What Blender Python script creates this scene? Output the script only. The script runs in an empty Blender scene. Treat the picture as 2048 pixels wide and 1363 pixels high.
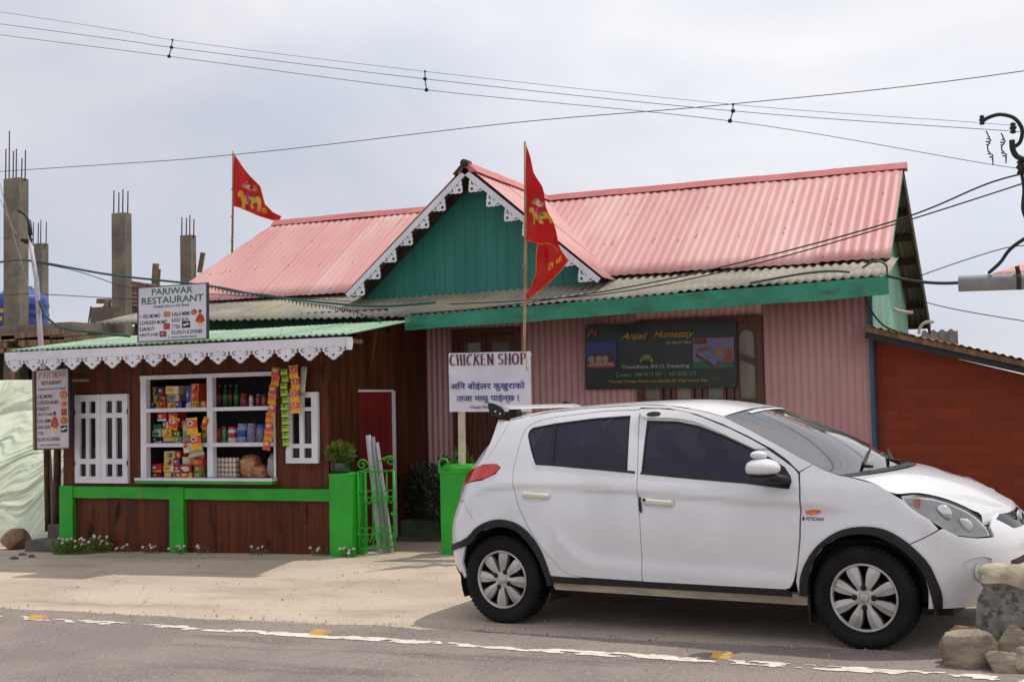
import bpy, bmesh, math, random
from mathutils import Vector, Matrix, noise
from mathutils.geometry import delaunay_2d_cdt
random.seed(7)
scene = bpy.context.scene
COL = scene.collection
R = math.radians
V = Vector

# ------------------------------------------------------------------ camera
FPX, YAW, PITCH, ROLL, CAMH = 2440.0, R(23.0), R(2.85), R(1.2), 1.5     # focal length in pixels of the 2048 px wide photograph
_fw = V((-math.sin(YAW)*math.cos(PITCH), math.cos(YAW)*math.cos(PITCH), math.sin(PITCH)))
_r0 = V((math.cos(YAW), math.sin(YAW), 0)); _u0 = _r0.cross(_fw)
_rt = _r0*math.cos(ROLL) - _u0*math.sin(ROLL)
_up = _u0*math.cos(ROLL) + _r0*math.sin(ROLL)
CAM = V((0, 0, CAMH))
cd = bpy.data.cameras.new('camera'); cam = bpy.data.objects.new('camera', cd); COL.objects.link(cam)
cam.matrix_world = Matrix(((_rt.x, _up.x, -_fw.x, 0), (_rt.y, _up.y, -_fw.y, 0), (_rt.z, _up.z, -_fw.z, CAMH), (0, 0, 0, 1)))
cd.sensor_width = 36.0; cd.lens = 36.0*FPX/2048; cd.clip_start = .05; cd.clip_end = 3000
scene.camera = cam

def at(px, py, y=None, x=None, z=None):
    """point on the plane y=, x= or z= seen at a pixel of the 2048x1363 photograph"""
    d = _fw + _rt*((px-1024)/FPX) + _up*((681.5-py)/FPX)
    t = y/d.y if y is not None else (x/d.x if x is not None else (z-CAMH)/d.z)
    return CAM + d*t

# ------------------------------------------------------------------ light
SUN = V((.27, .33, 1.0)).normalized()
EL = math.asin(SUN.z); AZ = math.atan2(SUN.x, SUN.y)
w = bpy.data.worlds.new('World'); scene.world = w; w.use_nodes = True
nt = w.node_tree; nt.nodes.clear()
sky = nt.nodes.new('ShaderNodeTexSky'); sky.sky_type = 'NISHITA'; sky.sun_disc = False
sky.sun_elevation = EL; sky.sun_rotation = AZ; sky.altitude = 1800; sky.air_density = 1.2; sky.dust_density = 3.0
tc = nt.nodes.new('ShaderNodeTexCoord'); mp = nt.nodes.new('ShaderNodeMapping'); mp.inputs['Scale'].default_value = (1.0, 1.0, 2.2)
nz = nt.nodes.new('ShaderNodeTexNoise'); nz.inputs['Scale'].default_value = 2.6; nz.inputs['Detail'].default_value = 7; nz.inputs['Roughness'].default_value = .5; nz.inputs['Distortion'].default_value = .3
rp = nt.nodes.new('ShaderNodeValToRGB')
rp.color_ramp.elements[0].position = .38; rp.color_ramp.elements[0].color = (5.95, 6.25, 7.05, 1)
rp.color_ramp.elements[1].position = .62; rp.color_ramp.elements[1].color = (7.9, 7.8, 8.0, 1)
mx = nt.nodes.new('ShaderNodeMixRGB'); mx.inputs[0].default_value = .93
bg = nt.nodes.new('ShaderNodeBackground'); bg.inputs[1].default_value = .11
wo = nt.nodes.new('ShaderNodeOutputWorld')
L = nt.links.new
L(tc.outputs['Generated'], mp.inputs[0]); L(mp.outputs[0], nz.inputs['Vector']); L(nz.outputs[0], rp.inputs[0])
L(sky.outputs[0], mx.inputs[1]); L(rp.outputs[0], mx.inputs[2]); dp = nt.nodes.new('ShaderNodeVectorMath'); dp.operation = 'DOT_PRODUCT'; dp.inputs[1].default_value = SUN      # thin cloud glows brighter towards the sun
r2_ = nt.nodes.new('ShaderNodeValToRGB'); r2_.color_ramp.interpolation = 'EASE'
r2_.color_ramp.elements[0].position = .27; r2_.color_ramp.elements[0].color = (.85, .855, .885, 1); r2_.color_ramp.elements[1].position = .47; r2_.color_ramp.elements[1].color = (1.15, 1.14, 1.12, 1)
e3_ = r2_.color_ramp.elements.new(.66); e3_.color = (1.0, 1.0, 1.0, 1)
mu_ = nt.nodes.new('ShaderNodeMixRGB'); mu_.blend_type = 'MULTIPLY'; mu_.inputs[0].default_value = 1.0
L(tc.outputs['Generated'], dp.inputs[0]); L(dp.outputs['Value'], r2_.inputs[0]); L(mx.outputs[0], mu_.inputs[1]); L(r2_.outputs[0], mu_.inputs[2]); L(mu_.outputs[0], bg.inputs[0]); L(bg.outputs[0], wo.inputs[0])
sl = bpy.data.lights.new('sun', 'SUN'); sl.energy = 2.4; sl.angle = R(.6); sl.color = (1.0, .94, .86)
so = bpy.data.objects.new('sun', sl); COL.objects.link(so); so.location = (5, 5, 30)
so.rotation_euler = SUN.to_track_quat('Z', 'Y').to_euler()
scene.view_settings.view_transform = 'Standard'; scene.view_settings.look = 'None'
scene.view_settings.exposure = 0.06; scene.view_settings.gamma = 1.0
try:
    scene.cycles.max_bounces = 8; scene.cycles.transparent_max_bounces = 12; scene.cycles.caustics_reflective = False; scene.cycles.caustics_refractive = False
except Exception: pass

# ------------------------------------------------------------------ materials
def lin(c):
    c /= 255.0
    return c/12.92 if c <= .04045 else ((c+.055)/1.055)**2.4
def rgb(r, g, b): return (lin(r), lin(g), lin(b), 1)
def mat(name, col, rough=.6, col2=None, scale=4.0, stretch=(1, 1, 1), lo=.35, hi=.65, detail=6, bump=0, bscale=None, bstretch=None,
        metal=0, spec=.5, coat=0, grooves=None, dirt=None, dirt_scale=1.5, dirt_lo=.55, dirt_hi=.75, dirt_stretch=(1, 1, 1), alpha=1, emit=None, rot=(0, 0, 0)):
    m = bpy.data.materials.new(name); m.use_nodes = True
    t = m.node_tree; N = t.nodes; K = t.links.new
    b = N['Principled BSDF']
    b.inputs['Roughness'].default_value = rough; b.inputs['Metallic'].default_value = metal
    b.inputs['Specular IOR Level'].default_value = spec; b.inputs['Coat Weight'].default_value = coat; b.inputs['Coat Roughness'].default_value = .08
    if alpha < 1: b.inputs['Alpha'].default_value = alpha
    if emit: b.inputs['Emission Color'].default_value = emit[0]; b.inputs['Emission Strength'].default_value = emit[1]
    tcn = N.new('ShaderNodeTexCoord')
    def nzn(sc, st, det):
        mm = N.new('ShaderNodeMapping'); mm.inputs['Scale'].default_value = st; mm.inputs['Rotation'].default_value = rot; K(tcn.outputs['Object'], mm.inputs[0])
        n = N.new('ShaderNodeTexNoise'); n.inputs['Scale'].default_value = sc; n.inputs['Detail'].default_value = det; n.inputs['Roughness'].default_value = .6
        K(mm.outputs[0], n.inputs['Vector']); return n.outputs[0]
    def ramp(src, a, c):
        mr = N.new('ShaderNodeMapRange'); mr.inputs[1].default_value = a; mr.inputs[2].default_value = c; mr.interpolation_type = 'SMOOTHSTEP'; K(src, mr.inputs[0]); return mr.outputs[0]
    def mixc(fac, a, c):
        mm = N.new('ShaderNodeMixRGB'); K(fac, mm.inputs[0])
        if isinstance(a, tuple): mm.inputs[1].default_value = a
        else: K(a, mm.inputs[1])
        mm.inputs[2].default_value = c; return mm.outputs[0]
    cur = col
    if col2: cur = mixc(ramp(nzn(scale, stretch, detail), lo, hi), cur, col2)
    if dirt: cur = mixc(ramp(nzn(dirt_scale, dirt_stretch, 8), dirt_lo, dirt_hi), cur, dirt)
    hgt = None
    if grooves:
        ax, sp, wd, dc = grooves
        sx = N.new('ShaderNodeSeparateXYZ'); K(tcn.outputs['Object'], sx.inputs[0])
        dv = N.new('ShaderNodeMath'); dv.operation = 'DIVIDE'; K(sx.outputs['XYZ'.index(ax)], dv.inputs[0]); dv.inputs[1].default_value = sp
        fr = N.new('ShaderNodeMath'); fr.operation = 'FRACT'; K(dv.outputs[0], fr.inputs[0])
        lt = N.new('ShaderNodeMath'); lt.operation = 'LESS_THAN'; K(fr.outputs[0], lt.inputs[0]); lt.inputs[1].default_value = wd/sp
        cur = mixc(lt.outputs[0], cur, dc)
    if isinstance(cur, tuple): b.inputs['Base Color'].default_value = cur
    else: K(cur, b.inputs['Base Color'])
    if bump:
        bn = N.new('ShaderNodeBump'); bn.inputs['Strength'].default_value = bump; bn.inputs['Distance'].default_value = .02
        K(nzn(bscale or scale*4, bstretch or stretch, 5), bn.inputs['Height']); K(bn.outputs[0], b.inputs['Normal'])
    return m
_plain = {}
def plain(r, g, b, rough=.55, **k):
    key = (r, g, b, rough, tuple(sorted(k.items())))
    if key not in _plain:
        _plain[key] = mat('paint_%d_%d_%d' % (r, g, b), rgb(r, g, b), rough, col2=tuple(c*.82 for c in rgb(r, g, b)[:3])+(1,), scale=9, **k)
    return _plain[key]

# ------------------------------------------------------------------ mesh builder
class MB:
    def __init__(s): s.v = []; s.f = []; s.m = []; s.sm = []; s.cur = 0; s.mats = []; s.smooth = False; s.nrm = {}
    def use(s, m):
        if m not in s.mats: s.mats.append(m)
        s.cur = s.mats.index(m); return s
    def add(s, vs, fs, smooth=None):
        o = len(s.v); s.v += [V(p) for p in vs]
        for f in fs: s.f.append([i+o for i in f]); s.m.append(s.cur); s.sm.append(s.smooth if smooth is None else smooth)
        return s
    def box(s, a, b):
        x0, y0, z0 = a; x1, y1, z1 = b
        return s.add([(x0,y0,z0),(x1,y0,z0),(x1,y1,z0),(x0,y1,z0),(x0,y0,z1),(x1,y0,z1),(x1,y1,z1),(x0,y1,z1)],
                     [(0,3,2,1),(4,5,6,7),(0,1,5,4),(1,2,6,5),(2,3,7,6),(3,0,4,7)])
    def obox(s, c, ex, ey, ez):
        c, ex, ey, ez = V(c), V(ex), V(ey), V(ez)
        vs = [c+ex*i+ey*j+ez*k for k in (-.5,.5) for i, j in ((-.5,-.5),(.5,-.5),(.5,.5),(-.5,.5))]
        return s.add(vs, [(0,3,2,1),(4,5,6,7),(0,1,5,4),(1,2,6,5),(2,3,7,6),(3,0,4,7)])
    def bar(s, a, b, wd, dp, up=(0,0,1)):
        a, b = V(a), V(b); d = (b-a); n = d.normalized(); u = V(up)
        sx = n.cross(u)
        if sx.length < 1e-4: sx = V((1,0,0))
        sx.normalize(); sy = sx.cross(n)
        return s.obox((a+b)/2, sx*wd, sy*dp, d)
    def tube(s, pts, r, n=8, caps=True):
        pts = [V(p) for p in pts]; rs = r if isinstance(r, (list, tuple)) else [r]*len(pts)
        vs = []; fs = []; prev = None
        for i, p in enumerate(pts):
            t = (pts[min(i+1, len(pts)-1)]-pts[max(i-1, 0)]).normalized()
            if prev is None:
                a = t.cross(V((0,0,1)));
                if a.length < 1e-3: a = t.cross(V((1,0,0)))
            else:
                a = prev - t*prev.dot(t)
            a.normalize(); prev = a; c = t.cross(a)
            for k in range(n):
                an = 2*math.pi*k/n; vs.append(p+(a*math.cos(an)+c*math.sin(an))*rs[i])
        for i in range(len(pts)-1):
            for k in range(n):
                fs.append((i*n+k, i*n+(k+1)%n, (i+1)*n+(k+1)%n, (i+1)*n+k))
        if caps: fs += [tuple(range(n))[::-1], tuple(range((len(pts)-1)*n, len(pts)*n))]
        return s.add(vs, fs, True)
    def lathe(s, prof, c=(0,0,0), axis='z', n=24, caps=True):
        c = V(c); vs = []; fs = []
        for r, h in prof:
            for k in range(n):
                an = 2*math.pi*k/n; x, y = r*math.cos(an), r*math.sin(an)
                vs.append(c+(V((x,y,h)) if axis == 'z' else (V((x,h,y)) if axis == 'y' else V((h,x,y)))))
        for i in range(len(prof)-1):
            for k in range(n): fs.append((i*n+k, i*n+(k+1)%n, (i+1)*n+(k+1)%n, (i+1)*n+k))
        if caps: fs += [tuple(range(n))[::-1], tuple(range((len(prof)-1)*n, len(prof)*n))]
        return s.add(vs, fs, True)
    def plate(s, loops, f, thick):
        """2D outline with holes mapped by f(u,v,w) and given a thickness along w"""
        p2 = []; edges = []
        for lp in loops:
            o = len(p2); p2 += [V((a, b)) for a, b in lp]; edges += [(o+i, o+(i+1) % len(lp)) for i in range(len(lp))]
        ov, oe, of, *_ = delaunay_2d_cdt(p2, edges, [], 0, 1e-6)
        def inside(x, y, lp):
            c = False; j = len(lp)-1
            for i in range(len(lp)):
                if (lp[i][1] > y) != (lp[j][1] > y) and x < (lp[j][0]-lp[i][0])*(y-lp[i][1])/(lp[j][1]-lp[i][1])+lp[i][0]: c = not c
                j = i
            return c
        tri = []
        for fc in of:
            cx = sum(ov[i].x for i in fc)/len(fc); cy = sum(ov[i].y for i in fc)/len(fc)
            if inside(cx, cy, loops[0]) and not any(inside(cx, cy, h) for h in loops[1:]): tri.append(tuple(fc))
        n = len(ov)
        cnt = {}
        for fc in tri:
            for i in range(len(fc)):
                a, b = fc[i], fc[(i+1) % len(fc)]; cnt[(a, b)] = 1
        vs = [f(p.x, p.y, 0) for p in ov]+[f(p.x, p.y, thick) for p in ov]
        fs = [t for t in tri]+[tuple(i+n for i in t[::-1]) for t in tri]
        for a, b in cnt:
            if (b, a) not in cnt: fs.append((b, a, a+n, b+n))
        return s.add(vs, fs)
    def sheet(s, A, B, C, D, wl=.076, amp=.009, nv=3, thick=.003, width=.76, jit=.012, per=8, rows=(), bolt=None, sag=0.0, vmax=None, alts=None):
        """corrugated sheets: A->B along the eave, D->C along the top edge; the ribs run from A to D"""
        A, B, C, D = V(A), V(B), V(C), V(D)
        Lu = ((B-A).length+(C-D).length)/2; nrm = (B-A).cross(D-A).normalized()
        rnd = random.Random(int(Lu*1000)); ns = max(1, round(Lu/width)); nw = max(2, round(Lu/wl))
        for k in range(ns):
            if alts: s.use(alts[rnd.randrange(len(alts))])
            u0 = k/ns; u1 = min(1, (k+1)/ns+.03/Lu*2); lift = .004*(k % 2); e0 = rnd.uniform(-jit, jit); e1 = rnd.uniform(-jit, jit)
            lv = (D-A).length; m = max(3, int((u1-u0)*nw*per)); vs = []; fs = []
            for j in range(nv+1):
                v = j/nv
                for i in range(m+1):
                    u = u0+(u1-u0)*i/m; vv = v+(1-v)*e0/lv+v*e1/lv
                    if vmax: vv = min(vv, v*vmax(u))
                    p = A.lerp(B, u).lerp(D.lerp(C, u), vv)
                    p = p+nrm*(amp*math.sin(2*math.pi*u*nw)+lift+.006*noise.noise(p*1.3)-sag*math.sin(math.pi*u))
                    vs.append(p)
            n0 = len(vs)
            for p in list(vs): vs.append(p-nrm*thick)
            W = m+1
            for j in range(nv):
                for i in range(m):
                    a = j*W+i; fs.append((a, a+1, a+W+1, a+W)); fs.append((n0+a, n0+a+W, n0+a+W+1, n0+a+1))
            for i in range(m):
                fs.append((i, n0+i, n0+i+1, i+1)); a = nv*W+i; fs.append((a, a+1, n0+a+1, n0+a))
            for j in range(nv):
                a = j*W; fs.append((a, a+W, n0+a+W, n0+a)); a = j*W+m; fs.append((a, n0+a, n0+a+W, a+W))
            s.add(vs, fs, True)
        if bolt:
            cu = s.cur; s.use(bolt)
            for v in rows:
                for i in range(1, nw):
                    if (i % 5 == 1 and rnd.random() < .8) or rnd.random() < .03:
                        u = (i+.25)/nw
                        if u >= 1 or (vmax and vmax(u) < v+.03): continue
                        p = A.lerp(B, u).lerp(D.lerp(C, u), v+rnd.uniform(-.012, .012))+nrm*(amp+.006)
                        e = .010; t = (B-A).normalized()*e; q = (D-A).normalized()*e
                        s.add([p+t, p+q, p-t, p-q, p+nrm*.014], [(0,1,4),(1,2,4),(2,3,4),(3,0,4)])
            s.cur = cu
        return s
    def stone(s, c, rx, ry, rz, seed, cuts=16, n=40, m=28, rough=.03):
        rnd = random.Random(seed); pl = []
        for _ in range(cuts):
            d = V((rnd.gauss(0,1), rnd.gauss(0,1), rnd.gauss(0,1))).normalized(); pl.append((d, rnd.uniform(.72, 1.0)))
        c = V(c); vs = []; fs = []
        for j in range(m+1):
            th = math.pi*j/m
            for i in range(n):
                ph = 2*math.pi*i/n; d = V((math.sin(th)*math.cos(ph), math.sin(th)*math.sin(ph), math.cos(th)))
                k = min([h/max(.05, d.dot(q)) for q, h in pl]+[1.12]); k *= 1+rough*noise.noise(d*5+V((seed, 0, 0)))+rough*.8*noise.noise(d*13+V((0, seed, 0)))
                vs.append(c+V((d.x*rx*k, d.y*ry*k, d.z*rz*k)))
        for j in range(m):
            for i in range(n): a = j*n+i; b = j*n+(i+1) % n; fs.append((a+n, b+n, b, a))
        return s.add(vs, fs, False)
    def blob(s, c, rx, ry, rz, n=12, m=8, rough=.15, seed=0, f=1.6, flat=0):
        c = V(c); vs = []; fs = []
        for j in range(m+1):
            th = math.pi*j/m
            for i in range(n):
                ph = 2*math.pi*i/n
                d = V((math.sin(th)*math.cos(ph), math.sin(th)*math.sin(ph), math.cos(th)))
                k = 1+rough*noise.noise(d*f+V((seed*7.3, seed*1.7, 0)))+rough*.5*noise.noise(d*f*2.7+V((0, seed*3.1, 5)))
                p = V((d.x*rx*k, d.y*ry*k, d.z*rz*k))
                if flat and p.z < -rz*flat: p.z = -rz*flat
                vs.append(c+p)
        for j in range(m):
            for i in range(n):
                a = j*n+i; b = j*n+(i+1) % n
                fs.append((a+n, b+n, b, a))
        return s.add(vs, fs, False)

def bake(name, mb, m, off=V((0,0,0))):
    me = bpy.data.meshes.new(name)
    me.from_pydata([p-off for p in mb.v], [], mb.f)
    mats = mb.mats if mb.mats else [m]
    for x in mats: me.materials.append(x)
    if mb.mats: me.polygons.foreach_set('material_index', mb.m)
    me.polygons.foreach_set('use_smooth', mb.sm)
    me.update()
    if mb.nrm: me.normals_split_custom_set_from_vertices([mb.nrm.get(i, (0,0,0)) for i in range(len(mb.v))])
    return me
def wloc(o):
    p = V((0,0,0))
    while o is not None: p += V(o.location); o = o.parent
    return p
def part(name, mb, m, parent, label=None, raw=False):
    o = bpy.data.objects.new(name, bake(name, mb, m, V((0,0,0)) if raw else wloc(parent))); COL.objects.link(o); o.parent = parent
    if label: o['label'] = label
    return o
def tag(o, label, cat, group=None):
    o['label'] = label; o['category'] = cat
    if group: o['group'] = group
    return o
def thing(name, loc, label, cat, group=None):
    o = bpy.data.objects.new(name, None); COL.objects.link(o); o.location = V(loc); o.empty_display_size = .1
    return tag(o, label, cat, group)
def solo(name, mb, m, label, cat, group=None):
    lo = [min(p[i] for p in mb.v) for i in range(3)]; hi = [max(p[i] for p in mb.v) for i in range(3)]
    off = V(((lo[0]+hi[0])/2, (lo[1]+hi[1])/2, lo[2]))
    o = bpy.data.objects.new(name, bake(name, mb, m, off)); o.location = off; COL.objects.link(o)
    return tag(o, label, cat, group)
def struct(name, mb, m, kind='structure'):
    o = bpy.data.objects.new(name, bake(name, mb, m)); COL.objects.link(o); o['kind'] = kind; return o
def copy_tree(o, parent=None):
    c = o.copy(); COL.objects.link(c)
    if parent: c.parent = parent
    for ch in list(o.children): copy_tree(ch, c)
    return c
def spline(pts, n=6):
    pts = [V(p) for p in pts]; out = []
    for i in range(len(pts)-1):
        p0, p1, p2, p3 = pts[max(i-1, 0)], pts[i], pts[i+1], pts[min(i+2, len(pts)-1)]
        for k in range(n):
            t = k/n; out.append(.5*((2*p1)+(p2-p0)*t+(2*p0-5*p1+4*p2-p3)*t*t+(3*p1-p0-3*p2+p3)*t*t*t))
    out.append(pts[-1]); return out
_txt = {}
def text2d(s, bold=.014):
    if s not in _txt:
        c = bpy.data.curves.new('t', 'FONT'); c.body = s; c.resolution_u = 3; c.offset = bold
        o = bpy.data.objects.new('t', c); COL.objects.link(o); bpy.context.view_layer.update()
        me = bpy.data.meshes.new_from_object(o.evaluated_get(bpy.context.evaluated_depsgraph_get()))
        vs = [(p.co.x, p.co.y) for p in me.vertices]; fs = [tuple(p.vertices) for p in me.polygons]
        bpy.data.objects.remove(o); bpy.data.curves.remove(c); bpy.data.meshes.remove(me)
        x0 = min(a for a, b in vs); x1 = max(a for a, b in vs); y0 = min(b for a, b in vs); y1 = max(b for a, b in vs)
        _txt[s] = ([((a-x0)/(x1-x0), (b-y0)/(y1-y0)) for a, b in vs], fs)
    return _txt[s]
def put_text(mb, s, f, x0, y0, x1, y1, w=.002):
    """fills the box x0..x1, y0..y1 (y down, board pixels) with the words s"""
    vs, fs = text2d(s)
    mb.add([f(x0+(x1-x0)*a, y1+(y0-y1)*b, w) for a, b in vs], fs)
# a small serif alphabet of strokes: (x0,y0,x1,y1,thick?) on a unit box
def _arc(cx, cy, rx, ry, a0, a1, n=14): return [(cx+rx*math.cos(R(a0+(a1-a0)*i/n)), cy+ry*math.sin(R(a0+(a1-a0)*i/n))) for i in range(n+1)]
SER = {'I': [[(.5,0),(.5,1)]], 'H': [[(.18,0),(.18,1)],[(.82,0),(.82,1)],[(.18,.52),(.82,.52)]], 'E': [[(.2,0),(.2,1)],[(.2,1),(.85,1)],[(.2,0),(.88,0)],[(.2,.52),(.7,.52)]],
 'K': [[(.18,0),(.18,1)],[(.85,1),(.2,.42)],[(.4,.6),(.88,0)]], 'N': [[(.15,0),(.15,1)],[(.15,1),(.85,0)],[(.85,0),(.85,1)]],
 'C': [_arc(.52,.5,.4,.5,50,310)], 'O': [_arc(.5,.5,.4,.5,0,360,22)], 'P': [[(.2,0),(.2,1)],[(.2,1),(.5,1)]+_arc(.5,.76,.32,.24,90,-90)+[(.2,.52)]],
 'S': [_arc(.5,.75,.32,.25,30,270)+_arc(.5,.25,.34,.25,90,-150)], 'A': [[(.08,0),(.5,1)],[(.5,1),(.92,0)],[(.25,.36),(.76,.36)]],
 'R': [[(.2,0),(.2,1)],[(.2,1),(.5,1)]+_arc(.5,.76,.3,.24,90,-90)+[(.2,.52)],[(.45,.52),(.9,0)]], 'W': [[(.02,1),(.27,0)],[(.27,0),(.5,.9)],[(.5,.9),(.73,0)],[(.73,0),(.98,1)]]}
def put_serif(mb, s, f, x0, y0, x1, y1, w=.002, th=.11):
    cw = (x1-x0)/sum(.55 if c == 'I' else (.6 if c == ' ' else 1) for c in s); x = x0; h = y1-y0; t = h*th
    def seg(a, b, wd):
        dx, dy = b[0]-a[0], b[1]-a[1]; l = math.hypot(dx, dy) or 1; nx, ny = -dy/l*wd/2, dx/l*wd/2
        mb.add([f(a[0]+nx, a[1]+ny, w), f(a[0]-nx, a[1]-ny, w), f(b[0]-nx, b[1]-ny, w), f(b[0]+nx, b[1]+ny, w)], [(0,1,2,3)])
    for c in s:
        k = .55 if c == 'I' else (.6 if c == ' ' else 1)
        if c in SER:
            for i, st in enumerate(SER[c]):
                q = [(x+(.06+.88*a)*cw*k, y1-h*b) for a, b in st]
                for j in range(len(q)-1):
                    vert = abs(q[j+1][1]-q[j][1])/(abs(q[j+1][0]-q[j][0])+1e-6)
                    seg(q[j], q[j+1], t if vert > .8 else t*.55)
                if len(st) == 2 and st[0][0] != st[1][0] or len(st) == 2 and st[0][0] == st[1][0]:
                    for e in q:
                        if abs(e[1]-y0) < .02*h or abs(e[1]-y1) < .02*h:
                            if c not in 'ESCO': seg((e[0]-t*.9, e[1]), (e[0]+t*.9, e[1]), t*.4)
        x += cw*k

# ------------------------------------------------------------------ shared materials
M = {}
M['red_roof'] = mat('faded_red_sheet', rgb(212,164,158), .5, col2=rgb(206,146,141), scale=1.2, stretch=(1.6,.4,.4), dirt=rgb(188,142,134), dirt_scale=2.2, dirt_lo=.6, dirt_hi=.8, spec=.35)
M['red_roof_b'] = mat('faded_red_sheet_pale', rgb(214,172,165), .5, col2=rgb(208,152,147), scale=1.5, stretch=(1.6,.4,.4), dirt=rgb(176,128,116), dirt_scale=3, dirt_stretch=(3,.4,.4), dirt_lo=.6, dirt_hi=.8, spec=.35)
M['red_roof_c'] = mat('faded_red_sheet_deep', rgb(207,156,151), .5, col2=rgb(200,138,134), scale=1.2, stretch=(1.6,.4,.4), dirt=rgb(168,116,104), dirt_scale=3.4, dirt_stretch=(3,.4,.4), dirt_lo=.62, dirt_hi=.8, spec=.35)
M['red_cap'] = mat('ridge_cap_red', rgb(204,120,116), .5, col2=rgb(190,106,104), scale=2)
M['grey_roof'] = mat('weathered_cement_sheet', rgb(164,158,144), .9, col2=rgb(132,128,116), scale=1.6, stretch=(1,2,1), dirt=rgb(172,160,120), dirt_scale=1.1, dirt_lo=.5, dirt_hi=.75, bump=.15)
M['green_roof'] = mat('pale_green_sheet', rgb(160,190,160), .55, col2=rgb(134,168,138), scale=1.2, stretch=(1,.4,1), dirt=rgb(190,205,180), dirt_scale=2)
M['steel'] = mat('steel_bolt', rgb(150,140,135), .4, metal=.6)
M['white'] = mat('white_gloss_paint', rgb(232,230,236), .45, col2=rgb(216,214,222), scale=3, dirt=rgb(150,140,132), dirt_scale=6, dirt_lo=.66, dirt_hi=.85)
M['teal'] = mat('teal_green_paint', rgb(52,146,116), .55, col2=rgb(40,128,100), scale=2.5, dirt=rgb(54,72,58), dirt_scale=2.6, dirt_lo=.5, dirt_hi=.78, dirt_stretch=(1,1,2.5))
M['teal_plank'] = mat('teal_planks', rgb(40,126,112), .6, col2=rgb(32,112,100), scale=2.5, stretch=(1,1,.25), grooves=('X', .13, .007, rgb(26,84,70)))
M['pale_plank'] = mat('pale_green_planks', rgb(128,186,158), .7, col2=rgb(98,164,134), scale=2.5, stretch=(1,1,.25), grooves=('Y', .13, .012, rgb(60,96,78)), dirt=rgb(126,120,104), dirt_scale=2, dirt_lo=.58)
M['green'] = mat('bright_green_paint', rgb(40,170,40), .55, col2=rgb(34,152,36), scale=3, dirt=rgb(96,140,74), dirt_scale=9, dirt_lo=.62, dirt_hi=.70, bump=.12, bscale=30)
M['wood'] = mat('dark_stained_planks', rgb(112,56,26), .55, col2=rgb(72,34,15), scale=2.6, stretch=(5,5,.35), lo=.3, hi=.7, grooves=('X', .031, .0045, rgb(44,20,12)), dirt=rgb(26,12,8), dirt_scale=4.2, dirt_stretch=(1,1,.3), dirt_lo=.60, dirt_hi=.68, spec=.25)
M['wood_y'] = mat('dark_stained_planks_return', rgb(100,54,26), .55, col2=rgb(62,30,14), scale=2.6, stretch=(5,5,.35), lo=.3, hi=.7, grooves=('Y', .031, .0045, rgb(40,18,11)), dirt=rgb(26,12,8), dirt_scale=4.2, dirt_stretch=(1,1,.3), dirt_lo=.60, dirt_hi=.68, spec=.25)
M['brownwood'] = mat('brown_joinery', rgb(104,60,38), .45, col2=rgb(74,40,26), scale=6, stretch=(4,4,.5))
M['rawwood'] = mat('raw_timber', rgb(150,124,98), .8, col2=rgb(112,88,66), scale=5, stretch=(3,3,.6))
M['olddark'] = mat('old_dark_timber', rgb(70,56,46), .85, col2=rgb(44,36,30), scale=5)
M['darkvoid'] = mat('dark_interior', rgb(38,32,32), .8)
M['pink_wall'] = mat('pink_corrugated_wall', rgb(204,160,158), .5, col2=rgb(192,146,146), scale=1.4, stretch=(1,1,.5), dirt=rgb(160,120,120), dirt_scale=1.6, dirt_stretch=(2,2,.4), dirt_lo=.6, dirt_hi=.85)
M['concrete'] = mat('grey_concrete', rgb(136,126,112), .9, col2=rgb(110,101,90), scale=2.2, dirt=rgb(92,84,74), dirt_scale=3, dirt_lo=.58, bump=.35, bscale=18)
M['concrete_dk'] = mat('dark_grey_concrete', rgb(108,104,98), .9, col2=rgb(84,80,76), scale=3, dirt=rgb(66,62,58), bump=.3, bscale=20)
M['rust'] = mat('rebar_rust', rgb(84,60,56), .8)
M['wire'] = mat('black_cable', rgb(34,34,36), .5)
M['line'] = mat('grey_power_line', rgb(84,84,90), .5)
M['gwire'] = mat('green_cable', rgb(40,74,62), .5)
M['iron'] = mat('dark_iron', rgb(36,34,36), .5, metal=.3)
M['glass_dark'] = mat('dark_window_glass', rgb(22,20,22), .12, spec=.5)
M['lettering_dark'] = mat('dark_print', rgb(44,42,62), .6)
M['lettering_green'] = mat('green_print', rgb(20,112,66), .6)
M['lettering_maroon'] = mat('maroon_print', rgb(96,28,34), .6)
M['lettering_blue'] = mat('blue_print', rgb(34,36,128), .6)
M['board_white'] = mat('white_flex_banner', rgb(222,220,230), .5, col2=rgb(208,206,218), scale=2.5, bump=.1, bscale=5)
M['leaf'] = mat('green_leaf', rgb(74,104,44), .55, col2=rgb(110,136,60), scale=30)
M['leaf_dark'] = mat('dark_leaf', rgb(40,52,32), .6, col2=rgb(58,70,44), scale=20)
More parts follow.
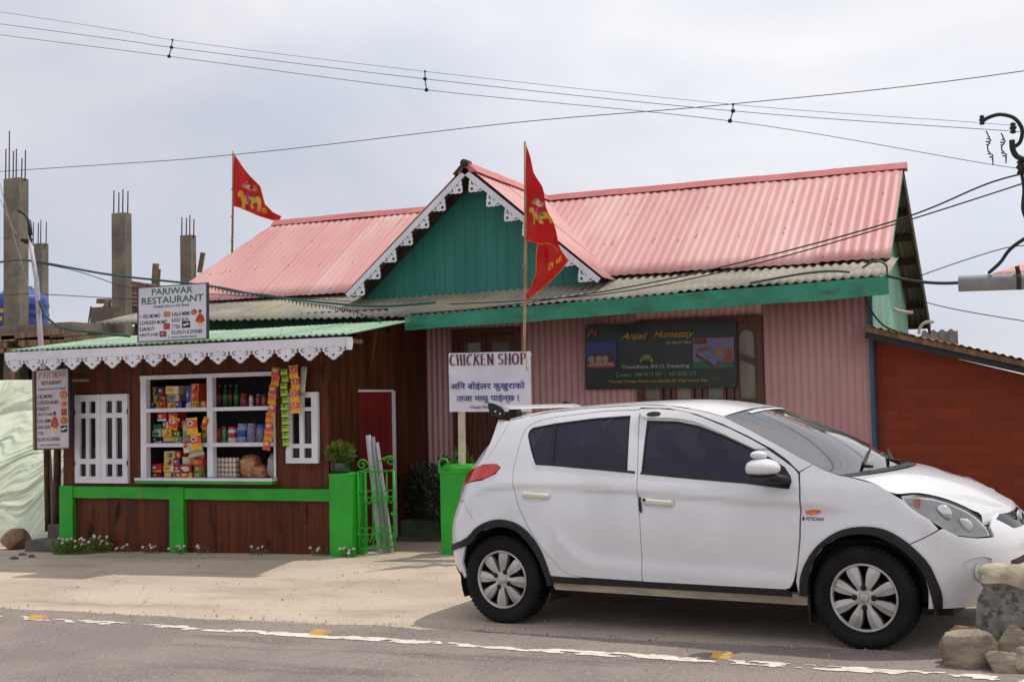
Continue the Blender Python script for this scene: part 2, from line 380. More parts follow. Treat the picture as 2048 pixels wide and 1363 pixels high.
# ================================================================== GROUND
def gz(x, y):
    xc = max(-30, min(30, x)); t = max(0, min(1, (y-8.2)/2.0)); t = t*t*(3-2*t)
    z = .0155*(xc+1.0)*(1-t)+(.017*(xc+7.2))*t
    if y > 24: z -= .35*min(60, (y-24))
    return z
def ground_sheet(name, m, xs, edge0, edge1, dz, ny, bumpy=.0):
    mb = MB(); vs = []; fs = []; n = len(xs)
    for x in xs:
        y0, y1 = edge0(x), edge1(x)
        for j in range(ny+1):
            y = y0+(y1-y0)*j/ny
            vs.append((x, y, gz(x, y)+dz+bumpy*noise.noise(V((x*.5, y*.5, 3)))))
    for i in range(n-1):
        for j in range(ny): a = i*(ny+1)+j; fs.append((a, a+ny+1, a+ny+2, a+1))
    mb.add(vs, fs, True); return struct(name, mb, m)
m_soil = mat('dry_soil', rgb(150,128,98), .95, col2=rgb(112,100,74), scale=.6, dirt=rgb(96,104,62), dirt_scale=.3, bump=.4, bscale=6)
m_asph = mat('worn_asphalt', rgb(152,139,132), .9, col2=rgb(138,126,120), scale=1.1, lo=.4, hi=.62, dirt=rgb(110,103,100), dirt_scale=.9, dirt_stretch=(.35,2.2,1), dirt_lo=.55, dirt_hi=.72, bump=.5, bscale=160, spec=.25)
m_apron = mat('dusty_concrete_apron', rgb(198,181,162), .95, col2=rgb(182,166,148), scale=.9, stretch=(.7,1.4,1), lo=.38, hi=.66, dirt=rgb(152,140,124), dirt_scale=1.3, dirt_stretch=(.45,1.7,1), dirt_lo=.50, dirt_hi=.76, bump=.3, bscale=26, spec=.2)
# speckle of gravel in the asphalt
def speckle(m, sc, lo, hi, col):
    t = m.node_tree; N = t.nodes; b = N['Principled BSDF']; src = b.inputs['Base Color'].links[0].from_socket
    c = N.new('ShaderNodeTexCoord'); vn = N.new('ShaderNodeTexNoise'); vn.inputs['Scale'].default_value = sc; vn.inputs['Detail'].default_value = 2
    r = N.new('ShaderNodeMapRange'); r.inputs[1].default_value = lo; r.inputs[2].default_value = hi
    x = N.new('ShaderNodeMixRGB'); x.inputs[2].default_value = col
    t.links.new(c.outputs['Object'], vn.inputs['Vector']); t.links.new(vn.outputs[0], r.inputs[0]); t.links.new(r.outputs[0], x.inputs[0]); t.links.new(src, x.inputs[1]); t.links.new(x.outputs[0], b.inputs['Base Color'])
speckle(m_asph, 45, .60, .70, rgb(172,160,150)); speckle(m_asph, 70, .62, .70, rgb(84,80,78))
speckle(m_apron, 24, .62, .74, rgb(160,148,132)); speckle(m_apron, 60, .66, .72, rgb(128,118,104))
xs = [-200,-120,-80,-50,-30,-20,-15]+[-14+.25*i for i in range(97)]+[11,15,20,30,50,80,120,200]
ground_sheet('ground', m_soil, xs, lambda x: -40, lambda x: 160, -.10, 250)
def on_ground(px, py):
    p = at(px, py, z=0)
    for _ in range(6): p = at(px, py, z=gz(p.x, p.y))
    return p
_l0, _l1 = on_ground(0, 1234), on_ground(2048, 1362)
def line_y(x): return _l0.y+(_l1.y-_l0.y)*(x-_l0.x)/(_l1.x-_l0.x)
_e0, _e1 = on_ground(0, 1217), on_ground(1880, 1308)
def road_edge(x):
    return _e0.y+(_e1.y-_e0.y)*(x-_e0.x)/(_e1.x-_e0.x)+.10*noise.noise(V((x*.55, 1.3, 0)))+.05*noise.noise(V((x*2.2, 5, 0)))+.03*noise.noise(V((x*7, 9, 0)))
xr = [-60,-30,-20,-15]+[-12+.06*i for i in range(260)]+[4,6,10,20,40,60]
ground_sheet('pavement', m_apron, xr, lambda x: 6.9, lambda x: 12.9 if x > -6.5 else 11.4, 0.0, 30)
ground_sheet('road', m_asph, xr, lambda x: -4.0, road_edge, .006, 30)
# fine cracks in the apron
def cracks(m, sc, wd_, col):
    t = m.node_tree; N = t.nodes; b = N['Principled BSDF']; src = b.inputs['Base Color'].links[0].from_socket; K = t.links.new
    c = N.new('ShaderNodeTexCoord'); nn = N.new('ShaderNodeTexNoise'); nn.inputs['Scale'].default_value = 2.2; nn.inputs['Detail'].default_value = 6
    mx_ = N.new('ShaderNodeMixRGB'); mx_.inputs[0].default_value = .22; K(c.outputs['Object'], nn.inputs['Vector']); K(c.outputs['Object'], mx_.inputs[1]); K(nn.outputs['Color'], mx_.inputs[2])
    v = N.new('ShaderNodeTexVoronoi'); v.feature = 'DISTANCE_TO_EDGE'; v.inputs['Scale'].default_value = sc; K(mx_.outputs[0], v.inputs['Vector'])
    r = N.new('ShaderNodeMapRange'); r.inputs[1].default_value = 0; r.inputs[2].default_value = wd_; r.inputs[3].default_value = 1; r.inputs[4].default_value = 0; K(v.outputs['Distance'], r.inputs[0])
    n2 = N.new('ShaderNodeTexNoise'); n2.inputs['Scale'].default_value = .8; K(c.outputs['Object'], n2.inputs['Vector'])
    r2 = N.new('ShaderNodeMapRange'); r2.inputs[1].default_value = .54; r2.inputs[2].default_value = .70; K(n2.outputs[0], r2.inputs[0])
    mu = N.new('ShaderNodeMath'); mu.operation = 'MULTIPLY'; K(r.outputs[0], mu.inputs[0]); K(r2.outputs[0], mu.inputs[1])
    x = N.new('ShaderNodeMixRGB'); x.inputs[2].default_value = col; K(mu.outputs[0], x.inputs[0]); K(src, x.inputs[1]); K(x.outputs[0], b.inputs['Base Color'])
cracks(m_apron, 1.3, .009, rgb(140,127,110)); cracks(m_asph, 1.6, .008, rgb(104,97,92))
# loose grit along the broken edge of the asphalt and scattered over the apron
mb = MB(); rnd = random.Random(5)
for k in range(1500):
    x = rnd.uniform(-9.5, 1.2); q = rnd.random()
    y = road_edge(x)+rnd.gauss(0, .07) if q < .45 else (rnd.uniform(7.0, 10.5) if q < .85 else rnd.uniform(4.6, 6.9))
    r = rnd.uniform(.003, .009)*(1.6 if rnd.random() < .08 else 1); z = gz(x, y)+.006
    a = rnd.uniform(0, 6.28); vs = [(x+r*math.cos(a+i*1.57)*rnd.uniform(.7,1.3), y+r*math.sin(a+i*1.57)*rnd.uniform(.7,1.3), z) for i in range(4)]+[(x+rnd.uniform(-.3,.3)*r, y, z+r*rnd.uniform(.7,1.2))]
    mb.add(vs, [(0,1,4),(1,2,4),(2,3,4),(3,0,4)])
struct('grit', mb, mat('loose_grit', rgb(170,156,138), .95, col2=rgb(112,102,92), scale=9), 'stuff')
# worn white edge line
mb = MB()
for i in range(int(14/.02)):
    x = -11+i*.02
    for j in range(8):
        y = line_y(x)-.064+j*.016+.02*noise.noise(V((x*.6, 0, 7)))
        wear = noise.noise(V((x*2.6, y*6, 2)))*.5+noise.noise(V((x*9, y*16, 4)))*.5
        thr = .10+.10*math.sin(x*4.1)*math.sin(x*1.7+1) if x > -4.9 else -.0-.06*math.sin(x*9)
        if j in (0, 7): thr -= .16
        if wear < thr:
            vs = [(x, y), (x+.0202, y), (x+.0202, y+.0162), (x, y+.0162)]
            mb.add([(a+.012*noise.noise(V((a*22, b*22, 1))), b+.014*noise.noise(V((a*18, b*18, 6))), gz(a, b)+.010) for a, b in vs], [(0,1,2,3)])
struct('road_marking', mb, mat('worn_white_line', rgb(226,218,206), .8, col2=rgb(196,186,172), scale=14, lo=.4, hi=.7))
# yellow studs on the line
for k, (px, py, lab) in enumerate([(75,1237,'scuffed yellow road stud on the white line near the left edge of the road'), (640,1268,'yellow road stud on the white line in front of the green gate'), (1445,1315,'yellow road stud on the white line below the white car front door')]):
    p = at(px, py, z=0); p = at(px, py, z=gz(p.x, p.y)); z = gz(p.x, p.y)+.008
    mb = MB(); a, b, h = .06, .055, .024
    lo = [(-a,-b),(a,-b),(a,b),(-a,b)]; hi = [(-a*.8,-b*.45),(a*.8,-b*.45),(a*.8,b*.45),(-a*.8,b*.45)]
    mb.add([(p.x+u, p.y+v, z) for u, v in lo]+[(p.x+u, p.y+v, z+h) for u, v in hi], [(3,2,1,0),(4,5,6,7),(0,1,5,4),(1,2,6,5),(2,3,7,6),(3,0,4,7)])
    solo('road_stud', mb, mat('yellow_stud', rgb(220,168,60), .6, col2=rgb(196,152,76), scale=30, dirt=rgb(180,168,140), dirt_scale=22, dirt_lo=.5), lab, 'road stud', 'yellow studs along the road line')

# ================================================================== THE LITTLE RESTAURANT
SY = 10.6
XL = at(127, 1000, y=SY).x; XRt = -6.53; ZT = 2.20
shop = thing('restaurant', (XL, SY, gz(XL, SY)), 'small dark plank restaurant with green base frame, white lace eave and open shop window', 'shop')
O0 = at(283, 752, y=SY); O1 = at(553, 962, y=SY)
ox0, ox1, oz0, oz1 = O0.x, O1.x, O1.z+.02, O0.z-.01
base = -.22
mb = MB()
mb.box((XL, SY, base), (ox0, SY+.05, ZT)); mb.box((ox1, SY, base), (XRt, SY+.05, ZT))
mb.box((ox0, SY, base), (ox1, SY+.05, oz0)); mb.box((ox0, SY, oz1), (ox1, SY+.05, ZT))
part('front_wall', mb, M['wood'], shop)
# return wall with the red door, and the left side wall
dy0, dy1 = at(718, 900, x=XRt).y, at(788, 900, x=XRt).y; dzt = at(752, 781, x=XRt).z
mb = MB(); mb.box((XRt-.05, SY+.05, base), (XRt, dy0, 2.22)); mb.box((XRt-.05, dy0, dzt), (XRt, dy1, 2.3)); mb.box((XRt-.05, dy1, base), (XRt, 13.3, 2.34)); mb.box((XRt-.05, 11.75, 2.34), (XRt, 13.3, 2.46))
part('side_wall', mb, M['wood_y'], shop)
mb = MB(); mb.box((XL, SY+.05, base), (XL+.05, 13.3, 2.2)); part('side_wall', mb, M['wood_y'], shop)
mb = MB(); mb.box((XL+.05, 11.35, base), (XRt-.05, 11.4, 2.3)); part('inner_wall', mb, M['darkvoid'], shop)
dr = MB(); dr.box((XRt-.03, dy0, base), (XRt-.006, dy1-.03, dzt))
for k in range(5): dr.box((XRt-.006, dy0+.02+k*.15, -.1), (XRt-.001, dy0+.15+k*.15, dzt-.03))
door = part('door', dr, mat('red_door_paint', rgb(124,30,28), .45, col2=rgb(104,22,24), scale=2), shop)
mb = MB(); mb.box((XRt-.03, dy1-.03, base), (XRt+.012, dy1+.03, dzt)); mb.box((XRt-.03, dy0, dzt-.012), (XRt+.006, dy1, dzt+.012)); part('door_frame', mb, M['white'], door)
# green base frame
zr0, zr1 = at(250, 996, y=SY-.04).z, at(250, 973, y=SY-.04).z
for nm, x0, x1, z0, z1 in [('base_rail', at(152,985,y=SY).x, at(345,985,y=SY).x, zr0, zr1), ('base_rail', at(373,985,y=SY).x, at(664,985,y=SY).x, zr0, zr1-.005),
        ('base_post', XL-.01, at(152,985,y=SY).x, base, zr1+.005), ('base_post', at(345,985,y=SY).x, at(373,985,y=SY).x, base, zr1+.004)]:
    mb = MB(); n = 14
    horiz = nm == 'base_rail'
    for i in range(n):
        if horiz:
            a = x0+(x1-x0)*i/n; b = x0+(x1-x0)*(i+1)/n; d = lambda q: .006*noise.noise(V((q*3, 0, 1)))
            mb.add([(a,SY-.045,z0+d(a)),(b,SY-.045,z0+d(b)),(b,SY-.045,z1+d(a+9)*.4),(a,SY-.045,z1+d(a+9)*.4),(a,SY,z0+d(a)),(b,SY,z0+d(b)),(b,SY,z1),(a,SY,z1)], [(0,1,2,3),(3,2,6,7),(1,0,4,5)])
        else:
            a = z0+(z1-z0)*i/n; b = z0+(z1-z0)*(i+1)/n; d = lambda q: .006*noise.noise(V((q*3, x0, 1)))
            mb.add([(x0+d(a),SY-.055,a),(x1+d(a+4),SY-.055,a),(x1+d(b+4),SY-.055,b),(x0+d(b),SY-.055,b),(x0+d(a),SY,a),(x1+d(a+4),SY,a),(x1+d(b+4),SY,b),(x0+d(b),SY,b)], [(0,1,2,3),(1,5,6,2),(4,0,3,7)])
    if horiz: mb.add([(x0,SY-.045,z0),(x0,SY-.045,z1),(x0,SY,z1),(x0,SY,z0),(x1,SY-.045,z0),(x1,SY,z0),(x1,SY,z1),(x1,SY-.045,z1)], [(0,1,2,3),(4,5,6,7)])
    else: mb.add([(x0,SY-.055,z1),(x1,SY-.055,z1),(x1,SY,z1),(x0,SY,z1)], [(0,1,2,3)])
    part(nm, mb, M['green'], shop)
# shop window: frame, shelves, sill
zs1 = at(350, 819, y=SY).z; zs2 = at(350, 889, y=SY).z
xm0, xm1 = at(416, 850, y=SY).x, at(427, 850, y=SY).x
fr = MB(); e = .03; fy0, fy1 = SY-.02, SY+.05
fr.box((ox0, fy0, oz0), (ox0+.075, fy1, oz1-e)); fr.box((ox0, fy0-.01, oz1-e), (ox1, fy1, oz1+.012)); fr.box((xm0, fy0+.004, oz0+.02), (xm1, fy1, oz1-e))
fr.box((ox1-.02, fy0+.006, oz0+.02), (ox1, fy1, oz1-e))
win = part('shop_window', fr, M['white'], shop)
for z in (zs1, zs2):
    mb = MB(); mb.box((ox0+.075, fy0+.001, z-.022), (xm0, SY+.55, z+.018)); mb.box((xm1, fy0+.001, z-.022), (ox1-.02, SY+.55, z+.018)); part('shelf', mb, M['white'], win)
mb = MB(); mb.box((ox0+.02, SY+.055, oz0-.02), (ox1-.02, SY+.55, oz0)); part('shelf', mb, M['white'], win)
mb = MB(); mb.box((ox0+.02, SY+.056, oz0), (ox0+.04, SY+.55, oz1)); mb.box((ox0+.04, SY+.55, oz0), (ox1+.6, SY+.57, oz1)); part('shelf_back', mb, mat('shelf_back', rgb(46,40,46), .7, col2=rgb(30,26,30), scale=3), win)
mb = MB(); mb.box((ox0-.02, SY-.10, oz0-.014), (ox1+.01, SY+.055, oz0+.012)); part('window_sill', mb, M['white'], win)
mb = MB(); mb.box((ox0-.015, SY-.095, oz0-.045), (ox1+.005, SY-.001, oz0-.016)); part('sill_apron', mb, M['green'], win)
def casement(px0, py0, px1, py1, leaves, yy, name, label=None, topcut=0):
    a = at(px0, py0, y=yy); b = at(px1, py1, y=yy); x0, x1, z0, z1 = a.x, b.x, b.z, a.z
    rt = None
    for l in range(leaves):
        lx0 = x0+(x1-x0)*l/leaves+.003*l; lx1 = x0+(x1-x0)*(l+1)/leaves-.003*(leaves-1-l)
        W = lx1-lx0; H = z1-z0; sl = W*.19; mid = W*.13
        cols = [(lx0+sl, lx0+W/2-mid/2), (lx0+W/2+mid/2, lx1-sl)]
        rows = [(z0+H*.075, z0+H*.215), (z0+H*.275, z0+H*.735), (z0+H*.79, z0+H*.925)]
        f = MB(); holes = [[(c0,r0),(c1,r0),(c1,r1),(c0,r1)] for c0, c1 in cols for r0, r1 in rows]
        f.plate([[(lx0,z0),(lx1,z0),(lx1,z1),(lx0,z1)]]+holes, lambda u, v, w_: V((u, yy+w_, v)), .04)
        o = part(name, f, M['white'], shop, label)
        g = MB()
        for c0, c1 in cols:
            for r0, r1 in rows: g.add([(c0,yy+.03,r0),(c1,yy+.03,r0),(c1,yy+.03,r1),(c0,yy+.03,r1)], [(0,1,2,3)])
        part('pane', g, M['glass_dark'], o)
        for q in (.2, .78):
            h = MB(); h.box((lx0-.006 if l == 0 else lx1-.006, yy-.006, z0+H*q), (lx0+.008 if l == 0 else lx1+.008, yy-.001, z0+H*q+.05))
            part('hinge', h, M['iron'], o)
casement(149, 790, 255, 966, 2, SY-.045, 'casement_window')
casement(570, 785, 636, 926, 1, SY-.045, 'casement_window')
# roof
A = at(36, 697, y=10.0); zf = 2.165
rx0, rx1 = -10.15, -5.93
mb = MB().use(M['green_roof']); mb.sheet((rx0, 10.0, zf), (rx1, 10.0, zf+.01), (rx1-.15, 11.62, 2.395), (rx0, 11.62, 2.375), wl=.072, amp=.010, nv=4, jit=.008, rows=(.1,.5,.9), bolt=M['steel'])
part('roof', mb, None, shop)
mb = MB(); mb.box((rx0+.03, 10.03, zf-.055), (rx1-.05, 10.07, zf-.016))
for i in range(8): x = rx0+.2+i*.54; mb.box((x, 10.07, zf-.055), (x+.05, SY, zf-.016))
part('rafter', mb, M['rawwood'], shop)

def circ(cx, cy, r, a0, a1, n): return [(cx+r*math.cos(R(a0+(a1-a0)*i/n)), cy+r*math.sin(R(a0+(a1-a0)*i/n))) for i in range(n+1)]
def crescent(cx, cy, r, flip):
    s = -1 if flip else 1
    return [(cx+s*(a-cx), b) for a, b in circ(cx, cy, r, 40, 320, 12)]+[(cx+s*(a-cx), b) for a, b in circ(cx+r*.22, cy, r*.62, 300, 60, 9)]
def pendant():
    """one fretwork drop, 1 wide, hanging below y=0 from a band of height .32"""
    rt = [(.985,-.02),(.93,-.05),(.96,-.14),(.93,-.24),(.84,-.28),(.86,-.36),(.80,-.43),(.71,-.45),(.71,-.53),(.62,-.57),(.59,-.66),(.5,-.71)]


    left = [(1-a, b) for a, b in rt]
    outer = [(0,.32)]+[(0,-.0)]+left[:-1]+rt[::-1]+[(1,0),(1,.32)]
    holes = [crescent(.24,-.13,.115,False), crescent(.76,-.13,.115,True), [(.5,-.02),(.565,.07),(.435,.07)], [(.5,-.33),(.57,-.43),(.5,-.53),(.43,-.43)]]
    return [outer]+holes
lt = MB(); n = 16; la = at(10, 703, y=9.985).x; lb = at(690, 675, y=9.985).x; wd = (lb-la)/n; zt = zf-.02
for i in range(n):
    lt.plate(pendant(), lambda u, v, w_, i=i: V((la+(i+u)*wd, 9.985+w_, zt-.09+(v)*.168*1.02)), .022)
lt.box((la-.004, 9.983, zt-.082), (lb+.004, 10.009, zt))
lt.plate([[(0,.0),(.9,0),(1,-.06),(.9,-.13),(.75,-.16),(0,-.16)]], lambda u, v, w_: V((lb+.005+w_, 9.99+u*.10, zt+v*.75)), .02)
part('lace_trim', lt, M['white'], shop)
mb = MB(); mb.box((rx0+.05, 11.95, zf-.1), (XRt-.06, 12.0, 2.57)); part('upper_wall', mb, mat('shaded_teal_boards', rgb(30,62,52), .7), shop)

# ================================================================== THE RED-ROOFED HOUSE
HY = 12.8; EY = 12.55; GY = 11.75; RY = 14.38
hxL, hxR = -9.66, -1.24
zE = 2.845; zR = 4.08
house = thing('house', (-4, HY, gz(-4, HY)), 'long low house with faded red corrugated roof, lace-edged gable and pink corrugated front', 'house')
px0, px1 = XRt, at(1739, 700, y=HY).x
# openings in the pink wall
D0 = at(905, 660, y=HY); D1 = at(1046, 930, y=HY)
W0 = at(1272, 643, y=HY); W1 = at(1530, 815, y=HY)
pieces = [(px0, D0.x, -.3, 2.8), (D0.x, D1.x, D0.z, 2.8), (D1.x, W0.x, -.3, 2.8), (W0.x, W1.x, W0.z, 2.8), (W0.x, W1.x, -.3, W1.z), (W1.x, px1, -.3, 2.8)]
mb = MB().use(M['pink_wall'])
for a, b, z0, z1 in pieces: mb.sheet((a, HY, z0), (b, HY, z0), (b, HY, z1), (a, HY, z1), wl=.076, amp=.0085, nv=3, jit=0, thick=.002)
part('front_wall', mb, None, house)
# door with lights over panels
dx0, dx1, dz1 = D0.x, D1.x, D0.z
df = MB(); df.box((dx0, HY-.03, -.3), (dx0+.07, HY+.05, dz1)); df.box((dx1-.07, HY-.03, -.3), (dx1, HY+.05, dz1)); df.box((dx0+.07, HY-.03, dz1-.07), (dx1-.07, HY+.05, dz1))
dd = MB(); W = (dx1-dx0-.14)/2
for l in range(2):
    a = dx0+.07+l*W+.004; b = a+W-.008; st = .06
    dd.plate([[(a,-.2),(b,-.2),(b,dz1-.075),(a,dz1-.075)], [(a+st,1.62),(b-st,1.62),(b-st,dz1-.16),(a+st,dz1-.16)]], lambda u, v, w_: V((u, HY-.005+w_, v)), .04)
    for k in range(4): dd.box((a+st+.01+k*(W-2*st)/4, HY-.018, .45), (a+st+(k+1)*(W-2*st)/4-.01, HY-.006, 1.5))
do = part('door', dd, M['brownwood'], house)
part('door_frame', df, M['brownwood'], do)
g = MB(); g.box((dx0+.1, HY+.015, 1.6), (dx1-.1, HY+.02, dz1-.15)); part('pane', g, mat('pale_door_glass', rgb(110,104,96), .25), do)
mb = MB(); mb.box((dx0+.2, HY-.011, 2.0), (dx0+.2+.16, HY-.006, 2.19)); part('notice', mb, plain(150,150,144), do)
# window with carved casement
wx0, wx1, wz0, wz1 = W0.x, W1.x, W1.z, W0.z
fm = MB(); n = 4; cw = (wx1-wx0)/n
fm.box((wx0, HY-.05, wz1-.06), (wx1, HY+.05, wz1)); fm.box((wx0, HY-.05, wz0), (wx1, HY+.05, wz0+.06))
for i in range(n+1): fm.box((wx0+cw*i-(.03 if 0 < i < n else 0 if i == 0 else .06), HY-.049, wz0+.06), (wx0+cw*i+(.03 if 0 < i < n else .06 if i == 0 else 0), HY+.05, wz1-.06))
wo_ = part('window', fm, M['brownwood'], house)
cz = lambda t: wz0+.06+(wz1-wz0-.12)*t
for i in range(n):
    a = wx0+cw*i+.055; b = wx0+cw*(i+1)-.055
    arch = [(a+.03,cz(.62)),(b-.03,cz(.53))]+[(b-.03,cz(.83))]+[(a+.03+(b-a-.06)*(1-t), cz(.83)+.07*math.sin(math.pi*t)**.7) for t in (.15,.3,.45,.6,.75,.88)]+[(a+.03,cz(.83))]
    low = [(a+.03,cz(.05)),(b-.03,cz(.05)),(b-.03,cz(.45)),(a+.03+(b-a-.06)*.5,cz(.50)),(a+.03,cz(.54))]
    cs = MB(); cs.plate([[(a,cz(.005)),(b,cz(.005)),(b,cz(.995)),(a,cz(.995))], arch, low], lambda u, v, w_: V((u, HY-.035+w_, v)), .035)
    co_ = part('casement', cs, M['brownwood'], wo_)
g = MB(); g.box((wx0+.06, HY+.01, wz0+.06), (wx1-.06, HY+.015, wz1-.06)); part('pane', g, mat('curtained_glass', rgb(146,136,112), .18, col2=rgb(116,110,98), scale=1.6, stretch=(6,1,.3)), wo_)
# right-hand gable wall, corner trim, back walls
by = at(1862, 650, x=hxR).y; zb = at(1862, 650, x=hxR).z
mb = MB(); gx = px1
mb.add([(gx,HY+.03,-.3),(gx,by-.5,-.3),(gx,by-.5,zR-(by-.5-RY)*(zR-zb)/(by-RY)-.10),(gx,RY,zR-.10),(gx,HY+.03,zE+.10),
        (gx-.05,HY+.03,-.3),(gx-.05,by-.5,-.3),(gx-.05,by-.5,zR-(by-.5-RY)*(zR-zb)/(by-RY)-.10),(gx-.05,RY,zR-.10),(gx-.05,HY+.03,zE+.10)],
       [(0,1,2,3,4),(9,8,7,6,5),(0,4,9,5),(1,6,7,2),(2,7,8,3),(3,8,9,4)])
part('gable_wall', mb, M['pale_plank'], house)
mb = MB(); mb.box((px1-.005, HY-.02, -.3), (px1+.045, HY+.029, 2.72)); part('corner_trim', mb, mat('blue_green_trim', rgb(64,120,128), .5, col2=rgb(40,60,96), scale=2, stretch=(1,1,.5)), house)
mb = MB(); mb.box((hxL+.35, by-.55, -.3), (gx-.051, by-.5, 2.6)); mb.box((hxL+.35, HY, -.3), (hxL+.4, by-.55, 2.8)); mb.box((hxL+.4, HY, -.3), (px0-.05, HY+.05, 2.75)); part('rear_wall', mb, M['pale_plank'], house)
# roofs
def roof(nm, A, B, C, D, m, **k):
    mb = MB().use(m); mb.sheet(A, B, C, D, **k); return part(nm, mb, None, house)
dl = at(700, 585, y=12.2); drt = at(1206, 552, y=12.2); da = at(926, 336, y=12.2)
dxm = (dl.x+drt.x)/2; zdf = (dl.z+drt.z)/2; zda = da.z; hw = (drt.x-dl.x)/2
hxE = at(312, 603, y=EY).x; ucl = (hxL-hxE)/(hxR-hxE)
roof('roof', (hxE,EY,zE), (hxR,EY,zE), (hxR,RY,zR), (hxE,RY,zR), M['red_roof'], alts=[M['red_roof'], M['red_roof_b'], M['red_roof'], M['red_roof_c']], vmax=lambda u: min(1, max(.001, u/ucl)), wl=.097, nv=8, jit=.02, rows=(.04,.33,.36,.66,.95), bolt=M['steel'], amp=.0055)
roof('rear_roof', (hxR,by,zb), (hxL,by,zb), (hxL,RY,zR), (hxR,RY,zR), mat('bare_grey_sheet', rgb(120,122,112), .6, col2=rgb(96,98,92), scale=2), nv=4)
mb = MB()
for i in range(10):
    a = hxL-.02+(hxR-hxL+.04)*i/10; b = hxL-.02+(hxR-hxL+.04)*(i+1)/10+.02; z = zR+.028+.004*(i % 2)
    mb.add([(a,RY-.11,z-.082),(b,RY-.11,z-.082),(b,RY-.025,z),(a,RY-.025,z),(b,RY+.025,z),(a,RY+.025,z),(b,RY+.11,z-.082),(a,RY+.11,z-.082),
            (a,RY-.11,z-.087),(b,RY-.11,z-.087),(b,RY+.11,z-.087),(a,RY+.11,z-.087)], [(0,1,2,3),(3,2,4,5),(5,4,6,7),(8,9,1,0),(8,0,3,5,7,11),(1,9,10,6,4,2)])
part('ridge_cap', mb, M['red_cap'], house)
# dormer
dY0 = 12.12; dY1 = 14.6
nd = V((hw, 0, zda-zdf)).normalized()
roof('dormer_roof', (dxm+hw+.03,dY0,zdf-.02), (dxm+hw+.03,dY1,zdf-.02), (dxm,dY1,zda+.02), (dxm,dY0,zda+.02), M['red_roof'], wl=.105, amp=.0055, nv=4, jit=.01, rows=(.1,.5,.9), bolt=M['steel'])
roof('dormer_roof', (dxm-hw-.03,dY1,zdf-.02), (dxm-hw-.03,dY0,zdf-.02), (dxm,dY0,zda+.02), (dxm,dY1,zda+.02), M['red_roof'], wl=.105, amp=.0055, nv=4, jit=.01)
mb = MB()
for i in range(3):
    a = dY0-.02+(RY+.1-dY0)*i/3; b = dY0-.02+(RY+.1-dY0)*(i+1)/3+.02; z = zda+.05+.004*(i % 2)
    mb.add([(dxm-.15,a,z-.125),(dxm-.02,a,z),(dxm+.02,a,z),(dxm+.15,a,z-.125),(dxm-.15,b,z-.125),(dxm-.02,b,z),(dxm+.02,b,z),(dxm+.15,b,z-.125)], [(0,4,5,1),(1,5,6,2),(2,6,7,3),(0,1,2,3),(7,6,5,4),(0,3,7,4)])
part('ridge_cap', mb, M['red_cap'], house)
mb = MB(); mb.tube([(dxm,dY0-.05,zda+.03),(dxm,dY0+.08,zda+.035)], .045, 8); mb.bar((dxm-.02,dY0-.012,zda+.02), (dxm-.13,dY0-.012,zda-.09), .05, .03); part('ridge_end', mb, M['olddark'], house)
mb = MB(); mb.add([(dxm-hw*.93,12.40,zdf-.3),(dxm+hw*.93,12.40,zdf-.3),(dxm+hw*.93,12.40,zdf+.02),(dxm,12.40,zda-.05),(dxm-hw*.93,12.40,zdf+.02),
    (dxm-hw*.93,12.43,zdf-.3),(dxm+hw*.93,12.43,zdf-.3),(dxm+hw*.93,12.43,zdf+.02),(dxm,12.43,zda-.05),(dxm-hw*.93,12.43,zdf+.02)], [(0,1,2,3,4),(9,8,7,6,5),(0,4,9,5),(1,6,7,2),(2,7,8,3),(3,8,9,4)])
part('dormer_wall', mb, M['teal_plank'], house)
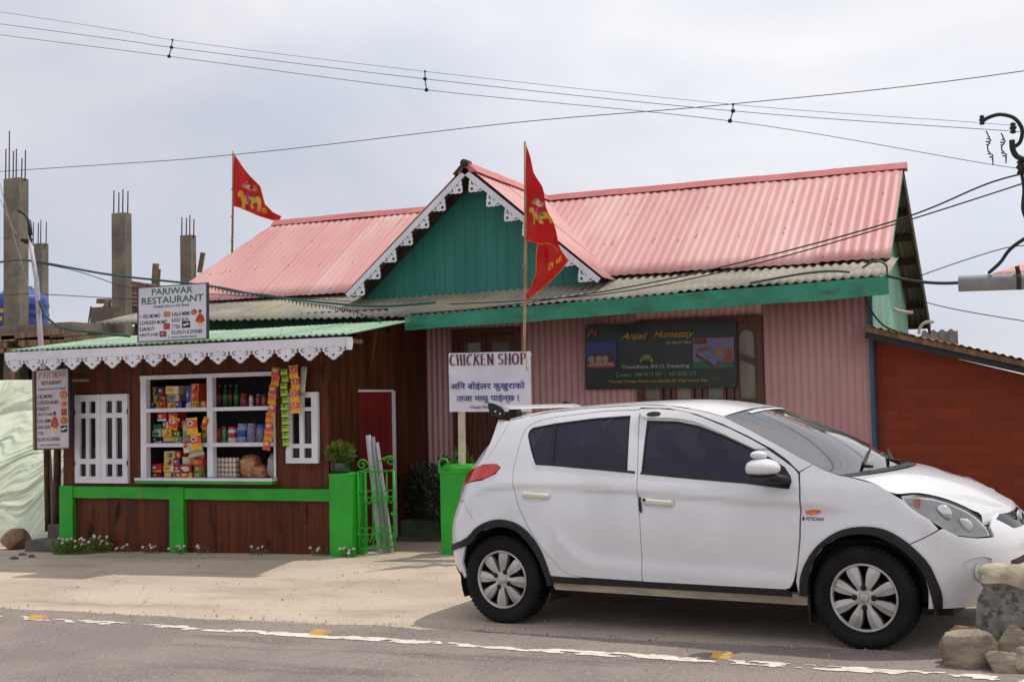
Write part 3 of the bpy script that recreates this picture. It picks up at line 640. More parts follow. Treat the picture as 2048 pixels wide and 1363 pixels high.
# fretwork barge boards: stepped squares hanging from the raking board
def fret():
    outer = [(0,.30),(0,0),(.04,-.03),(.10,.02),(.12,-.06),(.16,-.46),(.26,-.55),(.36,-.50),(.44,-.58),(.56,-.50),(.62,-.40),(.70,-.42),(.76,-.30),(.84,-.28),(.88,-.16),(.96,-.12),(1.0,.0),(1.0,.30)]
    return outer
def barge(side):
    ex = V((side*hw, 0, zdf-zda)); Ls = ex.length; ex.normalize(); ez = V((side*ex.z*-1, 0, abs(ex.x))) if False else V((0,0,1))
    k = 8; st = Ls/k; mb = MB()
    A0 = V((dxm, dY0-.02, zda))
    down = V((0,0,-1)); hor = V((-side, 0, 0))
    # raking board
    nrm = V((ex.z*-side, 0, ex.x*side)); nrm = nrm if nrm.z > 0 else -nrm
    def f(u, v, w_): return A0+ex*u+nrm*v+V((0, w_, 0))
    mb.plate([[(0,-.02-.0),(Ls+.02,-.02),(Ls+.02,-.078),(.0,-.078)]], f, .022)
    k = 7; st = (Ls-.10)/k; dn = .066/abs(ex.x)
    for i in range(k):
        # a square-cornered drop between two points of the board's lower edge
        ua, ub = .07+i*st, .07+(i+.94)*st
        ax_, az_ = side*ex.x*side*ua, ex.z*ua-dn+.01
        bx_, bz_ = ex.x*ub, ex.z*ub-dn+.01
        Wd, Ht = (bx_-ax_), (bz_-az_)
        g = lambda p, q: (ax_+Wd*p, az_+Ht*q)          # p runs outwards, q downwards; the square corner is (0,1)
        out = [g(0,0),g(-.03,.10),g(.02,.20),g(-.05,.34),g(-.02,.48),g(-.08,.62),g(-.05,.76),g(-.09,.90),g(-.03,1.03),g(.10,1.07),g(.22,1.03),g(.36,1.07),g(.50,1.02),g(.64,1.05),g(.78,.98),g(.90,1.02),g(1,1)]
        rc = lambda cx, cy, r, fl: [(cx+(a_ if not fl else -a_)*r, cy+b_*r) for a_, b_ in [(math.cos(R(q)), math.sin(R(q))) for q in range(40, 330, 24)]+[(.25+.6*math.cos(R(q)), .6*math.sin(R(q))) for q in range(310, 40, -30)]]
        c1, c2 = g(.20,.42), g(.62,.82); r = abs(Wd)*.13
        sq = [g(.04,.74),g(.20,.74),g(.20,.92),g(.04,.92)]; tr_ = [g(.34,.56),g(.44,.62),g(.36,.70)]
        mb.plate([out, rc(c1[0], c1[1], r, False), rc(c2[0], c2[1], r, True), sq, tr_], lambda u, v, w_: A0+V((u, w_+.003, v)), .016)
    part('barge_board', mb, M['white'], house)
barge(1); barge(-1)
for s in (-1, 1):
    mb = MB(); a = V((dxm+s*hw*.96, dY0+.03, zdf-.03)); b = V((dxm, dY0+.03, zda-.06)); mb.bar(a, b, .04, .08); mb.bar(a+V((0,.25,0)), b+V((0,.25,0)), .04, .08); part('rafter', mb, M['olddark'], house)
# grey lower roof, fascia, veranda ceiling
zgL, zgM, zgR = at(190, 645, y=GY).z, at(812, 629, y=GY).z, at(1772, 549, y=GY).z
gxL, gxM, gxR = at(190, 652, y=GY).x, at(812, 634, y=GY).x, at(1777, 549, y=GY).x
gy2 = 12.78; sl = (zE-.03-zgR)/(EY-GY); 
roof('lower_roof', (gxM-.1,GY,zgM-.01), (gxR,GY,zgR), (gxR,gy2,zE+.03), (gxM-.1,gy2,zE+.03), M['grey_roof'], nv=4, wl=.088, amp=.011, thick=.006, jit=.02, width=1.0)
roof('lower_roof', (gxL,GY,zgL), (gxM-.05,GY,zgM-.015), (gxM-.05,gy2,zE+.022), (gxL+.6,gy2,zE+.022), M['grey_roof'], nv=4, wl=.088, amp=.011, thick=.006, jit=.02, width=1.0)
fa = MB(); n = 24
for i in range(n):
    pp = []
    for t in (i/n, (i+1)/n):
        x = gxM+(gxR-gxM)*t; zt_ = zgM+(zgR-zgM)*t-.018+.008*noise.noise(V((x*1.2,0,0))); h = .155+.012*noise.noise(V((x*2,3,0)))+.02*t
        pp.append((x, zt_, zt_-h))
    (xa, za, zb_), (xb, zc, zd) = pp
    fa.add([(xa,GY-.03,zb_),(xb,GY-.03,zd),(xb,GY-.03,zc),(xa,GY-.03,za),(xa,GY-.005,zb_),(xb,GY-.005,zd),(xb,GY-.005,zc),(xa,GY-.005,za)], [(0,1,2,3),(5,4,7,6),(3,2,6,7),(1,0,4,5)])
fa.add([(gxM,GY-.03,zgM-.173),(gxM,GY-.03,zgM-.018),(gxM,GY-.005,zgM-.018),(gxM,GY-.005,zgM-.173)], [(0,1,2,3)]); fa.add([(gxR,GY-.03,zgR-.19),(gxR,GY-.005,zgR-.19),(gxR,GY-.005,zgR-.018),(gxR,GY-.03,zgR-.018)], [(0,1,2,3)])
part('fascia', fa, M['teal'], house)
mb = MB(); mb.add([(gxM,GY,zgM-.06),(gxR,GY,zgR-.06),(gxR-.25,HY-.02,2.72),(gxM,HY-.02,2.70)], [(0,1,2,3)])
for i in range(7): x = gxM+.1+i*(gxR-gxM-.5)/6; mb.bar((x,GY+.0,zgM+(zgR-zgM)*i/6-.065), (x,HY-.02,2.70), .05, .05)
part('veranda_ceiling', mb, M['olddark'], house)
# purlins under the right overhang
for k in range(7):
    y = RY+.25+(by-RY-.35)*k/6; z = zR-(y-RY)*(zR-zb)/(by-RY)-.06
    mb = MB(); mb.box((gx-.1, y-.03, z-.04), (hxR-.04, y+.03, z+.03)); part('purlin', mb, M['olddark'], house)
mb = MB(); mb.bar((hxR-.02,RY,zR-.06), (hxR-.02,by,zb-.06), .03, .13); part('rake_board', mb, M['olddark'], house)
mb = MB(); mb.bar((hxR-.02,EY+.05,zE-.02), (hxR-.02,RY,zR-.06), .03, .08); part('rake_board', mb, M['teal'], house)
# ================================================================== GOODS IN THE SHOP WINDOW
GYD = SY+.12
def c3(x, y): return 260+x/4.543, 700+y/4.543          # positions measured on an enlarged view of the window
def wrect(x0, y0, x1, y1, yy=GYD):
    a = at(*c3(x0, y0), y=yy); b = at(*c3(x1, y1), y=yy); return a.x, b.x, b.z, a.z
SHELF = {'t': zs1+.018, 'm': zs2+.018, 'b': oz0+.0}
_gr = random.Random(3)
stack = []
def settle(x0, x1, z0, sh):
    """rest on the shelf or on the highest thing below"""
    if sh is None: return z0
    best = SHELF[sh]
    for a0, a1, top, s in stack:
        ov = min(x1, a1)-max(x0, a0)
        if s == sh and ov > .25*(x1-x0) and top < z0+.05 and top > best: best = top
    return best
def carton(rect, sh, base_c, band, mark, label, dep=.16):
    x0, x1, z0, z1 = wrect(*rect); z0 = settle(x0, x1, z0, sh); x1 -= .004
    if sh: stack.append((x0, x1, z1, sh))
    mb = MB().use(plain(*base_c, rough=.4)); y0 = GYD+_gr.uniform(-.02, .03); e = .004
    mb.add([(x0+e,y0,z0),(x1-e,y0,z0),(x1,y0+dep,z0),(x0,y0+dep,z0),(x0+e,y0,z1-e),(x1-e,y0,z1-e),(x1,y0+dep,z1),(x0,y0+dep,z1)], [(0,3,2,1),(4,5,6,7),(0,1,5,4),(1,2,6,5),(2,3,7,6),(3,0,4,7)])
    W, H = x1-x0, z1-z0; f = lambda u, v, d=.0015: V((x0+e+(W-2*e)*u, y0-d, z0+(H-e)*v))
    mb.use(plain(*band, rough=.4)); k = _gr.choice([0, 1, 2])
    if k == 0: mb.add([f(.62,.05), f(.95,.05), f(.95,.95), f(.75,.95)], [(0,1,2,3)])
    elif k == 1: mb.add([f(.0,.0), f(1,.0), f(1,.28), f(0,.2)], [(0,1,2,3)])
    else: mb.add([f(.55+.3*math.cos(a*.524), .45+.36*math.sin(a*.524)) for a in range(12)], [tuple(range(12))])
    mb.use(plain(*mark, rough=.4)); mb.add([f(.34+.2*math.cos(a*.524), .58+.2*math.sin(a*.524), .003) for a in range(12)], [tuple(range(12))])
    mb.use(plain(*band, rough=.4)); mb.add([f(.24,.54,.0045), f(.44,.56,.0045), f(.44,.64,.0045), f(.24,.62,.0045)], [(0,1,2,3)])
    return solo('carton', mb, None, label, 'carton', 'cartons on the shop window shelves')
YEL, BLU, RED, ORA, CRE, GRN, WHT, DRD, DBL, TEA, GRY, BRN = (236,196,40), (44,64,150), (206,40,36), (232,96,30), (226,208,150), (70,140,50), (230,228,222), (128,26,30), (30,40,92), (60,130,120), (150,150,150), (130,84,50)
T = 'on the top left shelf'
for a in [
 ((165,470,268,520),'t',YEL,BLU,WHT,'yellow carton at the bottom left corner '+T), ((270,465,330,520),'t',ORA,DRD,YEL,'orange carton beside the yellow one at the bottom '+T),
 ((335,470,415,520),'t',YEL,RED,WHT,'yellow carton under the grey picture carton '+T), ((418,465,482,520),'t',BLU,RED,WHT,'small blue carton left of the tall blue packet '+T),
 ((490,320,550,520),'t',(40,70,170),WHT,(90,140,220),'tall blue packet standing '+T), ((562,460,632,520),'t',YEL,ORA,RED,'yellow-orange carton under the two orange packs '+T),
 ((555,378,632,458),'t',ORA,RED,YEL,'lower orange pack in the column beside the tall blue packet'), ((553,302,630,376),'t',(240,88,30),DRD,YEL,'topmost orange pack beside the tall blue packet'),
 ((636,455,700,520),'t',(224,70,40),YEL,WHT,'red-orange carton against the middle post '+T), ((170,405,268,468),'t',CRE,BRN,WHT,'cream carton in the middle of the left stack '+T),
 ((270,405,330,463),'t',DRD,ORA,YEL,'dark red carton between the cream and grey ones '+T), ((335,400,455,468),'t',GRY,CRE,DBL,'grey picture carton second from the top '+T),
 ((165,335,255,403),'t',YEL,BLU,ORA,'yellow carton on top of the cream one '+T), ((257,335,322,403),'t',DBL,RED,WHT,'dark blue carton on top of the dark red one '+T),
 ((330,325,455,398),'t',(232,206,100),WHT,ORA,'pale yellow open carton on top of the grey one '+T)]: carton(*a)
T = 'on the middle left shelf'
for a in [
 ((165,785,282,840),'m',DBL,WHT,CRE,'dark blue and white carton at the bottom left '+T), ((190,730,282,784),'m',(210,226,210),GRN,TEA,'pale green carton on the dark blue one '+T),
 ((180,670,275,729),'m',TEA,WHT,GRN,'teal carton topmost of the left stack '+T), ((290,785,402,840),'m',YEL,BLU,WHT,'yellow and blue carton at the bottom '+T),
 ((288,712,380,784),'m',(240,190,40),ORA,WHT,'yellow carton under the brown one '+T), ((292,642,350,711),'m',BRN,WHT,CRE,'brown carton below the red boxes '+T),
 ((383,735,442,784),'m',GRN,YEL,WHT,'green carton on the yellow and blue one '+T), ((255,566,345,641),'m',RED,WHT,CRE,'left red box at the top of the pile '+T), ((350,566,440,641),'m',(200,46,40),WHT,YEL,'right red box at the top of the pile '+T),
 ((405,785,470,840),'m',(190,170,120),GRN,WHT,'beige carton behind the hanging bags '+T), ((640,640,700,840),'m',(222,190,60),GRN,RED,'tall yellow packet against the middle post '+T), ((352,645,440,734),'m',(90,110,80),CRE,WHT,'grey green carton behind the hanging bags '+T),
 ((472,760,545,840),'m',(200,206,200),TEA,GRN,'white carton behind the hanging bags '+T)]: carton(*a)
T = 'on the bottom left shelf'
for a in [
 ((175,1107,292,1165),'b',DBL,RED,WHT,'dark blue carton at the bottom left corner '+T), ((192,1030,292,1105),'b',RED,YEL,WHT,'red carton on the dark blue one '+T),
 ((300,1105,400,1165),'b',YEL,BLU,WHT,'lowest yellow carton of the stack of three '+T), ((402,1105,452,1165),'b',DRD,YEL,WHT,'dark red carton at the foot of the stack '+T),
 ((295,1045,395,1104),'b',(240,200,50),WHT,BLU,'middle yellow carton of the stack of three '+T), ((397,1045,452,1104),'b',RED,WHT,YEL,'red carton beside the middle yellow one '+T),
 ((290,980,385,1044),'b',(244,190,30),BLU,WHT,'top yellow carton of the stack of three '+T), ((387,980,450,1044),'b',BLU,RED,YEL,'blue carton beside the top yellow one '+T),
 ((300,915,405,979),'b',CRE,BRN,YEL,'cream carton on top of the yellow stack '+T), ((407,915,452,979),'b',(212,60,40),YEL,WHT,'small red carton beside the cream one '+T),
 ((455,1105,577,1165),'b',(224,70,36),YEL,WHT,'red-orange carton at the bottom centre '+T), ((455,1036,572,1104),'b',(150,40,36),CRE,WHT,'maroon and cream carton on the red-orange one '+T),
 ((457,965,575,1035),'b',(216,200,160),ORA,WHT,'beige carton below the silver hanging bags'), ((580,1105,682,1165),'b',(98,150,50),DRD,YEL,'lower olive green carton '+T),
 ((580,1046,674,1104),'b',(86,150,44),RED,YEL,'upper olive green carton '+T), ((580,985,672,1045),'b',ORA,RED,YEL,'orange carton on the olive green ones '+T), ((596,925,668,984),'b',(200,70,40),CRE,YEL,'rust red carton topmost above the olive green ones')]: carton(*a)
def lathe_item(nm, rect, sh, prof, mats, label, cat, grp=None, parts=()):
    x0, x1, z0, z1 = wrect(*rect); z0 = settle(x0, x1, z0, sh); r = (x1-x0)/2; h = z1-z0; c = V(((x0+x1)/2, GYD+r+.02, z0))
    root = thing(nm, c, label, cat, grp)
    for pn, m, pr in prof:
        mb = MB(); mb.lathe([(r*a, h*b) for a, b in pr], c, n=16); part(pn, mb, m, root)
BOT = [(.9,0),(1,.04),(1,.5),(.86,.58),(.4,.80),(.36,.88)]
cola = mat('cola', rgb(40,16,14), .1); green_b = mat('green_bottle', rgb(16,92,44), .1)
for i, (rc, m, cap, lb) in enumerate([((768,310,812,512), cola, (180,30,30), 'dark cola bottle with red label nearest the middle post'), ((818,310,866,512), green_b, (30,120,60), 'green lemonade bottle left of the second cola bottle'),
      ((872,310,912,512), cola, (180,30,30), 'dark cola bottle with red label between the two green bottles'), ((920,310,966,512), green_b, (30,130,60), 'green lemonade bottle, last of the row of four')]):
    lathe_item('bottle', rc, 't', [('glass', m, BOT), ('label', plain(*((190,40,44) if i % 2 == 0 else (40,150,70)), rough=.4), [(1.02,.34),(1.02,.54)]), ('cap', plain(*cap, rough=.4), [(.42,.88),(.42,.99),(.3,1)])], None, lb, 'bottle', 'fizzy drink bottles on the top shelf')
JAR = [(.95,0),(1,.03),(1,.78),(.8,.86)]
LID = [(.84,.86),(.86,.88),(.86,.99),(.8,1)]
def jar_m(c): return mat('jar_%d_%d' % (c[0], c[2]), rgb(*c), .12, col2=rgb(*[min(255, int(q*1.5)) for q in c]), scale=40)
for rc, sh, c, lc, lab, lb in [((940,668,1030,838),'m',(110,120,140),(150,150,160),(50,90,180),'clear plastic jar with a blue and white label'), ((1034,665,1112,838),'m',(104,100,112),(140,140,146),None,'clear plastic jar of grey sweets between two other jars'),
      ((1116,675,1202,838),'m',(84,92,110),(40,96,190),None,'clear plastic jar with a bright blue lid'), ((972,392,1040,512),'t',(110,40,38),(170,30,34),None,'dark red jar beside the green bottles'),
      ((1118,400,1168,512),'t',(96,40,34),(140,140,140),None,'small reddish jar with a grey lid on the top right shelf'), ((1172,405,1220,512),'t',(120,60,44),(120,30,30),None,'small reddish jar with a maroon lid on the top right shelf'), ((1062,410,1098,512),'t',(170,170,172),(190,190,192),None,'slim silver canister on the top right shelf'),
      ((765,712,802,836),'m',(150,34,32),(170,40,40),None,'small red bottle at the left end of the jar shelf'), ((810,692,852,836),'m',(36,120,60),(180,40,40),None,'small green bottle left of the beige pack'), ((858,700,932,836),'m',(200,180,150),(214,90,110),(200,60,90),'beige and pink tub left of the blue labelled jar')]:
    pr = [('body', jar_m(c), JAR), ('lid', plain(*lc, rough=.35), LID)]
    if lab: pr.append(('label', plain(*lab, rough=.4), [(1.02,.3),(1.02,.62)]))
    lathe_item('jar', rc, sh, pr, None, lb, 'jar', 'jars and tubs on the right-hand shelves')
carton((1240,680,1330,838), 'm', (150,70,56), CRE, WHT, 'brown grid patterned pack at the right end of the jar shelf', .1)
# egg trays and eggs
m_tray = mat('pulp_tray', rgb(158,142,122), .9, col2=rgb(130,116,100), scale=20); m_egg = mat('egg_shell', rgb(226,214,200), .5, col2=rgb(216,200,184), scale=8)
ex0, ex1, ezb, ezt = wrect(757, 985, 968, 1165); ezb = SHELF['b']; th = (ezt-ezb)/4; ne = 6; ew = (ex1-ex0)/ne
egg_me = None; TR = ['lowest', 'second lowest', 'second highest', 'topmost']
for t in range(4):
    z = ezb+t*th; mb = MB(); nx = 24; prof = [.010+.012*abs(math.sin(math.pi*i/4)) for i in range(nx+1)]
    y0 = GYD+.0; y1 = GYD+.2
    vs = []; fs = []
    for i in range(nx+1):
        x = ex0+(ex1-ex0)*i/nx; vs += [(x,y0-.006,z+.003),(x,y0,z+prof[i]+.012),(x,y1,z+prof[i]+.012),(x,y1,z+.003)]
    for i in range(nx): a = i*4; fs += [(a,a+4,a+5,a+1),(a+1,a+5,a+6,a+2),(a+3,a+2,a+6,a+7),(a,a+3,a+7,a+4)]
    fs += [(0,1,2,3),(nx*4+3,nx*4+2,nx*4+1,nx*4)]
    mb.add(vs, fs); solo('egg_tray', mb, m_tray, 'grey pulp egg tray, %s of the stack on the bottom shelf' % TR[t], 'egg tray', 'stack of egg trays')
    for r in range(2):
        for i in range(ne):
            c = V((ex0+ew*(i+.5), GYD+.004+r*.05, z+.014))
            if egg_me is None:
                eb = MB(); eb.lathe([(.001,0),(.013,.003),(.021,.014),(.022,.024),(.018,.038),(.010,.047),(.001,.050)], n=12); egg_me = bake('egg', eb, m_egg)
            o = bpy.data.objects.new('egg', egg_me); o.location = c; COL.objects.link(o)
            tag(o, 'white egg in the %s egg tray on the bottom shelf' % TR[t], 'egg', 'white eggs in the stacked trays')
# bread bags
m_bread = mat('bread_in_bag', rgb(150,88,52), .25, col2=rgb(196,132,90), scale=16, stretch=(.6,1,2.2), dirt=rgb(222,200,184), dirt_scale=11, dirt_lo=.58, dirt_hi=.7, coat=.4)  # dirt layer here holds pale highlights painted onto the bag plastic
m_clear = mat('milky_bag', rgb(150,148,150), .25, col2=rgb(176,160,130), scale=9, coat=.4)
for rc, m, lb, rough in [((972,950,1130,1165), m_bread, 'bag of brown bread loaves beside the egg trays', .22), ((1092,1040,1215,1165), m_bread, 'smaller bag of buns right of the bread loaves', .25), ((1226,940,1332,1165), m_clear, 'milky white plastic bag at the right end of the bottom shelf', .2)]:
    x0, x1, z0, z1 = wrect(*rc); z0 = SHELF['b']; mb = MB(); mb.smooth = True
    mb.blob((0, 0, 0), 1, 1, 1, 30, 20, rough*.6, rc[0], 2.2, .93)
    for i, p in enumerate(mb.v):
        q = V([math.copysign(abs(a)**.62, a) for a in p])
        k_ = 1+.05*noise.noise(q*5+V((rc[0], 0, 0)))+.03*math.sin(q.z*14+3*noise.noise(q*2))
        top = max(0, q.z-.55); k_ *= 1-.35*top
        mb.v[i] = V(((x0+x1)/2+q.x*k_*(x1-x0)/2, GYD+.1+q.y*k_*.1, (z0+z1)/2+q.z*(z1-z0)/2))
    mb.sm = [True]*len(mb.f); solo('bread_bag', mb, m, lb, 'bag', 'bagged bread on the bottom shelf')
# hanging packets
def packet(mb, cx, y, cz, w_, h, ang, cols, thick=.03):
    ca, sa = math.cos(ang), math.sin(ang); n = 8; k = 8
    def P(u, v, s):
        bul = thick*(max(0, (1-(2*u-1)**4)*(1-(2*v-1)**4)))*.5
        X_ = (u-.5)*w_*(1-.06*math.sin(math.pi*v)); Z_ = (v-.5)*h
        return V((cx+X_*ca-Z_*sa, y-s*bul+.004*noise.noise(V((u*5+cx*9, v*5, cz*9))), cz+X_*sa+Z_*ca))
    for s in (1, -1):
        vs = [P(i/n, j/k, s) for j in range(k+1) for i in range(n+1)]
        for j in range(k):
            for i in range(n):
                a = j*(n+1)+i; q = (a, a+1, a+n+2, a+n+1)
                c = cols[0]
                if j in (0, k-1): c = cols[3]
                elif ((i-3.5)/2.6)**2+((j-4.6)/1.5)**2 < 1: c = cols[1]
                elif j < 3: c = cols[2]
                mb.use(plain(*c, rough=.3)); mb.add([vs[x] for x in (q if s == 1 else q[::-1])], [(0,1,2,3)], True)
    return P
def logo(mb, P, c1, c2):
    for r, c, d in ((1, c1, .003), (.66, c2, .006)):
        mb.use(plain(*c, rough=.3)); mb.add([P(.47+.27*r*math.cos(a*.5236), .66+.13*r*math.sin(a*.5236), 1)-V((0,d,0)) for a in range(12)], [tuple(range(12))])
YH = SY-.12
OR4 = ((236,84,24), (240,96,30), (244,176,40), (250,200,60)); PK4 = ((214,36,110), (196,214,60), (226,60,120), (240,120,40)); GR4 = ((164,196,44), (70,150,50), (196,214,70), (60,120,40)); OG4 = ((230,120,40), (220,80,40), (240,150,50), (170,200,60))
def strip(pts, cols_list, label, logos=None):
    a = at(*c3(*pts[0]), y=YH); b = at(*c3(*pts[1]), y=YH); wd_ = pts[2]/4.543/2440*12.6; n = len(cols_list)
    root = thing('packet_strip', (b.x, YH, b.z), label, 'snack packets', 'strips of snack packets hung beside the shop window')
    dx, dz = (b.x-a.x)/n, (b.z-a.z)/n; ang = math.atan2(dx, -dz)
    for i, cl in enumerate(cols_list):
        mb = MB(); cx = a.x+dx*(i+.5)+.008*math.sin(i*2.1); cz_ = a.z+dz*(i+.5)
        P = packet(mb, cx, YH+.006*math.sin(i*1.7), cz_, wd_*(1+.05*math.sin(i*3)), math.hypot(dx, dz)*1.04, ang, cl)
        if logos: logo(mb, P, *logos)
        part('packet', mb, None, root)
    mb = MB(); mb.tube([(a.x, YH+.02, a.z), (a.x+.02, YH+.02, a.z+.06), (a.x+.02, 10.05, 2.15)], .003, 5); part('string', mb, M['wire'], root)
strip(((1325,155),(1240,905),88), [PK4,OG4]*4+[PK4], 'leftmost hanging strip of magenta and orange snack packets by the shop window')
strip(((1398,165),(1415,872),76), [GR4]*11, 'middle hanging strip of lime green snack packets by the shop window')
strip(((1482,140),(1506,570),98), [OR4]*4, 'short rightmost hanging strip of orange crisp packets over the small casement', ((250,250,250),(40,50,140)))
mb = MB(); P = packet(mb, at(*c3(1566,280), y=YH+.03).x, YH+.04, at(*c3(1566,280), y=YH+.03).z, .075, .29, -.12, ((176,176,170),(160,160,156),(190,190,186),(150,150,146)), .02)
solo('packet', mb, None, 'silver backed packet hanging behind the orange crisp strip', 'snack packet')
BR = [((410,660),(118,112),-.32,((222,52,30),(240,180,50),(226,70,30),(240,200,50)),'red and yellow crisp bag tilted at the top left of the hanging bunch',True),
      ((574,688),(122,150),.06,OR4,'upper orange crisp bag of the hanging bunch',True), ((602,830),(122,148),.08,OR4,'lower orange crisp bag of the hanging bunch',True),
      ((660,660),(60,110),-.4,((214,70,40),(230,200,60),(200,60,40),(240,180,50)),'red bag seen edge-on at the right of the hanging bunch',False),
      ((492,890),(86,112),.12,((214,208,200),(200,40,36),(220,214,206),(170,40,36)),'white and red packet low on the left of the hanging bunch',False),
      ((482,730),(96,190),.1,((150,150,110),(196,190,150),(120,130,90),(170,160,110)),'olive silver packet behind the orange crisp bags',False), ((560,935),(180,80),.2,((190,180,160),(170,160,140),(200,196,180),(150,140,120)),'crumpled silver packet at the foot of the hanging bunch',False)]
for k, (c, sz, ang, cl, lb, lg) in enumerate(BR):
    p = at(*c3(*c), y=SY-.06); mb = MB(); P = packet(mb, p.x, SY-.06-.03*(k < 3)+.012*k, p.z, sz[0]/4.543/2440*12.9, sz[1]/4.543/2440*12.9, ang, cl, .05)
    if lg: logo(mb, P, (250,250,250), (40,50,140))
    solo('crisp_bag', mb, None, lb, 'crisp bag', 'bunch of crisp bags hanging in the shop window')
# ================================================================== SIGNS
def board_frame(tl, tr, bl, yy):
    """affine board on the plane y=yy from three photo corners; returns f(u,v,w) with u,v in 0..1, v down"""
    a, b, c = at(*tl, y=yy), at(*tr, y=yy), at(*bl, y=yy)
    ux, vx = b-a, c-a
    return lambda u, v, w_=0: a+ux*u+vx*v+V((0, -w_, 0))
def board_mesh(f, th=.02, bumpy=.0):
    mb = MB(); n = 10; vs = []; fs = []
    for j in range(n+1):
        for i in range(n+1):
            vs.append(f(i/n, j/n, 0)+V((0, bumpy*noise.noise(V((i*.5, j*.5, 4))), 0)))
    for j in range(n):
        for i in range(n): a = j*(n+1)+i; fs.append((a+n+1, a+n+2, a+1, a))
    mb.add(vs, fs, True)
    c = [f(0,0,-th), f(1,0,-th), f(1,1,-th), f(0,1,-th), f(0,0,0), f(1,0,0), f(1,1,0), f(0,1,0)]
    mb.add(c, [(0,1,2,3),(1,0,4,5),(2,1,5,6),(3,2,6,7),(0,3,7,4)]); return mb
def frame_mesh(f, wu, wv, d0=-.03, d1=.006):
    mb = MB()
    for u0, v0, u1, v1 in [(-wu,-wv,1+wu,0),(-wu,1,1+wu,1+wv),(-wu,0,0,1),(1,0,1+wu,1)]:
        q = [(u0,v1),(u1,v1),(u1,v0),(u0,v0)]; mb.add([f(a,b,d0) for a, b in q]+[f(a,b,d1) for a, b in q], [(3,2,1,0),(4,5,6,7),(0,1,5,4),(1,2,6,5),(2,3,7,6),(3,0,4,7)])
    return mb
def picture(mb, f, u0, v0, u1, v1, shape, cols, w_=.002):
    ov = lambda a, b, r, s: [f(u0+(u1-u0)*(a+r*math.cos(t*.5236)), v0+(v1-v0)*(b+s*math.sin(t*.5236)), 0) for t in range(12)]
    def poly(pts, c, d):
        mb.use(plain(*c, rough=.5)); q = [p+V((0,-w_-d,0)) for p in pts]
        mb.add(q[::-1], [tuple(range(len(q)))])
    rect = lambda a, b, c, d: [f(u0+(u1-u0)*x, v0+(v1-v0)*y, 0) for x, y in ((a,b),(c,b),(c,d),(a,d))]
    if shape == 'disc': poly(ov(.5,.5,.5,.5), cols[0], 0); poly(ov(.45,.5,.34,.32), cols[1], .001); poly(ov(.6,.4,.16,.12), cols[2], .002)
    elif shape == 'rect': poly(rect(0,0,1,1), cols[0], 0); poly(ov(.5,.5,.36,.32), cols[1], .001); poly(ov(.42,.45,.15,.14), cols[2], .002)
    elif shape == 'two': poly(ov(.3,.5,.3,.48), cols[0], 0); poly(ov(.7,.5,.3,.48), cols[0], .0005); poly(ov(.33,.5,.16,.26), cols[1], .001); poly(ov(.7,.5,.16,.26), cols[1], .0015)
    elif shape == 'person':
        poly([f(u0+(u1-u0)*x, v0+(v1-v0)*y, 0) for x, y in ((.36,.28),(.64,.28),(.86,.44),(1,.74),(.82,.78),(.74,.72),(.74,.88),(.26,.88),(.26,.72),(.18,.78),(0,.74),(.14,.44))], cols[0], 0)
        poly(rect(.22,.84,.78,1), (240,190,110), .001); poly(ov(.5,.17,.14,.13), (190,140,110), .0012); poly(ov(.5,.09,.17,.08), (60,34,30), .002); poly(rect(.4,.6,.6,.8), cols[1], .0015)
    elif shape == 'cups': poly(rect(0,0,1,1), cols[0], 0); poly(ov(.32,.55,.22,.16), cols[1], .001); poly(ov(.68,.42,.2,.15), cols[1], .001)
FOOD = [('two', ((196,110,60),(224,150,60),(160,70,40))), ('rect', ((190,60,50),(170,40,40),(220,120,90))), ('rect', ((110,70,84),(150,90,90),(220,170,160))), ('disc', ((170,90,50),(220,130,50),(200,80,30))), ('cups', ((26,28,40),(220,224,230))), ('person', ((190,60,46),(220,110,60)))]
# --- roof sign
RSY = 9.97
f = board_frame((277,576), (413,566), (277,683), RSY)
u = lambda x: (x-148)/1138; vtl = lambda x, y: (y-(312-(x-148)*.068))/(892-(x-148)*0)      # crop pixels to board units
root = thing('restaurant_sign', f(.5,1,0), 'white menu board with green PARIWAR RESTAURANT heading standing on the pale green roof', 'sign')
part('board', board_mesh(f, .02, .003), M['board_white'], root)
part('frame', frame_mesh(f, .012, .012), plain(60,44,72), root)
mb = MB()
for q in (.1, .86): mb.bar(f(q,.5,-.035), f(q,1.0,-.035), .04, .03)
mb.bar(f(.3,.6,-.05), f(.3,.88,-.3), .03, .03); mb.bar(f(.6,.6,-.05), f(.6,.88,-.3), .03, .03)
part('support', mb, M['rawwood'], root)
def line(t, x0, y0, x1, y1, m, nm='lettering'):
    mb = MB(); put_text(mb, t, f, x0, y0, x1, y1); part(nm, mb, m, root)
def pics(P_):
    for s, a, b, c, d, k in P_:
        mb = MB(); picture(mb, f, a, b, c, d, s, FOOD[k][1]); part('food_picture' if s != 'person' else 'waiter_picture', mb, None, root)
line('PARIWAR', .20,.035,.80,.155, M['lettering_green'], 'heading'); line('RESTAURANT', .05,.19,.955,.315, M['lettering_green'], 'heading')
line('Chattai Dhura S.K Road', .22,.345,.75,.39, M['lettering_dark'])
for t, x0, y0, x1 in [('1. VEG MOMO',.02,.51,.325),('2.CHICKEN MOMO',.02,.63,.43),('3.SALROTI',.02,.745,.24),('4.ROTI SABJI',.02,.86,.295),('5.ALU MIMI',.495,.50,.755),('6.EGG BUN',.495,.61,.74),('7.TEA',.495,.73,.62),('8.LUNCH & DINNER',.495,.835,.945)]: line(t, x0, y0-.008, x1, y0+.062, M['lettering_dark'])
line('CONTACT: 9093663228 / 9906472021', .485,.935,.86,.968, M['lettering_dark'])
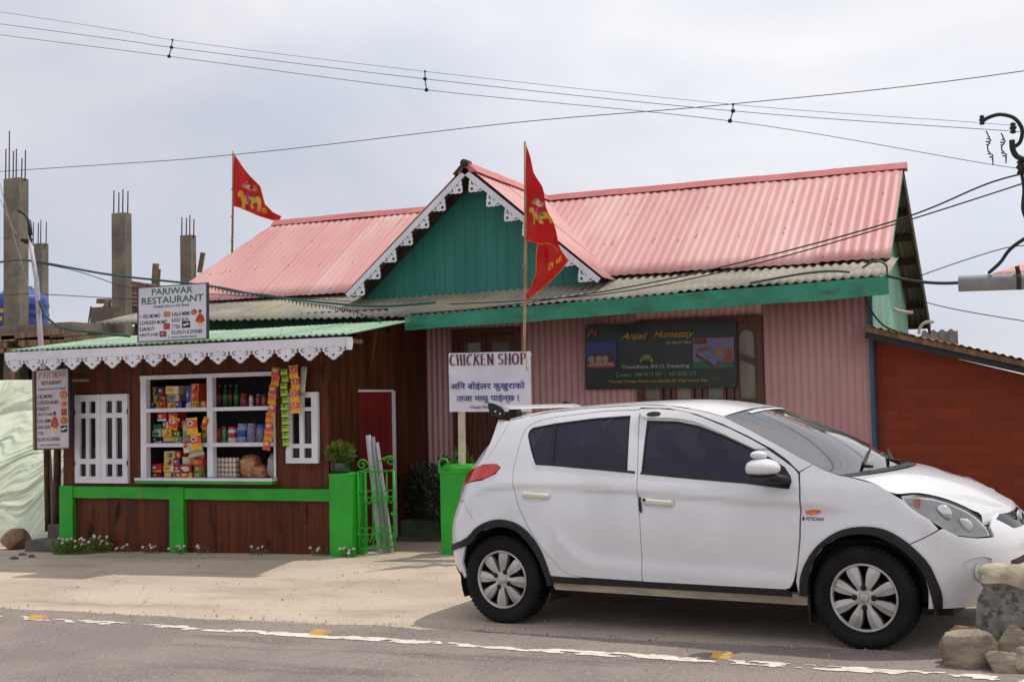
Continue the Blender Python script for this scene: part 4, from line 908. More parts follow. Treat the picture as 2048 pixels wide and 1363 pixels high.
P_ = [('two',.375,.465,.475,.57,0),('rect',.375,.69,.47,.80,1),('rect',.315,.83,.415,.935,2),('disc',.775,.46,.865,.56,3),('cups',.645,.67,.765,.79,4),('person',.84,.47,.975,.76,5)]
pics(P_)
mb = MB(); picture(mb, f, .43,.915,.465,.965, 'disc', ((40,160,80),(240,240,240),(40,160,80))); part('phone_symbol', mb, None, root)
# --- hanging wall sign at the left corner
LSY = 10.36
f = board_frame((72,741), (136,737), (74,897), LSY)
root = thing('menu_sign', f(.5,1,0), 'tall narrow menu board with red PARIWAR heading at the left corner of the restaurant', 'sign')
part('board', board_mesh(f, .02, .002), mat('silver_flex_banner', rgb(206,200,204), .35, col2=rgb(178,170,172), scale=2), root); part('frame', frame_mesh(f, .05, .015), plain(52,40,60), root)
mb = MB(); mb.bar(f(-.09,-.02,-.02), f(-.09,1.02,-.02), .045, .03); mb.bar(f(.5,.1,-.05), f(.5,.1,-.25), .03, .03); mb.bar(f(1.0,.15,-.04), f(1.25,.15,-.2), .03, .03); part('support', mb, M['rawwood'], root)
mb = MB(); put_serif(mb, 'PARIWAR', f, .06,.025,.96,.105, .002, .14); part('heading', mb, mat('red_print', rgb(160,40,40), .5), root)
line('RESTAURANT', .17,.14,.79,.19, M['lettering_dark']); line('Chattai Dhura S.K Road', .06,.225,.9,.255, M['lettering_blue'])
mgp = mat('maroon_grey_print', rgb(96,48,56), .5)
for k, (t, x1) in enumerate([('1.VEG MOMO',.52),('2.CHICKEN MOMO',.70),('3.SALROTI',.40),('4.ROTI SABJI',.50),('5.ALU MIMI',.45),('6.EGG BUN',.42),('7.TEA',.22),('8.LUNCH & DINNER',.73)]): line(t, .02, .312+.078*k, x1, .360+.078*k, mgp)
line('CONTACT: 9093663228 / 9906472021', .1,.945,.72,.967, mgp)
pics([('two',.74,.275,.97,.375,0),('disc',.78,.41,.96,.475,3),('rect',.77,.50,.95,.59,1),('disc',.74,.605,.97,.70,3),('cups',.75,.715,.95,.80,4),('person',.44,.53,.70,.785,5)])
# --- chicken shop sign on its post
CSY = 10.8
f = board_frame((897,706), (1060,702), (899,823), CSY)
pt = at(917, 940, y=CSY)
root = thing('chicken_shop_sign', (pt.x, CSY, pt.z-.1), 'creased white CHICKEN SHOP banner on a cream wooden post behind the white car', 'sign')
part('banner', board_mesh(f, .012, .03), M['board_white'], root)
mb = MB(); mb.bar((at(917,822,y=CSY).x, CSY+.08, f(0,1).z+.3), (pt.x, CSY+.08, pt.z-.05), .085, .04); mb.bar(f(0,.05,-.03), f(1,.05,-.03), .03, .02); mb.bar(f(.96,.0,-.03), f(.96,1.5,-.03), .05, .03)
part('post', mb, mat('cream_post', rgb(206,196,170), .7, col2=rgb(186,174,150), scale=8), root)
fb = lambda u_, v_, w_=0: f(u_, v_, w_)+V((0, .03*noise.noise(V((u_*5, v_*5, 4)))-.004, 0))
def sub_text(s, x0, y0, x1, y1, m, nm):
    mb = MB(); put_text(mb, s, fb, x0, y0, x1, y1, .006); part(nm, mb, m, root)
for t_w, a_, b_ in (('CHICKEN', .01, .565), ('SHOP', .605, .96)):
    mb = MB(); put_serif(mb, t_w, fb, a_,.03,b_,.21, .008, .11); part('heading', mb, M['lettering_maroon'], root)
sub_text('\u0905\u093f\u0928 \u092c\u094b\u0908\u0932\u0930 \u0915\u0941\u0916\u0941\u0930\u093e\u0915\u094b', .02,.49,.935,.655, M['lettering_blue'], 'lettering')
sub_text('\u0924\u093e\u091c\u093e \u092e\u093e\u0938\u0941 \u092a\u093e\u0908\u0928\u094d\u091b !', .085,.70,.86,.86, M['lettering_blue'], 'lettering')
sub_text('Chatai Dhura', .26,.895,.56,.945, M['lettering_dark'], 'lettering')
# --- homestay banner on the pink wall
BY = HY-.07
f = board_frame((1170,651), (1473,640), (1170,779), BY)
root = thing('homestay_banner', f(.5,1,0), 'dark green Anjali Homestay banner with two bed pictures across the pink wall window', 'banner')
part('banner', board_mesh(f, .006, .012), mat('dark_green_banner', rgb(27,36,31), .32, col2=rgb(46,60,44), scale=1.3, lo=.45, hi=.75, spec=.5), root)
fq = lambda u_, v_, w_=0: f(u_, v_, w_+.012)
gold = mat('gold_print', rgb(176,142,46), .5); pgreen = mat('pale_green_print', rgb(98,146,100), .5); grey_p = mat('grey_print', rgb(164,170,164), .5)
def bt(s, x0, y0, x1, y1, m, nm='lettering', sh=0):
    mb = MB(); put_text(mb, s, (lambda a, b, w_: fq(a+(y1-b)*sh, b, w_)), x0, y0, x1, y1, .002); part(nm, mb, m, root)
bt('Anjali', .24,.13,.405,.27, gold, 'heading', .22); bt('Homestay', .46,.12,.71,.26, gold, 'heading', .22)
bt('By North Vibes', .555,.285,.715,.335, grey_p); bt('Chataidhura, SH-12, Darjeeling', .255,.63,.70,.70, grey_p); bt('Contact : 906 4712 531  /  947 5555 372', .215,.745,.745,.81, pgreen); bt('Wooden Cottage Rooms are available for Your Luxury Stay', .165,.855,.82,.915, gold)
mb = MB()
def bp(pts, c, d=.001):
    c = tuple(int(q*.82) for q in c)
    mb.use(plain(*c, rough=.35)); mb.add([fq(a, b, d) for a, b in pts][::-1], [tuple(range(len(pts)))])
bp([(.01,.25),(.22,.25),(.22,.655),(.01,.655)], (56,74,150)); bp([(.01,.60),(.05,.44),(.19,.44),(.215,.60)], (96,40,36), .002); bp([(.015,.655),(.04,.58),(.195,.58),(.21,.655)], (190,160,146), .003); bp([(.015,.68),(.015,.64),(.21,.64),(.21,.68)], (150,30,44), .004)
for q in (.06,.11,.155): bp([(q-.022+.022*math.cos(a*.5236)+.01, .53+.06*math.sin(a*.5236)) for a in range(12)], (196,166,140), .004)
part('bed_picture', mb, None, root); mb = MB()
bp([(.725,.25),(.985,.25),(.985,.705),(.725,.705)], (150,136,180)); bp([(.725,.60),(.985,.60),(.985,.705),(.725,.705)], (40,116,80), .002); bp([(.755,.42),(.82,.38),(.93,.50),(.86,.66)], (120,130,180), .003); bp([(.74,.47),(.86,.66),(.86,.71),(.745,.53)], (96,46,32), .004); bp([(.86,.66),(.955,.52),(.955,.59),(.86,.71)], (150,84,44), .004); bp([(.75,.42),(.83,.38),(.83,.41),(.75,.46)], (140,76,50), .005)
bp([(.73,.255),(.815,.255),(.815,.34),(.73,.34)], (140,40,60), .003); bp([(.86+.03*math.cos(a*.5236)+.03, .46+.06*math.sin(a*.5236)) for a in range(12)], (196,140,60), .006); bp([(.955+.022*math.cos(a*.5236), .52+.1*math.sin(a*.5236)) for a in range(12)], (190,50,56), .006)
part('bed_picture', mb, None, root); mb = MB()
bp([(.42+.045*math.cos(R(10*a)), .60-.125*math.sin(R(10*a))) for a in range(19)], (150,166,80), .002)
for q in (.395,.41,.425,.44): bp([(q-.009,.605),(q+.009,.605),(q,.51)], (30,44,36), .003)
part('tree_logo', mb, None, root); mb = MB()
bp([(.015,.17),(.045,.06),(.06,.06),(.085,.17),(.07,.17),(.052,.10),(.03,.17)], (150,120,70), .002); bp([(.05,.06),(.066,.06),(.07,.12),(.082,.06),(.09,.17),(.07,.17)], (170,70,50), .003)
part('monogram', mb, None, root)
mb = MB()
for a, b in ((.015,.97),(.49,.97),(.985,.97),(.015,.03),(.985,.03)): mb.lathe([(.008,-.02),(.008,.0)], f(a, b, .012), 'y', 8)
part('eyelets', mb, M['steel'], root)

# ================================================================== FLAGS
m_flag = mat('red_satin_flag', rgb(216,34,22), .42, col2=rgb(194,20,20), scale=3, spec=.4)
t_ = m_flag.node_tree; b_ = t_.nodes['Principled BSDF']; tr_ = t_.nodes.new('ShaderNodeBsdfTranslucent'); tr_.inputs[0].default_value = rgb(225,50,20); ms = t_.nodes.new('ShaderNodeMixShader'); ms.inputs[0].default_value = .35
t_.links.new(b_.outputs[0], ms.inputs[1]); t_.links.new(tr_.outputs[0], ms.inputs[2]); t_.links.new(ms.outputs[0], t_.nodes['Material Output'].inputs[0])
def flag(name, label, pole_pts, poly, yy, emblem, words, trim, wave, pr=.014):
    base = at(*pole_pts[-1], y=yy); root = thing(name, base, label, 'flag', None)
    mb = MB(); mb.tube([at(*p, y=yy) for p in pole_pts], [pr*.75]+[pr]*(len(pole_pts)-1), 8)
    for q in (.35, .6, .82): p0 = at(*pole_pts[0], y=yy).lerp(base, q); mb.tube([p0+V((0,0,-.012)), p0+V((0,0,.012))], pr*1.25, 8)
    part('pole', mb, mat('bamboo_pole', rgb(176,140,104), .7, col2=rgb(150,112,80), scale=8), root)
    x0 = min(a for a, b in poly); y0 = min(b for a, b in poly)
    def F(px, py, w_):
        d = wave*(math.sin((px-x0)*.09+(py-y0)*.05)+.5*math.sin((px-x0)*.21-(py-y0)*.06+1))*min(1, abs(px-x0)/25)
        p = at(px, py, y=yy); return p+V((0, d-w_, 0))
    # dense triangulated cloth
    mb = MB(); bd = []
    for i in range(len(poly)):
        a, b = poly[i], poly[(i+1) % len(poly)]; n = max(1, int(math.hypot(b[0]-a[0], b[1]-a[1])/5))
        bd += [(a[0]+(b[0]-a[0])*k/n, a[1]+(b[1]-a[1])*k/n) for k in range(n)]
    def ins(x, y):
        c = False; j = len(poly)-1
        for i in range(len(poly)):
            if (poly[i][1] > y) != (poly[j][1] > y) and x < (poly[j][0]-poly[i][0])*(y-poly[i][1])/(poly[j][1]-poly[i][1])+poly[i][0]: c = not c
            j = i
        return c
    x1 = max(a for a, b in poly); y1 = max(b for a, b in poly)
    pts = [V(p) for p in bd]; ed = [(i, (i+1) % len(bd)) for i in range(len(bd))]
    gx = x0+3
    while gx < x1:
        gy = y0+3
        while gy < y1:
            if ins(gx, gy) and min(math.hypot(gx-a, gy-b) for a, b in bd) > 2.5: pts.append(V((gx, gy)))
            gy += 5
        gx += 5
    ov, oe, of, *_ = delaunay_2d_cdt(pts, ed, [], 1, 1e-4)
    mb.add([F(p.x, p.y, 0) for p in ov], [tuple(t) for t in of], True); mb.add([F(p.x, p.y, -.003) for p in ov], [tuple(t)[::-1] for t in of], True)
    cl = part('cloth', mb, m_flag, root)
    mb = MB()
    for pl, c in emblem:
        mb.use(plain(*c, rough=.5)); q = [V(p) for p in pl]; o2, e2, f2, *_ = delaunay_2d_cdt(q, [(i, (i+1) % len(q)) for i in range(len(q))], [], 1, 1e-4)
        mb.add([F(p.x, p.y, .006) for p in o2], [tuple(t) for t in f2])
    if emblem: part('emblem', mb, None, cl)
    yl = mat('yellow_print', rgb(230,180,50), .5)
    mb = MB()
    for s, a, b, c, d, sk in words: put_text(mb, s, lambda px, py, w_: F(px, py+(px-a)*sk, w_), a, b, c, d, .006)
    part('lettering', mb, yl, cl)
    mb = MB()
    for pl in trim: mb.tube([F(a, b, .002) for a, b in pl], .006, 5)
    part('fringe', mb, mat('gold_fringe', rgb(214,120,40), .5), cl)
    return root
def ell(cx, cy, rx, ry, n=10): return [(cx+rx*math.cos(2*math.pi*k/n), cy+ry*math.sin(2*math.pi*k/n)) for k in range(n)]
def rider(ox, oy, s, lean=0):
    q = lambda pts: [(ox+a*s+b*lean, oy+b*s) for a, b in pts]
    Y_, MG, CR, GN, HR = (214,166,40), (196,40,120), (222,200,170), (40,110,60), (90,50,40)
    e = [(q([(-14,6),(-6,2),(6,6),(16,4),(22,10),(24,24),(20,26),(17,16),(6,18),(10,26),(4,28),(-2,18),(-8,18),(-8,26),(-14,28),(-12,18)]), Y_), (q(ell(-14,0,5,6)), Y_), (q([(-8,-2),(0,-4),(2,6),(4,18),(-4,20),(-7,10)]), MG), (q([(4,2),(10,2),(11,12),(5,12)]), GN),
         (q(ell(1,-7,4,5)), (190,50,70)), (q(ell(0,-16,3.4,4)), CR), (q(ell(0,-18.5,4,2.6)), HR)]
    for a in (150, 165, 180, 195, 210, 225, -10, 8, 26, 44):
        dx, dy = math.cos(R(a)), -math.sin(R(a)); L_ = 15 if a > 90 else 12
        if a > 90: dx, dy = math.cos(R(a-70)*1.0), -math.sin(R(a-70)); dx = -abs(dx)
        nx, ny = -dy*.7, dx*.7
        e.append((q([(1+nx,-8+ny),(1-nx,-8-ny),(1+dx*L_-nx*.5,-8+dy*L_-ny*.5),(1+dx*L_+nx*.5,-8+dy*L_+ny*.5)]), CR))
    return e
JAI = '\u091c\u092f \u092e\u093e\u0924\u093e'; DI = '\u0926\u0940'
flag('red_flag', 'triangular red flag with gold embroidery flying behind the left end of the roof', [(466,302),(466,400),(464,520)], [(468,308),(485,333),(500,350),(517,372),(532,409),(545,424),(560,432),(557,441),(545,440),(523,433),(500,424),(480,415),(465,411)], 14.9,
     rider(498, 388, 1.1), [(JAI, 516,404,524,412,.2), (JAI, 517,414,535,424,.25)], [[(468,308),(485,333),(500,350),(517,372),(532,409),(545,424)], [(465,411),(480,415),(500,424),(523,433),(545,440)]], .03, .016)
flag('red_flag', 'long torn red flag on a bamboo pole in front of the lace gable', [(1050,283),(1051,480),(1050,600),(1048,720),(1046,900),(1045,1000)], [(1051,287),(1058,310),(1068,345),(1082,372),(1090,405),(1105,440),(1112,470),(1125,500),(1136,520),(1120,540),(1098,565),(1075,585),(1055,598),(1052,590),(1064,570),(1071,545),(1072,510),(1075,488),(1060,482),(1048,480),(1048,400)], 10.95,
     rider(1077, 420, 1.05, .12), [(DI+' \u092e\u093e', 1099,532,1126,546,-.95)], [[(1051,481),(1062,482),(1078,488),(1095,486),(1108,492),(1120,505)], [(1136,520),(1120,540),(1098,565),(1075,585),(1055,598)], [(1075,488),(1072,510),(1071,545),(1064,570)]], .035, .016)
# ================================================================== GATE, PILLARS, PLANTS
def pillar(pxl, pxr, ptop, pbot, y0, label, cap):
    a = at(pxl, pbot, y=y0); b = at(pxr, ptop, y=y0); x0, x1, z1 = a.x, b.x, b.z; dpt = .30; zb_ = gz(x0, y0)-.1
    mb = MB(); n = 10; vs = []; fs = []
    for i in range(n+1):
        z = zb_+(z1-zb_)*i/n; d = lambda s: .004*noise.noise(V((s, z*4, pxl)))
        vs += [(x0+d(1),y0+d(2),z),(x1+d(3),y0+d(4),z),(x1+d(5),y0+dpt,z),(x0+d(6),y0+dpt,z)]
    for i in range(n):
        for k in range(4): q = i*4+k; r = i*4+(k+1) % 4; fs.append((q, r, r+4, q+4))
    fs.append((n*4, n*4+1, n*4+2, n*4+3)); mb.add(vs, fs)
    if cap:
        mb.box((x0-.012, y0-.012, z1-.03), (x1+.012, y0+dpt+.012, z1+.02))
        mb.add([(x0,y0,z1+.02),(x1,y0,z1+.02),(x1,y0+dpt,z1+.02),(x0,y0+dpt,z1+.02),(x0+.03,y0+.03,z1+.05),(x1-.03,y0+.03,z1+.05),(x1-.03,y0+dpt-.03,z1+.05),(x0+.03,y0+dpt-.03,z1+.05)], [(0,1,5,4),(1,2,6,5),(2,3,7,6),(3,0,4,7),(4,5,6,7)])
    solo('gate_pillar', mb, M['green'], label, 'pillar', 'bright green gate pillars'); return x0, x1, z1, dpt
PLY = SY-.16; PRY = 10.72
lx0, lx1, lz, ld = pillar(660, 703, 947, 1107, PLY, 'bright green gate pillar with a potted bush on top', False)
rx0_, rx1_, rz, rd = pillar(883, 931, 940, 1112, PRY, 'bright green capped gate pillar behind the tail of the white car', True)
def leaves(mb, c, rx, ry, rz_, n, ln, wd_, seed, up=.5, droop=.0):
    rnd = random.Random(seed)
    for _ in range(n):
        d = V((rnd.gauss(0,1), rnd.gauss(0,1), rnd.gauss(0,1))).normalized(); k = rnd.random()**.45
        p = V(c)+V((d.x*rx*k, d.y*ry*k, d.z*rz_*k))
        t = (d+V((rnd.gauss(0,.5), rnd.gauss(0,.5), up+rnd.gauss(0,.4)-droop))).normalized(); s_ = t.cross(V((rnd.gauss(0,1), rnd.gauss(0,1), rnd.gauss(0,1)))).normalized()
        l = ln*rnd.uniform(.6, 1.3); w2 = wd_*rnd.uniform(.7, 1.2)/2; nn = s_.cross(t)*l*.12
        mb.add([p, p+t*l*.45+s_*w2+nn, p+t*l, p+t*l*.45-s_*w2+nn], [(0,1,2),(0,2,3)])
pc = at(681, 925, y=PLY+.15)
plant = thing('potted_plant', (pc.x, PLY+.15, lz), 'small round bush in a black plastic bag pot on the left gate pillar', 'potted plant')
mb = MB(); mb.lathe([(.075,0),(.10,.02),(.105,.09),(.112,.10),(.10,.095),(.02,.09)], (pc.x, PLY+.15, lz), n=18); part('pot', mb, mat('black_plastic', rgb(40,40,42), .25, col2=rgb(90,90,92), scale=12), plant)
mb = MB(); leaves(mb, (pc.x, PLY+.15, lz+.19), .135, .12, .105, 1500, .05, .009, 5, .45); part('foliage', mb, mat('fine_bush_leaf', rgb(74,98,36), .5, col2=rgb(134,150,64), scale=12, lo=.4, hi=.6), plant)
# iron gate, swung inwards on the left pillar
gate = None
G0 = at(705, 1105, y=PLY+.14); GX1 = at(783, 1100, y=PLY+.25)
ga = V((lx1+.015, PLY+.1, 0)); gb = V((GX1.x, PLY+.32, 0)); gl = (gb-ga).length; gd = (gb-ga).normalized(); zb0 = gz(ga.x, ga.y)+.02
gt0 = at(712, 943, y=PLY+.1).z; gt1 = at(778, 917, y=PLY+.3).z
gate = thing('garden_gate', (ga.x, ga.y, zb0), 'bright green wrought iron gate with rings and scrolls half open beside the left pillar', 'gate')
Q = lambda u, z: ga+gd*(u*gl)+V((0,0,z))
mg = MB(); zt0 = gt0-.0
H_ = zt0-zb0
mb = MB()
for u_ in (0, 1): mb.tube([Q(u_, zb0), Q(u_, zt0)], .014, 8)
mb.tube([Q(0, zt0), Q(1, zt0)], .010, 8); mb.tube([Q(0, zb0+.05), Q(1, zb0+.05)], .010, 8)
mb.tube(spline([Q(0, zt0), Q(.35, zt0+.04), Q(.75, zt0+.13), Q(1, gt1)]), .008, 6); part('frame', mb, M['green'], gate)
for i in range(1, 5):
    u_ = i/5; mb = MB(); mb.tube([Q(u_, zb0+.05), Q(u_, zt0)], .0075, 6); part('bar', mb, M['green'], gate)
for zz in (.27, .72):
    for i in range(5):
        mb = MB(); c = Q((i+.5)/5, zb0+H_*zz); r = gl*.085
        if zz == .27 or True: mb.tube([c+gd*(r*math.cos(R(a)))+V((0,0,r*1.15*math.sin(R(a)))) for a in range(0, 361, 24)], .006, 5, False)
        part('ring', mb, M['green'], gate)
for i in range(5):
    c = Q((i+.5)/5, zb0+.12); r = gl*.1; mb = MB(); mb.tube([c+gd*(-r)+V((0,0,.12)), c+gd*(-r*.4)+V((0,0,.02)), c+V((0,0,-.02)), c+gd*(r*.4)+V((0,0,.02)), c+gd*r+V((0,0,.12))], .006, 5); part('scroll', mb, M['green'], gate)
    c = Q((i+.5)/5, zt0-.3); mb = MB(); mb.tube(spline([c+gd*(-r)+V((0,0,.16)), c+gd*(-r*.8)+V((0,0,.05)), c+V((0,0,-.02)), c+gd*(r*.8)+V((0,0,.05)), c+gd*r+V((0,0,.16))], 3), .006, 5); part('scroll', mb, M['green'], gate)
def spiral(c, r0, s, mbx, zs=1): mbx.tube([c+gd*(s*r0*(1-k/26)*math.cos(k*.42))+V((0,0,zs*r0*(1-k/26)*math.sin(k*.42))) for k in range(22)], .008, 6)
for u_, z_, s in ((.12, zt0+.07, 1), (.9, gt1-.02, -1)):
    mb = MB(); spiral(Q(u_, z_), .055, s, mb); part('scroll', mb, M['green'], gate)
mb = MB(); mb.bar(Q(.9, zb0+H_*.47), Q(1.06, zb0+H_*.475), .02, .03); part('latch', mb, M['green'], gate)
mb = MB(); 
for zz in (.25, .75): mb.bar(Q(-.06, zb0+H_*zz), Q(.02, zb0+H_*zz), .03, .03)
part('hinge_strap', mb, M['green'], gate)
mb = MB(); mb.tube(spline([V((rx0_+.05+.05*math.cos(R(a)), PRY-.02, rz+.06+.055*math.sin(R(a)))) for a in range(-90, 250, 40)]), .012, 6); mb.tube([V((rx0_+.04, PRY-.02, rz+.02)), V((rx0_+.16, PRY-.02, rz+.045))], .01, 6)
solo('iron_scroll', mb, M['green'], 'small green iron scroll of a gate leaf on the capped pillar', 'gate')
# leaning boards behind the gate
for k, (u_, tl, hh, c, lb) in enumerate([(.02,.30,1.2,(214,212,218),'white trim board leaning behind the green gate, nearest the pillar'), (.13,.36,1.18,(176,174,182),'grey trim board leaning in the middle behind the green gate'), (.24,.40,1.12,(200,196,204),'pale trim board leaning furthest right behind the green gate')]):
    a = Q(u_+.10+tl, 0); a.z = gz(a.x, a.y); a.y += .12; b = Q(u_, 0); b.z = gz(a.x, a.y)+hh*.98; b.y += .2
    mb = MB(); mb.bar(a, b, .05, .02, (0,1,0)); mb.bar(a+V((.015,-.02,0)), b+V((.015,-.02,0)), .018, .01, (0,1,0)); solo('trim_board', mb, mat('trim_board_%d' % k, rgb(*c), .5, col2=tuple(q*.7 for q in rgb(*c)[:3])+(1,), scale=3, stretch=(3,3,.4)), lb, 'board', 'boards leaning behind the gate')
# planting and step in the dark passage
def shrub(name, c, r, n, ln, wd_, seed, m, label, stem=True, grp=None, cat='shrub'):
    t = thing(name, (c[0], c[1], gz(c[0], c[1])), label, cat, grp)
    mb = MB(); leaves(mb, c, r[0], r[1], r[2], n, ln, wd_, seed); part('foliage', mb, m, t)
    if stem:
        mb = MB(); z = gz(c[0], c[1])-.05; rnd = random.Random(seed)
        for _ in range(5): mb.tube([(c[0]+rnd.uniform(-.04,.04), c[1], z), (c[0]+rnd.uniform(-.6,.6)*r[0], c[1]+rnd.uniform(-.4,.4)*r[1], c[2]+r[2]*.3)], [.012,.005], 5)
        part('stem', mb, M['olddark'], t)
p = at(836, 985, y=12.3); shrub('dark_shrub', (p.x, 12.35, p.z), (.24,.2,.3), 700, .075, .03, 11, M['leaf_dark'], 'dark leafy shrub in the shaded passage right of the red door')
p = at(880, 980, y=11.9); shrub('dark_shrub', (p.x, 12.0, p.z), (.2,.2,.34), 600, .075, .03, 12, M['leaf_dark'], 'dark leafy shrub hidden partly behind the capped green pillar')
p = at(925, 935, y=11.3); shrub('leafy_plant', (p.x, 11.3, p.z), (.12,.1,.15), 160, .09, .03, 13, M['leaf'], 'small green plant showing above the capped pillar and car tail', cat='plant')
mb = MB(); a = at(796, 1040, y=12.1); b = at(885, 1075, y=12.1); mb.box((a.x, 12.1, -.3), (b.x+.3, 12.7, a.z)); mb.box((a.x, 11.75, -.3), (b.x+.3, 12.097, a.z-.17))
solo('house_step', mb, mat('mossy_green_step', rgb(96,108,72), .9, col2=rgb(72,76,60), scale=4, bump=.3), 'low mossy green step below the dark shrubs at the passage end', 'step')
# flowers along the base
m_pet = mat('pale_pink_petal', rgb(232,190,200), .6, col2=rgb(240,224,228), scale=30); m_eye = mat('flower_eye', rgb(190,90,110), .6)
def daisy_clump(cx, cy, rx, ry, h, nl, nf, seed, label, hz=None):
    z = gz(cx, cy); t = thing('daisy_plant', (cx, cy, z), label, 'flowering plant', 'pink daisies along the restaurant base'); rnd = random.Random(seed)
    mb = MB(); leaves(mb, (cx, cy, z+h*.35), rx, ry, h*.55, nl, .035, .016, seed); part('foliage', mb, M['leaf'], t)
    for k in range(nf):
        a = rnd.uniform(0, 6.28); q = math.sqrt(rnd.random()); x = cx+rx*1.05*q*math.cos(a); y = cy+ry*q*math.sin(a)-.02; zz = z+h*rnd.uniform(.6, 1.1)
        fl = MB(); fl.use(M['leaf']).tube([(cx+(x-cx)*.6, cy+(y-cy)*.6, z+.01), (x, y, zz)], .0025, 4)
        nrm = V((rnd.uniform(-.5,.5), -.75, .7)).normalized(); s1 = nrm.cross(V((0,0,1))).normalized(); s2 = nrm.cross(s1); c = V((x, y, zz)); r = .017
        fl.use(m_pet)
        for j in range(8):
            an = j*.785; d = s1*math.cos(an)+s2*math.sin(an); e = s1*(-math.sin(an))+s2*math.cos(an)
            fl.add([c, c+d*r*.6+e*r*.3+nrm*.003, c+d*r, c+d*r*.6-e*r*.3+nrm*.003], [(0,1,2,3)])
        fl.use(m_eye).add([c+nrm*.004+s1*(.005*math.cos(j*1.05))+s2*(.005*math.sin(j*1.05)) for j in range(6)], [tuple(range(6))])
        part('flower', fl, None, t)
p = at(140, 1108, y=10.4); daisy_clump(p.x+.05, 10.35, .26, .12, .15, 900, 16, 21, 'largest pink daisy clump at the foot of the left corner green post')
p = at(195, 1098, y=10.48); daisy_clump(p.x, 10.47, .2, .06, .17, 360, 14, 22, 'pink daisy clump right of the corner post under the plank panel')
for k, (px, nf, lb) in enumerate([(245,6,'thin pink daisies under the left plank panel, middle of it'), (300,9,'pink daisies just left of the middle green post'), (355,9,'white and pink daisies at the foot of the middle green post'), (410,6,'few daisies just right of the middle green post'), (520,3,'tiny daisies under the middle of the right plank panel'), (640,4,'tiny daisies left of the gate pillar foot'), (705,9,'white daisies at the foot of the green gate')]):
    p = at(px, 1102, y=SY-.12); daisy_clump(p.x, SY-.12 if k < 6 else PLY-.03, .11, .03, .085, 34, max(3, nf*2//3), 30+k, lb)

# ================================================================== LEFT SIDE: steps, poles, sheet, rock
sx1 = XL-.02
mb = MB(); a = at(50, 1080, y=10.45); b = at(95, 1048, y=10.75)
mb.box((a.x, 10.45, -.5), (sx1, 10.75, a.z)); mb.box((b.x, 10.753, -.5), (sx1, 11.2, b.z)); solo('concrete_steps', mb, M['concrete_dk'], 'two rough grey concrete steps at the left corner of the restaurant', 'steps')
def pole(nm, pts, r, m, label, cat, grp=None, extra=None):
    mb = MB(); mb.tube(pts, r, 10); return solo(nm, mb, m, label, cat, grp)
bark = mat('bark_pole', rgb(104,78,56), .85, col2=rgb(66,48,36), scale=6, stretch=(4,4,1), bump=.4, bscale=20)
pole('timber_post', [at(96,1062,y=10.9), at(92,880,y=10.9), at(94,745,y=10.9)], [.034,.03,.028], bark, 'left of the two rough timber posts below the menu board', 'post', 'rough timber posts beside the restaurant')
pole('timber_post', [at(113,1052,y=10.85), at(115,880,y=10.85), at(112,745,y=10.85)], [.046,.04,.036], bark, 'right rough timber post touching the restaurant corner', 'post', 'rough timber posts beside the restaurant')
# tarpaulin over the heap
m_tarp = mat('cream_tarpaulin', rgb(220,224,196), .5, col2=rgb(200,212,186), scale=1.5, dirt=rgb(190,188,166), dirt_scale=2.4, dirt_stretch=(1,1,2), spec=.4, bump=.25, bscale=60)
mb = MB(); n1, n2 = 260, 130; vs = []; fs = []
for j in range(n2+1):
    v = j/n2
    for i in range(n1+1):
        u_ = i/n1; x = -13.2+u_*(13.2+XL-.06); 
        z = -.15+2.08*v; y = 10.98+1.75*v-.34*math.sin(math.pi*min(1, v*1.25))*(.7+.3*math.sin(u_*3+1))
        # folds fan out from the upper right corner and sag towards the lower left
        dx_, dz_ = x-(XL+.5), z-1.75; an = math.atan2(-dz_, -dx_); rr = math.hypot(dx_, dz_)
        an += .22*noise.noise(V((x*.7, z*.7, 3)))+.12*noise.noise(V((x*2.1, z*2.1, 5)))
        am = .4+1.1*abs(noise.noise(V((an*4, rr*.9, 8))))
        rg = lambda f1, f2, o_: 1-2*abs(noise.noise(V((an*f1, rr*f2, o_))))
        y -= (.045*rg(9, .8, 1)+.036*rg(21, 1.1, 7)+.020*rg(47, 1.6, 4)+.010*rg(90, 2.4, 2))*min(1, rr*.8)+.10*noise.noise(V((x*1.2, z*1.2, 2)))+.006*noise.noise(V((x*9, z*11, 2)))
        z += .06*noise.noise(V((x*.9, 7, 0)))*v
        vs.append((x, y, z))
for j in range(n2):
    for i in range(n1): a = j*(n1+1)+i; fs.append((a, a+1, a+n1+2, a+n1+1))
n0 = len(vs)
for i in range(n1+1): x, y, z = vs[n2*(n1+1)+i]; vs.append((x, y+1.2, z-.25))
for i in range(n1): a = n2*(n1+1)+i; fs.append((a, a+1, n0+i+1, n0+i))
mb.add(vs, fs, True); solo('tarpaulin', mb, m_tarp, 'creased cream tarpaulin draped over a heap left of the restaurant', 'tarpaulin')
m_rock = mat('brown_rock', rgb(150,124,92), .9, col2=rgb(106,84,62), scale=5, bump=.6, bscale=14, dirt=rgb(86,72,56), dirt_scale=4)
m_rockg = mat('tan_grey_rock', rgb(166,152,132), .9, col2=rgb(120,108,94), scale=5, stretch=(1,1,2.5), bump=.6, bscale=14, dirt=rgb(190,180,160), dirt_scale=6)
def rock(c, r, seed, m, label, rough=.35, name='rock', grp=None, n=34):
    mb = MB(); mb.stone(c, r[0]*1.08, r[1]*1.1, r[2]*1.1, seed); return solo(name, mb, m, label, 'rock', grp)
p = at(33, 1078, y=10.72); rock((p.x, 10.72, p.z), (.16,.15,.115), 3, m_rock, 'round brown rock at the foot of the cream tarpaulin')
